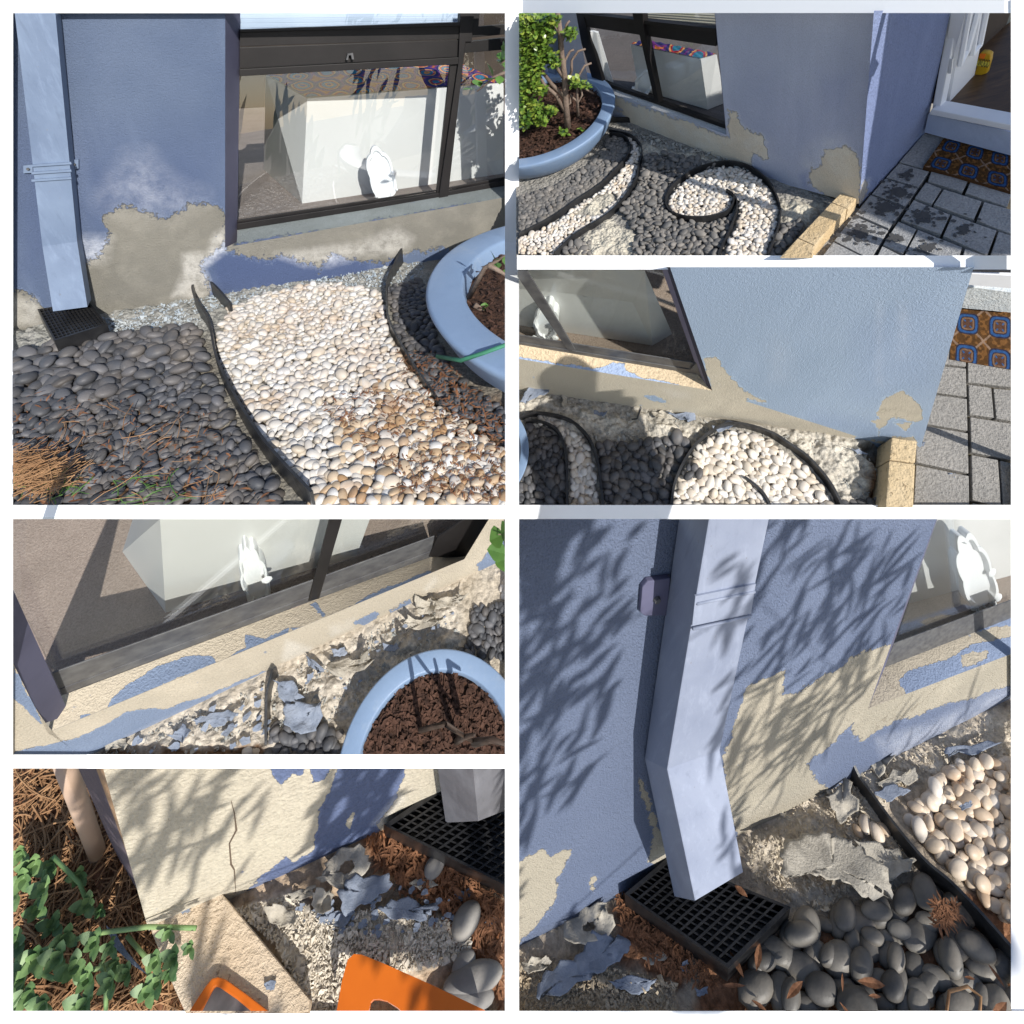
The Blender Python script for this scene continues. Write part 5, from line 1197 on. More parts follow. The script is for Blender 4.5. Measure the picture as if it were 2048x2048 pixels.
crumbs(P, A3([(30, 1000), (1932, 1230), (1932, 1300), (1100, 1330), (600, 1330), (30, 1130)]), 900, .005, 'pale crumbs of render on the ground below the middle right window', 57, M['crumb'])
crumbs(P, A4([(30, 1270), (700, 1370), (830, 1560), (740, 1760), (560, 1800), (300, 1450)]), 1600, .006, 'pale gravel crumbs between the arched edging and the corner', 58, M['crumb'])
fl = [(A3([(330, 940), (470, 1000), (490, 1050), (400, 1075)]), 'flake_grey', 'grey curled render flake standing in the photographer shadow', .02, .06), (A3([(140, 890), (240, 900), (290, 950), (150, 1020), (60, 1040), (100, 960)]), 'flake_blue', 'pale blue paint flake at the far left of the middle right view', .06, .02),
      (A3([(620, 1100), (720, 1110), (700, 1140), (620, 1130)]), 'flake_blue', 'small blue paint flake in the middle of the bare ground', .02, .02), (A3([(1050, 1110), (1200, 1090), (1230, 1150), (1100, 1170)]), 'flake_grey', 'pale render flake with a dark stick beside it', .02, .03),
      (A3([(1160, 1100), (1380, 1100), (1400, 1180), (1250, 1160)]), 'flake_blue', 'torn blue paint flake with holes at the wall foot', .03, .03), (A3([(1500, 1235), (1640, 1170), (1700, 1200), (1560, 1260)]), 'flake_blue', 'blue paint flake leaning on the top of the arched edging', .03, .03),
      (A4([(620, 1390), (680, 1390), (745, 1430), (700, 1425)]), 'flake_blue', 'thin blue paint flake on the pale gravel near the corner', .03, .02), (A4([(1360, 1570), (1420, 1575), (1410, 1605), (1370, 1600)]), 'flake_blue', 'blue paint flake lying on a sunlit paver', .014, .01), (A4([(1140, 1330), (1180, 1340), (1175, 1370), (1140, 1360)]), 'flake_blue', 'tiny blue paint flake on the paver beside the stone edging', .014, .01)]
for i, (q, m_, lab, li, cu) in enumerate(fl): flake_poly(P, q, M[m_], lab, li*.6, cu*.7, i+60, rag=.10, th=.003)
tag(MB(P).tube([P.G(A3([(905, 1165)])[0], .01), P.G(A3([(945, 1160)])[0], .02), P.G(A3([(975, 1068)])[0], .03)], .003, 6).build('stick', M['rubber'], None, clip=0), 'dark bent stick on the bare ground, middle right view', 'stick')
zr = .07; pt, c, r, ri = make_planter(P, zr, A3([(60, 1165), (122, 1330), (75, 1600)]), .85, 'blue planter edge cut by the left border of the middle right view')
# ---- photographer: stands beside the picture, only the shadow is seen
def surf(z):
    a = P.G(z); b = P.W(z); return a if a[1] < 0 else b
T_ = 1.30
def ph(z, k=0.0, dt=0.0): return surf(z)+SL3*(T_+dt)
SL3 = P.M @ np.array(S_CAM)
def skin_person(P, joints, edges, name, label, m, sub=2, root=0):
    me = bpy.data.meshes.new(name); Pc = to_world(P.cam(np.array([j[0] for j in joints]))); o0 = Pc[root].copy()
    me.from_pydata([tuple(p-o0) for p in Pc], edges, []); o = bpy.data.objects.new(name, me); C.objects.link(o); o.location = o0
    md = o.modifiers.new('skin', 'SKIN'); 
    for i, j in enumerate(joints): me.skin_vertices[0].data[i].radius = (j[1], j[1]) if not hasattr(j[1], '__len__') else j[1]
    me.skin_vertices[0].data[root].use_root = True
    s = o.modifiers.new('sub', 'SUBSURF'); s.levels = sub; s.render_levels = sub
    bpy.context.view_layer.update(); dg = bpy.context.evaluated_depsgraph_get(); m2 = bpy.data.meshes.new_from_object(o.evaluated_get(dg))
    o.modifiers.clear(); o.data = m2; m2.name = name; m2.shade_smooth(); m2.materials.clear(); m2.materials.append(m); return tag(o, label, 'person')
jo = [(ph((330, 1800)), .15), (ph((320, 1700)), .15), (ph((285, 1600)), .11), (ph((225, 1500)), .042), (ph((208, 1450)), .046), (ph((204, 1405)), .050), (ph((203, 1370)), .038),
      (ph((140, 1600)), .06), (ph((20, 1740)), .06), (ph((400, 1600)), .07), (ph((480, 1690)), .055), (ph((450, 1600)), .045), (ph((405, 1530)), .035), (ph((395, 1500)), .025), (ph((450, 2050)), .10), (ph((250, 2050)), .10), (ph((470, 2300)), .07), (ph((240, 2300)), .07), (ph((480, 2600)), .045), (ph((230, 2600)), .045)]
ed = [(0, 1), (1, 2), (2, 3), (3, 4), (4, 5), (5, 6), (2, 7), (7, 8), (2, 9), (9, 10), (10, 11), (11, 12), (12, 13), (0, 14), (0, 15), (14, 16), (15, 17), (16, 18), (17, 19)]
skin_person(P, jo, ed, 'person', 'person outside the view holding up a phone, casting a shadow over the dark pebbles', simple('dark_clothes', (.05, .05, .07), (.08, .08, .1), 5))
pc = [ph(z) for z in [(318, 1478), (420, 1470), (430, 1535), (322, 1540)]]
tag(MB(P).prism(pc, nrm(SL3)*.01).build('phone', M['plastic'], None, clip=None), 'phone held up by the person beside the view', 'phone')

# ================================================================ PLOT 4 (middle left): window, sill with flaking paint, planter
P = P4; h = P.h
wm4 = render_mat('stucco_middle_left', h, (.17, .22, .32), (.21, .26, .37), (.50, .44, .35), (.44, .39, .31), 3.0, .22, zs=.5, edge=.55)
H4 = thing(P, 'house', P.W((700, 740)), 'low beige wall and sill with flaking blue paint under a wide window, middle left', 'house')
bl_ = [[(60, 905), (300, 850), (480, 760), (560, 745), (620, 745), (780, 690), (1010, 595), (1000, 625), (800, 720), (640, 800), (480, 862), (300, 960), (40, 960)], [(50, 580), (165, 800), (150, 805), (90, 740), (40, 700)], [(1340, 420), (1410, 375), (1430, 385), (1380, 430)], [(1470, 375), (1550, 325), (1555, 345), (1480, 390)], [(1800, 200), (1920, 60), (1920, 200), (1820, 240)]]
def inv(P, corners, n, m, polys, feather):
    z = grid_pts(corners, n, m); return -np.clip(np.max([sdf(z, q) for q in polys], axis=0)/feather, -1.5, 1.5)
pal = [([(1080, 480), (1200, 520), (1150, 560), (1080, 590), (1060, 560)], .6, 20), ([(1240, 430), (1340, 400), (1330, 440), (1250, 470)], .6, 20), ([(1600, 290), (1640, 240), (1650, 260), (1610, 300)], .5, 15), ([(480, 850), (1060, 580), (1100, 590), (500, 900)], .5, 30)]
for cs, n_, m_ in (([(14, 500), (180, 834), (420, 990), (14, 990)], 120, 120), ([(180, 833), (1752, 178), (1775, 330), (420, 992)], 300, 60), ([(1855, 10), (1925, 10), (1925, 178), (1752, 178)], 40, 40), ([(1752, 178), (1925, 178), (1925, 330), (1775, 330)], 40, 40)):
    mb, at = wall_patch(P, cs, n_, m_, [], pal, [], feather=20); at['bare'] = inv(P, cs, n_, m_, bl_, 20)
    mb.build('wall', wm4, H4, smooth=True, clip=6, attrs=at)
zs = P.W((1090, 465))[2]; rec = P.G((1090, 368), zs)[1]
sb = [[(400, 760), (420, 700), (560, 600), (700, 545), (800, 540), (820, 570), (640, 640), (420, 740), (300, 790), (290, 760)], [(840, 560), (930, 515), (930, 470), (1000, 480), (1090, 440), (1080, 470), (960, 520), (840, 575)], [(1300, 370), (1400, 310), (1620, 225), (1640, 235), (1480, 300), (1330, 375)], [(1100, 440), (1150, 430), (1130, 450)], [(1190, 340), (1230, 390), (1215, 395), (1170, 350)], [(480, 690), (520, 660), (560, 650), (520, 700)]]
mb, at = strip_patch(P, [(215, 700), (1165, 340), (1625, 170), (1765, 165)], [(178, 832), (1752, 178)], rec, 0.0, 300, 30, None)
zz = []
A_ = [(215, 700), (1165, 340), (1625, 170), (1765, 165)]; B_ = [(178, 832), (1752, 178)]
def along(pl, t):
    pl = np.array(pl, float); d = np.r_[0, np.cumsum(np.linalg.norm(np.diff(pl, axis=0), axis=1))]; s = t*d[-1]; return np.array([np.interp(s, d, pl[:, 0]), np.interp(s, d, pl[:, 1])])
zz = np.array([along(A_, i/300)*(1-j/30)+along(B_, i/300)*(j/30) for j in range(31) for i in range(301)])
at['bare'] = -np.clip(np.max([sdf(zz, q) for q in sb], axis=0)/16, -1.5, 1.5)
mb.build('sill', render_mat('sill_middle_left', h, (.19, .24, .34), (.22, .275, .375), (.55, .475, .36), (.49, .425, .33), 3.0, .18, edge=.55), H4, smooth=True, clip=6, attrs=at)
WN = MB(P)
barz([(196, 610), (1172, 262), (1640, 92), (1625, 162), (1165, 338), (232, 690)], .003, rec)
barz([(225, 670), (1165, 322), (1625, 150), (1622, 172), (1165, 340), (232, 692)], .004, rec)
win = WN.build('window', M['frame_light'], H4, bevel=.002, clip=4)
for q in ([(1248, 15), (1296, 15), (1205, 328), (1163, 338)], [(1770, 15), (1862, 15), (1752, 178), (1618, 170), (1650, 100)]):
    MB(P).prism([P.W(z, rec-.006) for z in q], (0, .006, 0)).build('mullion', M['frame'], win, bevel=.002, clip=4)
mb = MB(P); mb.add([P.W((30, 560), 0), P.W((165, 798), 0), P.W((263, 765), rec*.6), P.W((30, 250), rec*.6)], [(0, 1, 2, 3)]); mb.build('reveal', jm, H4, clip=6)
for q in ([(30, 15), (1262, 15), (1180, 290), (205, 615), (30, 260)], [(1285, 15), (1790, 15), (1640, 105), (1200, 280)]):
    MB(P).prism([P.W(z, rec+.006) for z in q], (0, .004, 0)).build('pane', M['glass3'], win, clip=4)
x0, x1 = P.W((0, 400), rec)[0]-1.5, P.W((1740, 100), rec)[0]+1.0; zf = zs
MB(P).add([(x0, rec-.001, zf-.002), (x1, rec-.001, zf-.002), (x1, rec+5, zf-.002), (x0, rec+5, zf-.002)], [(0, 1, 2, 3)]).build('carpet', carpet_mat('carpet_middle_left', (.27, .21, .18), (.38, .31, .27), 1.0), H4, clip=2)
MB(P).add([(x0, rec+2.2, zf), (x1, rec+2.2, zf), (x1, rec+2.2, zf+3), (x0, rec+2.2, zf+3)], [(0, 1, 2, 3)]).build('room_wall', M['room'], H4, clip=2)
t_, o = cabinet(P, zf, (625, 380), (1345, 165), (462, 150), (600, -40), (1420, -40), (440, -60), 'tall white cabinet with a clear bottom corner behind the glass, middle left view', M['white_lam'], M['cloth'], .004, lid=False)
tray(P, scallop(962, 262, 50, 125, 9, .16, -.22), rec+.03, .025, -.05, 'upright white scalloped tray leaning on the glass in front of the cabinet, middle left view')
gm4 = earth_mat('earth_middle_left', h, (.48, .42, .34), (.38, .33, .26), (.53, .48, .41), (.45, .40, .33), grit=1.2)
rub4 = [[(480, 860), (1000, 640), (1740, 280), (1740, 560), (1300, 760), (1000, 920), (340, 930)]]
def hf4(z, L, at): return (fbm(L[:, 0]*60/h, L[:, 1]*60/h, 5, 3)-.47)*.018*h*(.3+at['rubble'])
mb, at = ground_patch(P, [(14, 1040), (1925, 130), (1925, 930), (14, 1240)], 300, 180, hf4, dict(rubble=(rub4, 40), soil=([[(380, 905), (1000, 880), (1010, 960), (380, 960)]], 30)))
tag(mb.build('ground', gm4, None, smooth=True, clip=6, attrs=at), kind='structure')
tag(ribbon(P, [(1048, 612), (1020, 680), (1012, 770), (1008, 880)], .035, .005, taper=((0, .3, 1), (1.8, 1, .4))).build('edging', M['rubber'], None, clip=0), 'thin black edging strip rising against the low wall, middle left view', 'garden edging')
pebbles(P, 'dark', [(1015, 790), (1060, 800), (1290, 830), (1280, 960), (1005, 960)], .0165, 400, 'dark pebble between the thin black edging and the blue planter rim', 'dark pebbles below the blue flake', 71, layers=2)
pebbles(P, 'dark', [(1775, 360), (1905, 340), (1925, 560), (1700, 540), (1760, 500)], .0130, 500, 'dark oval pebble in the bed at the right edge of the middle left view', 'dark pebbles at the right edge', 72, layers=2)
pebbles(P, 'white', [(920, 890), (1000, 880), (1000, 960), (880, 960)], .015, 60, 'cream pebble left of the thin black edging, middle left view', 'cream pebbles left of the edging', 73, layers=1)
pebbles(P, 'white', [(1885, 260), (1920, 245), (1920, 370), (1895, 340)], .012, 90, 'cream pebble at the far right corner of the middle left view', 'cream pebbles at the far corner', 74, layers=1)
fl = [([(1150, 530), (1230, 590), (1200, 612), (1160, 570)], 'flake_blue', 'blue curled paint flake left of the big rolled render piece', .05, .05), ([(1240, 570), (1390, 530), (1410, 575), (1260, 615), (1235, 600)], 'flake_grey', 'rolled piece of beige render in the middle of the rubble', .06, .09),
      ([(1545, 390), (1640, 400), (1680, 425), (1560, 440), (1525, 420)], 'flake_grey', 'curled beige render piece near the right pebbles', .06, .08), ([(1620, 330), (1700, 320), (1775, 310), (1720, 345), (1640, 370)], 'flake_grey', 'long curled render piece at the wall foot, right', .06, .08), ([(1560, 340), (1640, 330), (1650, 380), (1580, 390)], 'flake_grey', 'standing curled render piece beside the long one', .06, .08),
      ([(735, 785), (800, 748), (905, 762), (860, 800), (740, 800)], 'flake_blue', 'leaf shaped blue paint flake with a dark hole left of the black edging', .03, .03), ([(1065, 740), (1230, 705), (1200, 830), (1120, 835), (1075, 800)], 'flake_blue', 'large flat blue paint flake above the dark pebbles', .05, .04), ([(1035, 640), (1110, 640), (1150, 710), (1060, 720)], 'flake_blue', 'blue paint flake behind the thin black edging', .04, .03),
      ([(1445, 500), (1500, 495), (1505, 520), (1450, 522)], 'flake_blue', 'small square blue paint flake on the pale rubble', .03, .02), ([(380, 850), (470, 850), (480, 890), (400, 905)], 'flake_grey', 'grey render flake at the lower left of the rubble', .03, .05), ([(640, 850), (690, 800), (720, 830), (690, 870)], 'flake_blue', 'crumpled blue grey flake at the foot of the low wall', .03, .05), ([(1250, 520), (1300, 510), (1310, 535), (1260, 545)], 'flake_blue', 'small blue flake above the rolled render piece', .03, .03)]
for i, (q, m_, lab, li, cu) in enumerate(fl): flake_poly(P, q, M[m_], lab, li*.5, cu*.5, i+80, rag=.12, th=.003)
crumbs(P, [(500, 860), (1000, 640), (1740, 280), (1740, 560), (1500, 600), (1300, 760), (1000, 900), (400, 920)], 1800, .0045, 'pale crumbs of render covering the ground, middle left view', 81, M['crumb'])
many_flakes(P, [(480, 870), (1000, 660), (1740, 300), (1700, 420), (1000, 880), (500, 915)], 55, .008, 'small scattered blue paint flakes, middle left view', 82, M['flake_blue'], .012)
zr = .08; pt, c, r, ri = make_planter(P, zr, [(1292, 880), (1450, 612), (1800, 545)], .80, 'pale blue planter with bark and bare branches, middle left view')
soil_disc(P, pt, c, ri*.99, zr*.72, 1.6, amp=.012)
chips(P, c, ri, zr*.78, 3500, .012, 7, 'shredded bark covering the planter soil, middle left view')
ps = P.G((1700, 860), zr*.75); VV = lambda x, y, k=0.0: P.V((x, y), ps+np.array((0, k, 0)))
plant(P, ps, [[VV(1480, 900), VV(1560, 830), VV(1680, 800), VV(1790, 870)], [VV(1790, 870), VV(1860, 860), VV(1915, 880)], [VV(1700, 880), VV(1750, 850), VV(1790, 840)]], 'twisted dark bare branches growing over the bark, middle left view', 15, simple('dark_twig', (.045, .03, .022), (.09, .06, .045), 20), M['leaf'], .02, 0, rad=.008, name='branch')
vb = P.W((1900, 90), -.12)
plant(P, vb, [[P.W((1935, 80), -.12), P.W((1880, 85), -.12)], [P.W((1935, 150), -.12), P.W((1895, 170), -.12)]], 'green leaves hanging in at the upper right corner of the middle left view', 16, M['twig'], M['leaf'], .035, 3, rad=.002, name='branch', spread=.002, leaf_from=.3, lw=.5)

# ================================================================ PLOT 5 (lower left): house corner, stone block, succulents, drain
P = P5; h = P.h
kx = h/1.3                                    # plot scale for loose things
wm5 = render_mat('stucco_lower_left', h, (.10, .13, .23), (.13, .165, .28), (.52, .47, .37), (.46, .41, .33), 1.5, .45, zs=.5, edge=.5)
H5 = thing(P, 'house', P.W((578, 1484)), 'cracked cream house corner with dark blue paint to its right, lower left view', 'house')
bl5 = [[(1015, 940), (1150, 940), (1140, 990), (1100, 985), (1060, 1030), (1035, 990)], [(1170, 940), (1260, 940), (1230, 1010), (1180, 1020)], [(1280, 940), (1700, 940), (1700, 960), (1530, 965), (1500, 1080), (1420, 1180), (1450, 1250), (1100, 1440), (1040, 1420), (1090, 1340), (1190, 1270), (1200, 1130), (1235, 1060)], [(930, 1420), (1080, 1300), (1110, 1330), (1050, 1480), (890, 1520)]]
spot = [[(1300, 1180), (1330, 1130), (1340, 1135), (1320, 1200)], [(1185, 1130), (1200, 1200), (1130, 1270), (1140, 1220)]]
cs = [(384, 950), (1750, 950), (1600, 1330), (578, 1640)]
mb, at = wall_patch(P, cs, 300, 220, [], [([(1400, 1180), (1500, 1060), (1530, 1080), (1440, 1180)], .7, 20), ([(890, 1440), (1000, 1400), (1060, 1470), (900, 1520)], .5, 40)], [], feather=30)
a_ = inv(P, cs, 300, 220, bl5, 30); z_ = grid_pts(cs, 300, 220); a_ = np.maximum(a_, np.clip(np.max([sdf(z_, q) for q in spot], axis=0)/15, -1.5, 1.5)); at['bare'] = a_
mb.build('wall', wm5, H5, smooth=True, clip=6, attrs=at)
ck = [(872, 1090), (885, 1140), (892, 1200), (866, 1250), (872, 1330), (884, 1350), (890, 1440)]
mb = MB(P); mb.tube([P.W(z, -.001) for z in ck], [.001, .002, .004, .003, .004, .003, .001], 5); mb.build('crack', simple('crack_dark', (.10, .07, .05), (.14, .1, .07), 20), H5, clip=0)
# side of the corner
g0 = P.G((578, 1485)); 
side = MB(P); top = P.W((384, 960)); bot = P.W((578, 1500)); bot2 = P.G((500, 1450)); bot2 = np.array((bot[0]-.02, bot[1]+1.2, bot[2])); nS = np.cross(bot-top, (0.05, 1, 0)); SP = lambda z: P.PL(z, bot, nS)
z4 = [(300, 950), (386, 950), (578, 1500), (545, 1520)]
def lean(z, k): p = P.W(z, k); return p
q = [lean((284, 940), .35), lean((352, 940), .10), lean((386, 940), 0), lean((579, 1520), 0), lean((556, 1500), .10), lean((520, 1480), .35)]
side = MB(P); side.add([q[1], q[2], q[3], q[4]], [(0, 1, 2, 3)]); side.build('corner', simple('ochre_bare_edge', (.40, .24, .13), (.33, .22, .14), 12, .95, .01), H5, clip=6)
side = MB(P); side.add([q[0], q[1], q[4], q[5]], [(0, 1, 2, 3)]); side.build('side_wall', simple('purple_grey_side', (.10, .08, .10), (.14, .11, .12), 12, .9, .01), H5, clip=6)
# background litter ground and side ground
gm5 = earth_mat('earth_lower_left', h, (.50, .38, .27), (.38, .28, .19), (.62, .55, .44), (.55, .47, .37), (.20, .085, .04), grit=.9)
rub5 = [[(880, 1500), (1100, 1440), (1200, 1520), (1500, 1490), (1760, 1560), (1780, 1640), (1700, 1700), (1520, 1740), (1330, 1900), (1150, 1900), (1120, 1780), (1040, 1640), (960, 1560)]]
soil5 = [[(30, 900), (620, 900), (560, 1500), (700, 1900), (30, 1900)], [(1350, 1230), (1480, 1180), (1905, 1480), (1905, 1900), (1780, 1760), (1700, 1500), (1420, 1350)]]
def hf5(z, L, at): return (fbm(L[:, 0]*30/h, L[:, 1]*30/h, 5, 3)-.47)*.012*h*(.3+at['rubble'])+at['rubble']*.03
mb, at = ground_patch(P, [(30, 1820), (1925, 940), (1925, 1900), (30, 1900)], 10, 10, None, {})
mb, at = ground_patch(P, [(560, 1500), (1925, 880), (1925, 1905), (560, 1905)], 300, 220, hf5, dict(rubble=(rub5, 40), soil=(soil5, 50)))
tag(mb.build('ground', gm5, None, smooth=True, clip=6, attrs=at), kind='structure')
# left bed: level ground running back past the corner
def hfl(z, L, at): return (fbm(L[:, 0]*20/h, L[:, 1]*20/h, 4, 3)-.47)*.02*h-.03
mb, at = ground_patch(P, [(30, 930), (640, 930), (720, 1905), (30, 1905)], 120, 160, hfl, dict(rubble=([[(-900, -900), (-899, -900), (-900, -899)]], 30), soil=(soil5, 50)))
tag(mb.build('ground', gm5, None, smooth=True, clip=6, attrs=at), kind='structure')
# straw and pine needles
straw(P, LB, 2600, .26, .0035, 91, 'tangle of dry brown straw and needles behind the succulents', 'straw_dark', 0, .07)
straw(P, LB, 1500, .28, .004, 92, 'lighter dry straw stalks lying over the lower left bed', 'straw', .03, .08)
leaf_litter(P, LB, 600, .12, 'brown dry leaves under the succulents, lower left view', 93, zoff=.04)
leaf_litter(P, [(1370, 1230), (1480, 1200), (1905, 1450), (1905, 1880), (1780, 1600), (1500, 1420)], 900, .045, 'reddish brown leaf bits beside the drain, lower left view', 94, zoff=.03)
# pipe
pb = P.G((385, 1310)); 
tag(MB(P).tube([P.V((238, 930), pb), P.V((310, 1130), pb), P.V((375, 1310), pb)], [.040, .038, .036], 24).build('plastic_pipe', simple('beige_plastic_pipe', (.40, .28, .20), (.46, .33, .25), 3, .45), None, smooth=True, clip=0), 'beige round plastic pipe standing in the straw at the house corner', 'pipe')
# succulents
M['succ'] = simple('succulent_leaf', (.055, .12, .04), (.19, .29, .11), 14, .45, .0, .4)
M['succ_stem'] = simple('succulent_stem', (.16, .28, .10), (.24, .34, .14), 4, .5)
def rosette(lf, c, ax, L, rs, n=8):
    ax = nrm(ax); u = nrm(np.cross(ax, (.3, .5, .8))); v = np.cross(ax, u)
    for k in range(n):
        a = k*2.4+rs.uniform(-.2, .2); el = .35+.9*(k/n); d = (u*math.cos(a)+v*math.sin(a))*math.cos(el)+ax*math.sin(el)
        leaf_mb(lf, c, d, ax, L*(1-.5*k/n)*rs.uniform(.85, 1.1), L*.30*(1-.4*k/n), .06)
def succ(P, z0, pts, ros, label, seed, L=.088, hb=.07):
    rs = random.Random(seed); b = P.G(z0, hb); t = thing(P, 'succulent', b, label, 'succulent'); mb = MB(P); lf = MB(P)
    for q in pts: mb.tube([P.G(z, hb+hh) for z, hh in q], [.009]*len(q), 8)
    for (x, y, hh, s) in ros: rosette(lf, P.G((x, y), hb+hh), np.array((rs.uniform(-.4, .4), rs.uniform(-.8, -.1), 1)), L*s*.9, rs, 7)
    mb.build('stem', M['succ_stem'], t, smooth=True, clip=0); lf.build('leaves', M['succ'], t, clip=0, smooth=True)
succ(P, (300, 1620), [[((60, 1690), .1), ((200, 1640), .15), ((360, 1590), .2), ((560, 1565), .28), ((740, 1570), .3)], [((480, 1600), .1), ((550, 1680), .15), ((570, 1790), .15)]], [(660, 1680, .3, .9), (640, 1580, .3, .7), (590, 1690, .28, .8), (720, 1640, .3, .6), (560, 1800, .15, .9), (600, 1770, .2, .8), (640, 1740, .2, .6)], 'green succulent shoot reaching over the cream stone block', 21)
rs_ = random.Random(5)
succ(P, (150, 1380), [[((340, 1500), .1), ((300, 1400), .12), ((200, 1300), .15)], [((150, 1450), .1), ((170, 1350), .15)]], [(130, 1330, .15, 1), (90, 1380, .15, 1), (170, 1420, .15, 1), (300, 1370, .1, .8), (140, 1500, .12, .9), (80, 1290, .1, .9), (330, 1480, .15, .9), (200, 1330, .1, .9), (60, 1440, .1, 1), (380, 1500, .1, .6)], 'cluster of dark green succulent rosettes in the upper part of the straw bed', 22)
succ(P, (150, 1740), [[((60, 1700), .1), ((200, 1760), .15), ((380, 1720), .2), ((430, 1600), .2)], [((400, 1880), .1), ((400, 1760), .2), ((380, 1700), .2)]], [(280, 1720, .22, 1.1), (330, 1760, .2, .9), (220, 1680, .2, 1.1), (140, 1680, .18, 1.1), (90, 1760, .15, 1.1), (170, 1850, .15, 1.1), (60, 1870, .1, 1.1), (420, 1770, .2, .9), (360, 1620, .22, .9), (480, 1740, .15, .7), (320, 1860, .15, 1.2), (250, 1600, .2, .9), (440, 1700, .15, .8), (60, 1620, .1, 1.1), (200, 1560, .1, .9), (420, 1640, .2, .7), (110, 1820, .15, 1)], 'low green succulents with oval leaves filling the lower left corner', 23)
# stone block
lm5 = limestone('speckled_cream_block', h*.8, (.56, .44, .31), (.64, .53, .40)); zb = .16
mb = MB(P); mb.prism([P.G(z, zb) for z in [(540, 1504), (800, 1394), (1170, 1840), (1150, 1960), (730, 1960), (640, 1760)]], (0, 0, -zb-.05))
tag(mb.build('edging_block', lm5, None, clip=5, bevel=.008), 'large cream stone block butted against the cracked house corner', 'kerb block')
# loose flakes
fl = [([(1200, 1390), (1240, 1310), (1310, 1255), (1370, 1260), (1395, 1330), (1360, 1380), (1280, 1420)], 'flake_grey', 'pale render flake with a dark hole beside the drain, lower left view', .16, .2, .32), ([(1280, 1430), (1330, 1370), (1470, 1370), (1480, 1420), (1390, 1480), (1300, 1530)], 'flake_blue', 'large lilac paint flake in front of the holed flake', .14, .08, None),
      ([(1090, 1440), (1190, 1405), (1180, 1450), (1100, 1470)], 'flake_grey', 'grey green curled flake standing at the wall foot', .14, .1, None), ([(1170, 1440), (1250, 1420), (1260, 1500), (1190, 1520)], 'flake_grey', 'bright cream flake between the lilac and green ones', .16, .12, None), ([(1140, 1530), (1250, 1440), (1260, 1510), (1340, 1500), (1310, 1550), (1160, 1560)], 'flake_blue', 'pale blue crumpled flake on the rubble heap', .1, .1, None),
      ([(1420, 1490), (1520, 1455), (1650, 1490), (1600, 1530), (1470, 1530)], 'flake_blue', 'long blue grey paint flake on top of the pale gravel heap', .14, .05, None), ([(1540, 1400), (1600, 1380), (1660, 1410), (1600, 1440)], 'flake_grey', 'beige flake lying below the black drain corner', .08, .04, None), ([(1810, 1540), (1880, 1525), (1890, 1550), (1830, 1570)], 'flake_blue', 'small lilac flake right of the round pebble', .06, .04, None), ([(710, 1450), (740, 1390), (760, 1410), (750, 1460)], 'flake_blue', 'pale flake standing on the far end of the stone block', .38, .04, None),
      ([(670, 1500), (710, 1485), (718, 1505), (690, 1515)], 'flake_blue', 'small blue flake on the stone block near its far end', .36, .01, None), ([(990, 1780), (1040, 1765), (1035, 1800), (1010, 1805)], 'flake_blue', 'small blue flake on the near half of the stone block', .36, .01, None), ([(730, 1445), (780, 1455), (770, 1470), (740, 1470)], 'flake_blue', 'lilac flake between the two flakes on the stone block', .36, .02, None),
      ([(1000, 1490), (1060, 1480), (1130, 1530), (1100, 1560), (1020, 1560)], 'flake_grey', 'cream lump of render beside the stone block', .15, .12, None), ([(1720, 1440), (1770, 1420), (1780, 1450), (1740, 1470)], 'flake_blue', 'lilac flake between drain and round pebble', .06, .04, None)]
for i, (q, m_, lab, li, cu, ho) in enumerate(fl): flake_poly(P, q, M[m_], lab, li*.48, cu*.5, i+100, rag=.13, th=.006, hole=ho)
flake_poly(P, [(400, 1560), (430, 1580), (480, 1660), (560, 1750), (500, 1710), (430, 1640)], M['flake_blue'], 'long narrow blue paint strip lying on the succulents', .17, .01, 140, rag=.02, th=.006)
crumbs(P, rub5[0], 5500, .013, 'heap of crumbled cream render, lower left view', 101, simple('cream_crumb', (.68, .62, .52), (.54, .48, .39), 10, .95), zoff=.035)
many_flakes(P, [(1100, 1480), (1600, 1380), (1800, 1560), (1300, 1600)], 70, .014, 'small scattered paint bits on the rubble heap', 102, M['flake_blue'], .05)
0 and pebbles(P, 'dark', [(1680, 1480), (1790, 1480), (1800, 1560), (1740, 1600)], .17, 1, 'large grey pebble half buried right of the gravel heap', 'large grey pebbles by the orange tools', 103, layers=1)
mb = MB(P)
def stone(z, sx, sy, sz, rot, m, label, P=P, zc=.03, nm='dark_pebble'):
    c = P.G(z, zc); me = peb_meshes('dark', PEBM['dark'])[1]; from mathutils import Euler
    e = np.array(Euler((0, 0, rot)).to_matrix()); vs = (np.array([v.co[:] for v in me.vertices])*np.array((sx, sy, sz)))@e.T+c+np.array((0, 0, sz*.4))
    b = MB(P); b.add(vs, [tuple(f.vertices) for f in me.polygons]); tag(b.build(nm, m, None, clip=0, smooth=True), label, 'pebble')
gs = simple('dusty_grey_stone', (.30, .28, .25), (.20, .19, .18), 6, .8, .004)
stone((1785, 1770), .150, .062, .05, -.15, gs, 'large flat grey pebble at the right edge above the orange tool'); stone((1745, 1850), .155, .06, .045, -.25, gs, 'grey pebble half hidden behind the orange tool'); stone((1760, 1545), .085, .06, .065, .3, gs, 'round dusty grey pebble right of the gravel heap'); stone((1640, 1340), .06, .045, .035, .2, gs, 'brown pebble below the black drain'); stone((1750, 1710), .065, .045, .03, .2, gs, 'small pebble above the flat grey pebble')
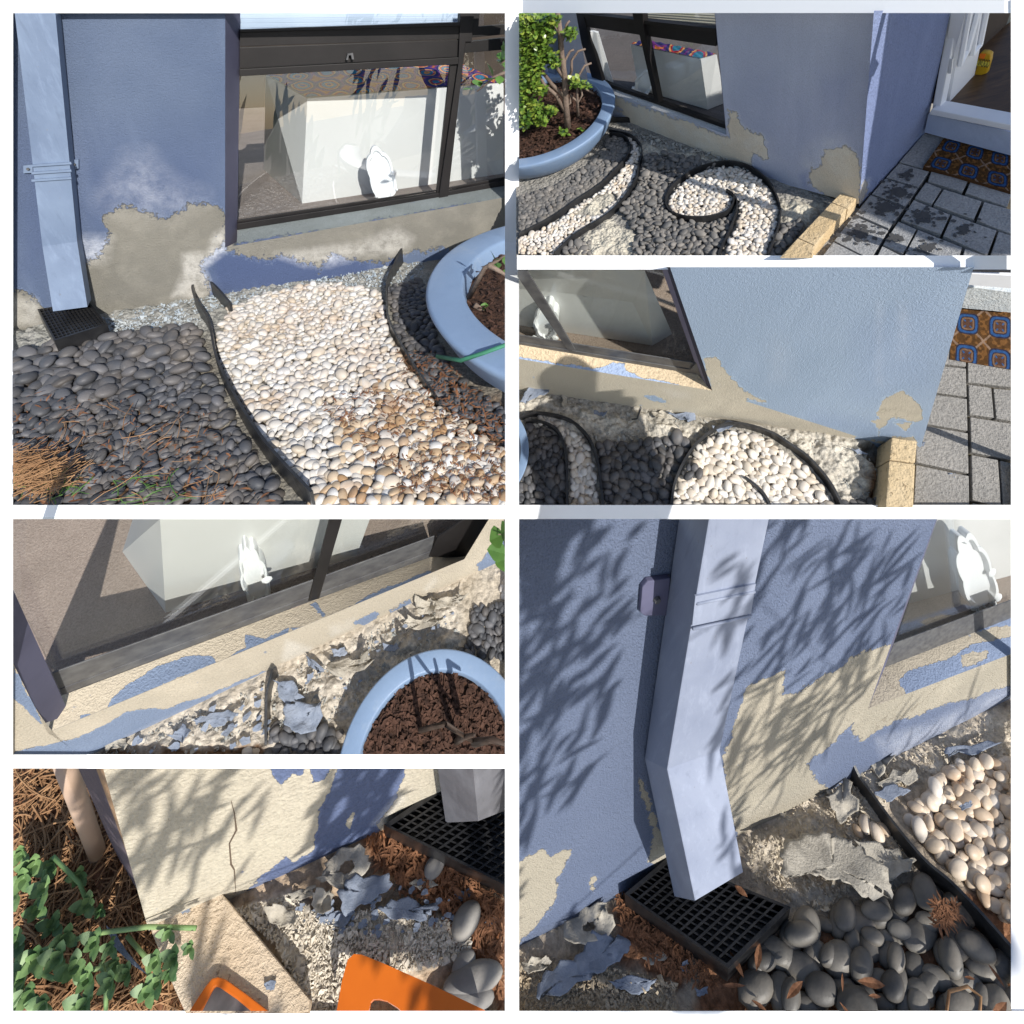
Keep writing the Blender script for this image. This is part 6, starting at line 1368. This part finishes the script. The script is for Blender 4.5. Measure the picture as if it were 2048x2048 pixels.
# drain and downpipe
zt = hgt(P, (1450, 1228), (1450, 1180)); DG = thing(P, 'drain_grate', P.G((1800, 1300)), 'black square drain grate at the right edge of the lower left view, under the pipe', 'drain')
grate(P, DG, [(1665, 1035), (2230, 1270), (2010, 1460), (1448, 1180)], 17, 9, zt, zt*.95, M['plastic'], bar=.26)
pg = pipe_mat('grey_pipe_paint', (.12, .12, .135), (.17, .17, .19), .7)
DT = thing(P, 'downpipe', P.G((1740, 1200), zt), 'grey downpipe end above the drain, top right of the lower left view', 'downpipe')
b0 = P.G((1743, 1180), zt+.02); L0, L1, F0 = P.V((1682, 1172), b0), P.V((1648, 940), b0), P.V((1805, 1166), b0+np.array((.0, -.08, 0)))
F1 = P.V((1782, 940), b0+np.array((0, -.08, 0))); R0 = P.V((1960, 1105), b0+np.array((.2, .0, 0))); R1 = P.V((1960, 940), b0+np.array((.2, 0, 0)))
Bk = (L0+R0-F0); Bk1 = L1+R1-F1
mb = MB(P); mb.add([L0, F0, R0, Bk, L1, F1, R1, Bk1], [(0, 1, 5, 4), (1, 2, 6, 5), (2, 3, 7, 6), (3, 0, 4, 7)]); mb.build('pipe', pg, DT, clip=0)
# orange tools in the foreground
om = simple('orange_plastic', (.50, .105, .004), (.56, .125, .006), 3, .4, 0, .4)
def tool(outl, hole, hz, label, inner=None):
    c0 = P.G(outl[0], hz); t = thing(P, 'scoop', P.G(outl[0], hz-.1), label, 'plastic tool')
    o3 = [P.G(z, hz) for z in outl]; i3 = [P.G(z, hz) for z in hole]; d = np.array((0, 0, -.08)); mb = MB(P)
    k = len(o3); mb.add(o3+i3, [(i, (i+1) % k, (i+1) % k+k, i+k) for i in range(k)]); mb.add(o3+[p+d for p in o3], [(i, i+k, (i+1) % k+k, (i+1) % k) for i in range(k)]); mb.add(i3+[p+d for p in i3], [(i, (i+1) % k, (i+1) % k+k, i+k) for i in range(k)])
    mb.build('rim', om, t, clip=0, bevel=.008)
    if inner:
        mb = MB(P); mb.poly([p+d*.25 for p in i3]); mb.build('tray', inner, t, clip=0)
M['dgrey'] = simple('dusty_black', (.05, .045, .045), (.11, .10, .10), 6, .6)
tool([(690, 1920), (775, 1790), (800, 1760), (822, 1755), (850, 1763), (930, 1820), (1060, 1920)], [(740, 1920), (795, 1815), (806, 1796), (815, 1790), (830, 1795), (895, 1840), (990, 1920)], .20, 'orange rimmed scoop with a dusty black inside, bottom centre of the lower left view', M['dgrey'])
tool([(1262, 1930), (1290, 1770), (1312, 1690), (1335, 1668), (1365, 1670), (1440, 1700), (1620, 1780), (1830, 1880), (1830, 1930)], [(1385, 1930), (1392, 1880), (1398, 1850), (1410, 1838), (1430, 1838), (1460, 1845), (1500, 1870), (1520, 1890), (1530, 1930)], .20, 'orange plastic frame with a rounded corner, right of the stone block')

# ================================================================ PLOT 6 (lower right): downpipe over the drain, dappled wall, pebbles
P = P6; h = P.h
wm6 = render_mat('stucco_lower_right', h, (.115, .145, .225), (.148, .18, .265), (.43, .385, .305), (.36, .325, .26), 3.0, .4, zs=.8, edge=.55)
H6 = thing(P, 'house', P.G((1100, 1060)), 'blue textured house wall with a beige bare band sloping to the window, lower right view', 'house')
bare = [[(880, 660), (960, 620), (1035, 590), (1015, 690), (1060, 690), (1160, 640), (1300, 540), (1420, 505), (1600, 400), (1420, 620), (1360, 720), (1260, 830), (1120, 950), (1150, 1010), (1230, 1060), (1100, 1150), (880, 1270), (840, 1180), (800, 1050), (800, 930), (860, 740)], [(480, 1000), (500, 1060), (530, 1120), (600, 1300), (560, 1350), (520, 1310), (530, 1200)], [(14, 1330), (110, 1270), (150, 1300), (225, 1275), (170, 1390), (160, 1470), (60, 1600), (14, 1640)], [(290, 1410), (310, 1370), (325, 1380), (305, 1430)],
        [(1350, 700), (1920, 500), (1920, 640), (1800, 680), (1600, 740), (1450, 790), (1330, 860), (1270, 830)]]
pal = [([(1380, 860), (1600, 790), (1780, 700), (1900, 640), (1900, 740), (1600, 860), (1400, 960)], .4, 40)]
cs = [(14, 14), (1606, 14), (1203, 1130), (14, 1760)]
mb, at = wall_patch(P, cs, 300, 330, bare, pal, [], feather=34); mb.build('wall', wm6, H6, smooth=True, clip=6, attrs=at)
cs = [(1343, 742), (1925, 520), (1925, 780), (1203, 1130)]
mb, at = wall_patch(P, cs, 200, 90, bare, pal, [], feather=34); mb.build('wall', wm6, H6, smooth=True, clip=6, attrs=at)
cs = [(1356, 690), (1345, 742), (1300, 1140), (1285, 1140)]
zs = P.W((1700, 615))[2]; rec = P.G((1700, 478), zs)[1]
mb, at = strip_patch(P, [(1405, 582), (1925, 378)], [(1343, 742), (1925, 520)], rec, 0.0, 160, 24, [[(1330, 600), (1700, 460), (1930, 420), (1930, 460), (1750, 500), (1640, 560), (1500, 600), (1460, 640), (1500, 700), (1330, 760)], [(1690, 540), (1800, 520), (1790, 560), (1700, 590)]], feather=22)
mb.build('sill', render_mat('sill_lower_right', h, (.18, .23, .33), (.21, .26, .37), (.46, .40, .31), (.41, .36, .28), 3.0, .15), H6, smooth=True, clip=6, attrs=at)
MB(P).add([P.W((1602, 10), 0), P.W((1611, 10), rec), P.W((1405, 592), rec), P.W((1343, 744), 0)], [(0, 1, 2, 3)]).build('reveal', jm, H6, clip=6)
WN = MB(P); barz([(1440, 498), (1925, 318), (1925, 385), (1405, 590)], .006, rec); win = WN.build('window', M['frame_light'], H6, bevel=.005, clip=4)
MB(P).prism([P.W(z, rec+.01) for z in [(1608, 10), (1925, 10), (1925, 380), (1420, 580)]], (0, .006, 0)).build('pane', M['glass'], win, clip=4)
x0, x1 = P.W((1380, 600), rec)[0]-1.5, P.W((1960, 300), rec)[0]+4; zf = zs
MB(P).add([(x0, rec-.001, zf-.002), (x1, rec-.001, zf-.002), (x1, rec+7, zf-.002), (x0, rec+7, zf-.002)], [(0, 1, 2, 3)]).build('carpet', carpet_mat('carpet_lower_right', (.34, .27, .22), (.44, .36, .30), .4), H6, clip=2)
t_, o = cabinet(P, zf, (1500, 345), (1990, 210), (1440, 300), (1560, -60), (1990, -60), (1500, -80), 'white cabinet filling the window corner, lower right view', M['white_lam'], M['cloth'], .004, lid=False)
tray(P, scallop(1757, 245, 62, 165, 8, .16, -.30), rec+.07, .05, -.05, 'clear white scalloped tray leaning inside the glass, lower right view')
# ground
gm6 = earth_mat('earth_lower_right', h, (.56, .48, .37), (.42, .34, .26), (.62, .55, .45), (.52, .45, .36), (.18, .09, .05), grit=1.0)
rub6 = [[(870, 1240), (1100, 1080), (1400, 930), (1900, 740), (1900, 960), (1500, 1030), (1400, 1120), (1530, 1330), (1450, 1430), (1100, 1520), (900, 1380)], [(14, 1700), (300, 1700), (620, 1780), (620, 1900), (14, 1900)]]
soil6 = [[(380, 1430), (480, 1440), (700, 1640), (640, 1800), (400, 1700)], [(700, 1650), (1905, 1400), (1905, 1905), (700, 1905)]]
def hf6(z, L, at): return (fbm(L[:, 0]*34/h, L[:, 1]*34/h, 5, 3)-.47)*.013*h*(.3+at['rubble'])
mb, at = ground_patch(P, [(14, 1600), (1925, 640), (1925, 1905), (14, 1905)], 320, 300, hf6, dict(rubble=(rub6, 40), soil=(soil6, 50)))
tag(mb.build('ground', gm6, None, smooth=True, clip=6, attrs=at), kind='structure')
# downpipe
a0 = P.W((630, 14), -.01); a1 = P.W((500, 930), -.01); f0 = P.X((745, 14), a0[0]); f1 = P.X((585, 970), a1[0]); yf = (f0[1]+f1[1])/2
F0, F1 = P.W((745, 14), yf), P.W((585, 970), yf); G0, G1 = P.W((974, 14), yf), P.W((785, 900), yf)
pp = pipe_mat('lilac_grey_pipe', (.20, .23, .315), (.25, .28, .365), .7)
DT = thing(P, 'downpipe', P.G((740, 1400)), 'square grey blue downpipe kicking out above the black drain, lower right view', 'downpipe')
mb = MB(P); bk0, bk1 = P.W((980, 14), -.01), P.W((800, 880), -.01)
mb.add([a0, F0, G0, np.array((G0[0], -.01, G0[2])), a1, F1, G1, np.array((G1[0], -.01, G1[2]))], [(0, 4, 5, 1), (1, 5, 6, 2), (2, 6, 7, 3), (3, 7, 4, 0)]); mb.build('pipe', pp, DT, clip=0, bevel=.006)
y2 = yf*1.9; F2 = P.W((690, 1467), y2); G2 = P.W((873, 1358), y2); A2_ = P.W((612, 1450), y2*.45)
mb = MB(P); A1_ = a1; B1_ = np.array((G1[0], -.01, G1[2])); B2_ = A2_+(G2-F2)
mb.add([A1_, F1, G1, B1_, A2_, F2, G2, B2_], [(0, 4, 5, 1), (1, 5, 6, 2), (2, 6, 7, 3), (3, 7, 4, 0)]); mb.build('shoe', pp, DT, clip=0, bevel=.006)
br = MB(P)
for (a, b) in (((705, 345), (915, 300)), ((690, 440), (898, 392))):
    br.tube([P.W((a[0]-8, a[1]), yf-.006), P.W(b, yf-.006)], .006, 8)
br.build('bracket_rib', pp, DT, smooth=True)
MB(P).prism([P.W(z, yf-.006) for z in [(692, 318), (920, 272), (902, 384), (680, 430)]], (0, .006, 0)).build('bracket', pp, DT)
b_ = MB(P).prism([P.W(z, -.02) for z in [(492, 285), (512, 262), (598, 250), (584, 392), (500, 392), (484, 378)]], (0, .02, 0)).build('bracket', simple('dark_lilac_bracket', (.09, .09, .15), (.11, .11, .18), 4), DT, bevel=.004)
p = P.W((545, 328), -.02); MB(P).tube([p, p+np.array((0, -.012, 0))], [.015, .012], 14).build('screw', M['frame_light'], b_)
# drain
cs = [(425, 1440), (590, 1302), (1052, 1490), (817, 1722)]; zt = hgt(P, (818, 1780), (817, 1722))
DG = thing(P, 'drain_grate', P.G((760, 1600)), 'black square drain grate with sunlit bars beneath the downpipe, lower right view', 'drain')
grate(P, DG, [cs[1], cs[2], cs[3], cs[0]], 13, 10, zt, zt*.95, M['plastic'], bar=.25)
# edging
tag(ribbon(P, [(1262, 985), (1330, 1075), (1430, 1215), (1540, 1350), (1640, 1440), (1760, 1570), (1930, 1770)], .11, .014, taper=((0, .12, 1), (1.7, 1.0, 1.3))).build('edging', M['rubber'], None, clip=0), 'black rubber edging rising to a point between dark and cream pebbles, lower right view', 'garden edging')
pebbles(P, 'warm', [(1640, 960), (1740, 935), (1925, 930), (1925, 1620), (1830, 1540), (1700, 1400), (1600, 1300), (1460, 1150), (1560, 1060)], .050, 900, 'cream pebble in the bed right of the black edging, lower right view', 'cream pebbles right of the edging', 111, layers=2, elong=(1.15, 1.6), flat=.6, rz=(-.8, .8))
pebbles(P, 'warm', [(1250, 1180), (1380, 1160), (1440, 1220), (1390, 1240), (1270, 1215)], .05, 9, 'cream pebble lying loose left of the black edging', 'loose cream pebbles', 112, layers=1, flat=.65)
pebbles(P, 'river', [(930, 1640), (1070, 1560), (1300, 1480), (1560, 1400), (1660, 1450), (1760, 1590), (1925, 1780), (1925, 1925), (860, 1925), (880, 1740)], .084, 380, 'large smooth grey pebble beside the black drain, lower right view', 'large grey pebbles beside the drain', 113, layers=2, elong=(1.25, 1.9), flat=.55, tilt=14, mn=.66, rz=(-.7, .7))
fl = [([(1010, 1290), (1040, 1230), (1180, 1200), (1260, 1230), (1310, 1270), (1420, 1380), (1445, 1450), (1330, 1450), (1230, 1390), (1120, 1370), (1020, 1400)], 'flake_grey', 'very large curled beige render sheet lying between drain and edging', .22, .16, None), ([(1290, 1240), (1400, 1250), (1530, 1330), (1430, 1400), (1340, 1320)], 'flake_grey', 'grey render sheet beside the very large one', .12, .1, None),
      ([(1180, 1080), (1260, 1000), (1310, 1120), (1240, 1170)], 'flake_grey', 'crumbling beige render lump at the wall foot', .12, .14, None), ([(1340, 930), (1400, 870), (1440, 930), (1390, 990)], 'flake_grey', 'curled render flake standing by the tip of the black edging', .14, .16, None), ([(1360, 1010), (1520, 960), (1540, 1010), (1400, 1040)], 'flake_grey', 'flat grey flake behind the cream pebbles', .1, .06, None), ([(1620, 900), (1800, 860), (1830, 880), (1650, 920)], 'flake_blue', 'long blue grey flake lying at the wall foot, far right', .1, .05, None),
      ([(1360, 1060), (1450, 1030), (1500, 1060), (1420, 1090)], 'flake_blue', 'small blue flake in front of the flat grey one', .1, .05, None), ([(1690, 1110), (1730, 1085), (1735, 1105), (1700, 1130)], 'flake_blue', 'dark blue flake lying on the cream pebbles', .2, .03, None),
      ([(180, 1600), (260, 1490), (350, 1480), (390, 1570), (330, 1620), (230, 1640)], 'flake_grey', 'pale lilac render flake with a hole left of the drain, lower right view', .14, .14, .25), ([(230, 1680), (300, 1590), (440, 1610), (450, 1660), (340, 1740), (250, 1740)], 'flake_blue', 'lilac paint flake in front of the holed one', .12, .1, None), ([(30, 1700), (130, 1670), (150, 1700), (60, 1740)], 'flake_grey', 'grey flake at the left edge of the lower right view', .12, .1, None), ([(120, 1740), (210, 1690), (330, 1720), (260, 1790), (90, 1840)], 'flake_blue', 'pale blue crumpled flake at the lower left corner of the lower right view', .12, .1, None),
      ([(360, 1770), (440, 1740), (545, 1760), (480, 1820), (400, 1800)], 'flake_blue', 'flat blue grey flake below the lilac one', .09, .04, None), ([(490, 1680), (560, 1640), (585, 1680), (530, 1710)], 'flake_grey', 'small beige flake beside the drain corner', .08, .04, None), ([(690, 1800), (740, 1790), (735, 1815), (700, 1825)], 'flake_blue', 'tiny lilac flake under the drain corner', .08, .04, None), ([(640, 1700), (665, 1690), (660, 1730), (640, 1735)], 'flake_blue', 'little lilac flake left of the drain', .08, .03, None)]
for i, (q, m_, lab, li, cu, ho) in enumerate(fl): flake_poly(P, q, M[m_], lab, li*.45, cu*.5, i+120, rag=.12, th=.006, hole=ho)
crumbs(P, rub6[0], 2600, .012, 'crumbled beige render between wall and pebbles, lower right view', 121, simple('beige_crumb', (.60, .53, .41), (.48, .41, .32), 10, .95), zoff=.01)
crumbs(P, rub6[1], 2200, .012, 'crumbled beige render at the bottom left of the lower right view', 122, simple('beige_crumb_two', (.50, .42, .31), (.40, .32, .22), 10, .95), zoff=.02)
leaf_litter(P, [(390, 1440), (480, 1440), (720, 1650), (760, 1800), (560, 1720), (420, 1600)], 700, .035, 'small reddish bark bits around the drain, lower right view', 123, zoff=.03)
leaf_litter(P, [(760, 1740), (940, 1720), (1900, 1700), (1900, 1890), (820, 1890)], 14, .09, 'a few dry leaves among the large grey pebbles', 124, zoff=.09)
leaf_litter(P, [(1590, 1480), (1670, 1470), (1690, 1520), (1610, 1570)], 260, .035, 'tuft of orange brown bark fibre on a grey pebble', 125, zoff=.15)
p_ = [P.G(z, .14) for z in [(1640, 1885), (1650, 1810), (1720, 1790), (1770, 1830), (1765, 1890)]]
tag(MB(P).tube(p_, .006, 8).build('root', M['straw'], None, smooth=True, clip=0), 'pale thin root looping over the grey pebbles', 'root')
leaf1 = MB(P); leaf_mb(leaf1, P.G((840, 1410), zt+.01), (.5, -.8, .3), (0, 0, 1), .065, .014, .3); tag(leaf1.build('dry_leaf', M['litter'], None, clip=0), 'single brown dry leaf lying on the black drain grate', 'leaf')

# ================================================================ overhanging branches that throw the dappled shade on plots 5 and 6
def canopy(P, regions, T, label, seed, ang, wall=True):
    rs = random.Random(seed); SLp = P.M @ np.array(S_CAM); t = None; lf = MB(P); st = MB(P)
    for poly, n, L, W_ in regions:
        xs = [p[0] for p in poly]; ys = [p[1] for p in poly]
        cand = np.array([(rs.uniform(min(xs), max(xs)), rs.uniform(min(ys), max(ys))) for _ in range(n*5)]); ok = sdf(cand, poly) > 0
        for c in cand[ok][:int(n*.55)]:
            a = rs.gauss(ang, .25); l = L*rs.uniform(.5, 1.3); d = np.array((math.cos(a), -math.sin(a)))*l/2; mid = np.array((-d[1], d[0]))*rs.uniform(-.12, .12)
            def hit(z):
                g = P.G(z); w_ = P.W(z)
                return g if (P.ray(z)[2] < -1e-6 and g[1] < 0) else w_
            A, B, Cc = hit(c-d), hit(c+mid), hit(c+d); dt = T+rs.uniform(-.35, .35)*T*.15
            A, B, Cc = A+SLp*dt, B+SLp*dt, Cc+SLp*dt; u = nrm(Cc-A+1e-9); s = nrm(np.cross(u, SLp)); wd = W_*.46*rs.uniform(.6, 1.2)
            rows = []
            for k, wk in ((0, .05), (.2, .6), (.5, 1), (.8, .6), (1, .05)):
                q = A*(1-k)**2+2*B*k*(1-k)+Cc*k*k if False else (A+(B-A)*2*k if k < .5 else B+(Cc-B)*(2*k-1)); rows.append((q+s*wd*wk, q-s*wd*wk))
            vs = [p for r in rows for p in r]; lf.add(vs, [(2*i, 2*i+1, 2*i+3, 2*i+2) for i in range(4)])
    c = np.mean(np.array(lf.v[::50]), axis=0); t = thing(P, 'overhanging_branch', c, label, 'tree branch')
    lf.build('leaves', M['leaf'], t, clip=None)
    k = len(lf.v); idx = [int(k*f) for f in (.02, .3, .5, .7, .95)]; mb = MB(P); mb.tube([np.array(lf.v[i])+SLp*.3 for i in idx], .006, 6); mb.build('twig', M['twig'], t, clip=None)
canopy(P6, [([(14, 14), (480, 14), (420, 500), (300, 1000), (14, 1300)], 190, 230, .05), ([(620, 100), (960, 100), (880, 700), (800, 900), (700, 960), (600, 900)], 90, 170, .04), ([(560, 960), (860, 900), (930, 1350), (720, 1500), (640, 1300)], 130, 110, .035), ([(900, 14), (1560, 14), (1480, 400), (1340, 650), (1000, 1000), (820, 900), (900, 400)], 260, 230, .04), ([(800, 700), (1400, 560), (1300, 760), (950, 1150), (820, 1100)], 90, 230, .03),
            ([(860, 1240), (1400, 1200), (1700, 1500), (1780, 1680), (1400, 1700), (900, 1600)], 60, 170, .05), ([(60, 1500), (480, 1500), (700, 1720), (110, 1720)], 70, 160, .07), ([(430, 1450), (800, 1560), (800, 1700), (600, 1640)], 14, 150, .06), ([(1360, 760), (1900, 600), (1800, 800), (1400, 950)], 16, 220, .02)], 4.2, 'leafy twigs beside the lower right view that dapple the wall with shade', 7, .95)
canopy(P5, [([(420, 960), (900, 960), (700, 1250), (520, 1400)], 60, 240, .05), ([(700, 1100), (1000, 1000), (950, 1350), (700, 1450)], 22, 250, .05), ([(110, 1010), (300, 1010), (400, 1300), (560, 1600), (600, 1700), (140, 1700)], 200, 200, .06), ([(600, 1480), (850, 1450), (1100, 1800), (800, 1880), (620, 1700)], 26, 160, .05), ([(1240, 960), (1560, 960), (1450, 1200), (1100, 1440)], 120, 200, .07), ([(1300, 1300), (1850, 1300), (1900, 1700), (1500, 1600)], 70, 200, .05), ([(1650, 960), (1800, 960), (1800, 1170), (1680, 1170)], 20, 140, .05)], 4.2, 'leafy twigs beside the lower left view that dapple the corner with shade', 8, .95)

# ================================================================ white edging between the plots
WHITE = mat('white_edging', (.93, .93, .93), .9, .1)
def strips():
    t = bpy.data.objects.new('white_border', None); C.objects.link(t); t.location = CLOC+RC @ Vector((0, 0, -1))
    tag(t, 'white border boards framing and separating the six garden views', 'border')
    ps = [P1, P2, P3, P4, P5, P6]
    def strip(p0, p1, wid, near, far=None, flat=0.0):
        """p0->p1 centreline (2048 px); wid total width; near: plots whose surface it hugs"""
        n = 60; p0 = np.array(p0, float); p1 = np.array(p1, float); d = nrm(p1-p0); s = np.array((-d[1], d[0]))*wid/2; rows = []
        dmin = min(min(P.depth(*(lambda c: (min(max(c[0], P.rect[0]), P.rect[2]), min(max(c[1], P.rect[1]), P.rect[3])))(p0+(p1-p0)*i/n)) for P in near) for i in range(n+1))
        for i in range(n+1):
            c = p0+(p1-p0)*i/n; ds = []
            for P in near:
                x0, y0, x1, y1 = P.rect
                q = (min(max(c[0], x0), x1), min(max(c[1], y0), y1)); ds.append(P.depth(*q))
            dd = (dmin+(min(ds)-dmin)*(1-flat))*EDGEK
            row = []
            for sg in (-1, 1):
                u, v = c+s*sg
                for th in (1.0, 1.006): row.append(np.array([(u-CX)/FOC, (CY-v)/FOC, -1.0])*dd*th)
            rows.append(row)
        vs = [q for r in rows for q in r]; fs = [(0, 2, 3, 1), (n*4, n*4+1, n*4+3, n*4+2)]
        for i in range(n):
            a = i*4; b = a+4; fs += [(a, b, b+2, a+2), (a+1, a+3, b+3, b+1), (a, a+1, b+1, b), (a+2, b+2, b+3, a+3)]
        me = bpy.data.meshes.new('board'); me.from_pydata([tuple(RC @ Vector(v)+CLOC-t.location) for v in vs], [], fs); me.materials.append(WHITE)
        o = bpy.data.objects.new('board', me); C.objects.link(o); o.parent = t
    g = 28
    strip((26, 1024), (1024, 1024), g, [P1]); strip((1024, 12), (1024, 1024), g, [P1]); strip((1024, 1010), (1024, 2050), g, [P4, P5])
    strip((26, 1523), (1014, 1523), g, [P4]); strip((1034, 525), (2030, 525), g, [P2]); strip((1034, 1024), (2030, 1024), g, [P3])
    strip((-14, 13), (1016, 13), 26, [P1]); strip((1010, 13), (2062, 13), 26, [P2], flat=.12); strip((-14, 2035), (1020, 2035), 26, [P5]); strip((1010, 2035), (2062, 2035), 26, [P6])
    strip((13, 0), (13, 1030), 26, [P1]); strip((13, 1018), (13, 1530), 26, [P4]); strip((13, 1515), (13, 2048), 26, [P5])
    strip((2035, 0), (2035, 530), 26, [P2], flat=.12); strip((2035, 518), (2035, 1030), 26, [P3]); strip((2035, 1018), (2035, 2048), 26, [P6])
EDGEK = .985
strips()
flush_pebbles(PEBM, {'dark': 'dark_pebble', 'white': 'white_pebble', 'grey': 'grey_pebble', 'warm': 'warm_pebble', 'river': 'river_pebble', 'cream': 'cream_pebble', 'stained': 'stained_pebble'})

# ground sheet under everything, reaching the horizon
bpy.context.view_layer.update(); lowz = min((o.matrix_world @ Vector(b)).z for o in C.objects if o.type == 'MESH' for b in o.bound_box)-.35
me = bpy.data.meshes.new('ground'); me.from_pydata([(-400, -400, 0), (400, -400, 0), (400, 400, 0), (-400, 400, 0)], [], [(0, 1, 2, 3)]); me.materials.append(simple('sandy_ground', (.26, .23, .18), (.34, .30, .24), 2, .95))
go = bpy.data.objects.new('ground', me); go.location = (0, 0, lowz); C.objects.link(go); go['kind'] = 'structure'
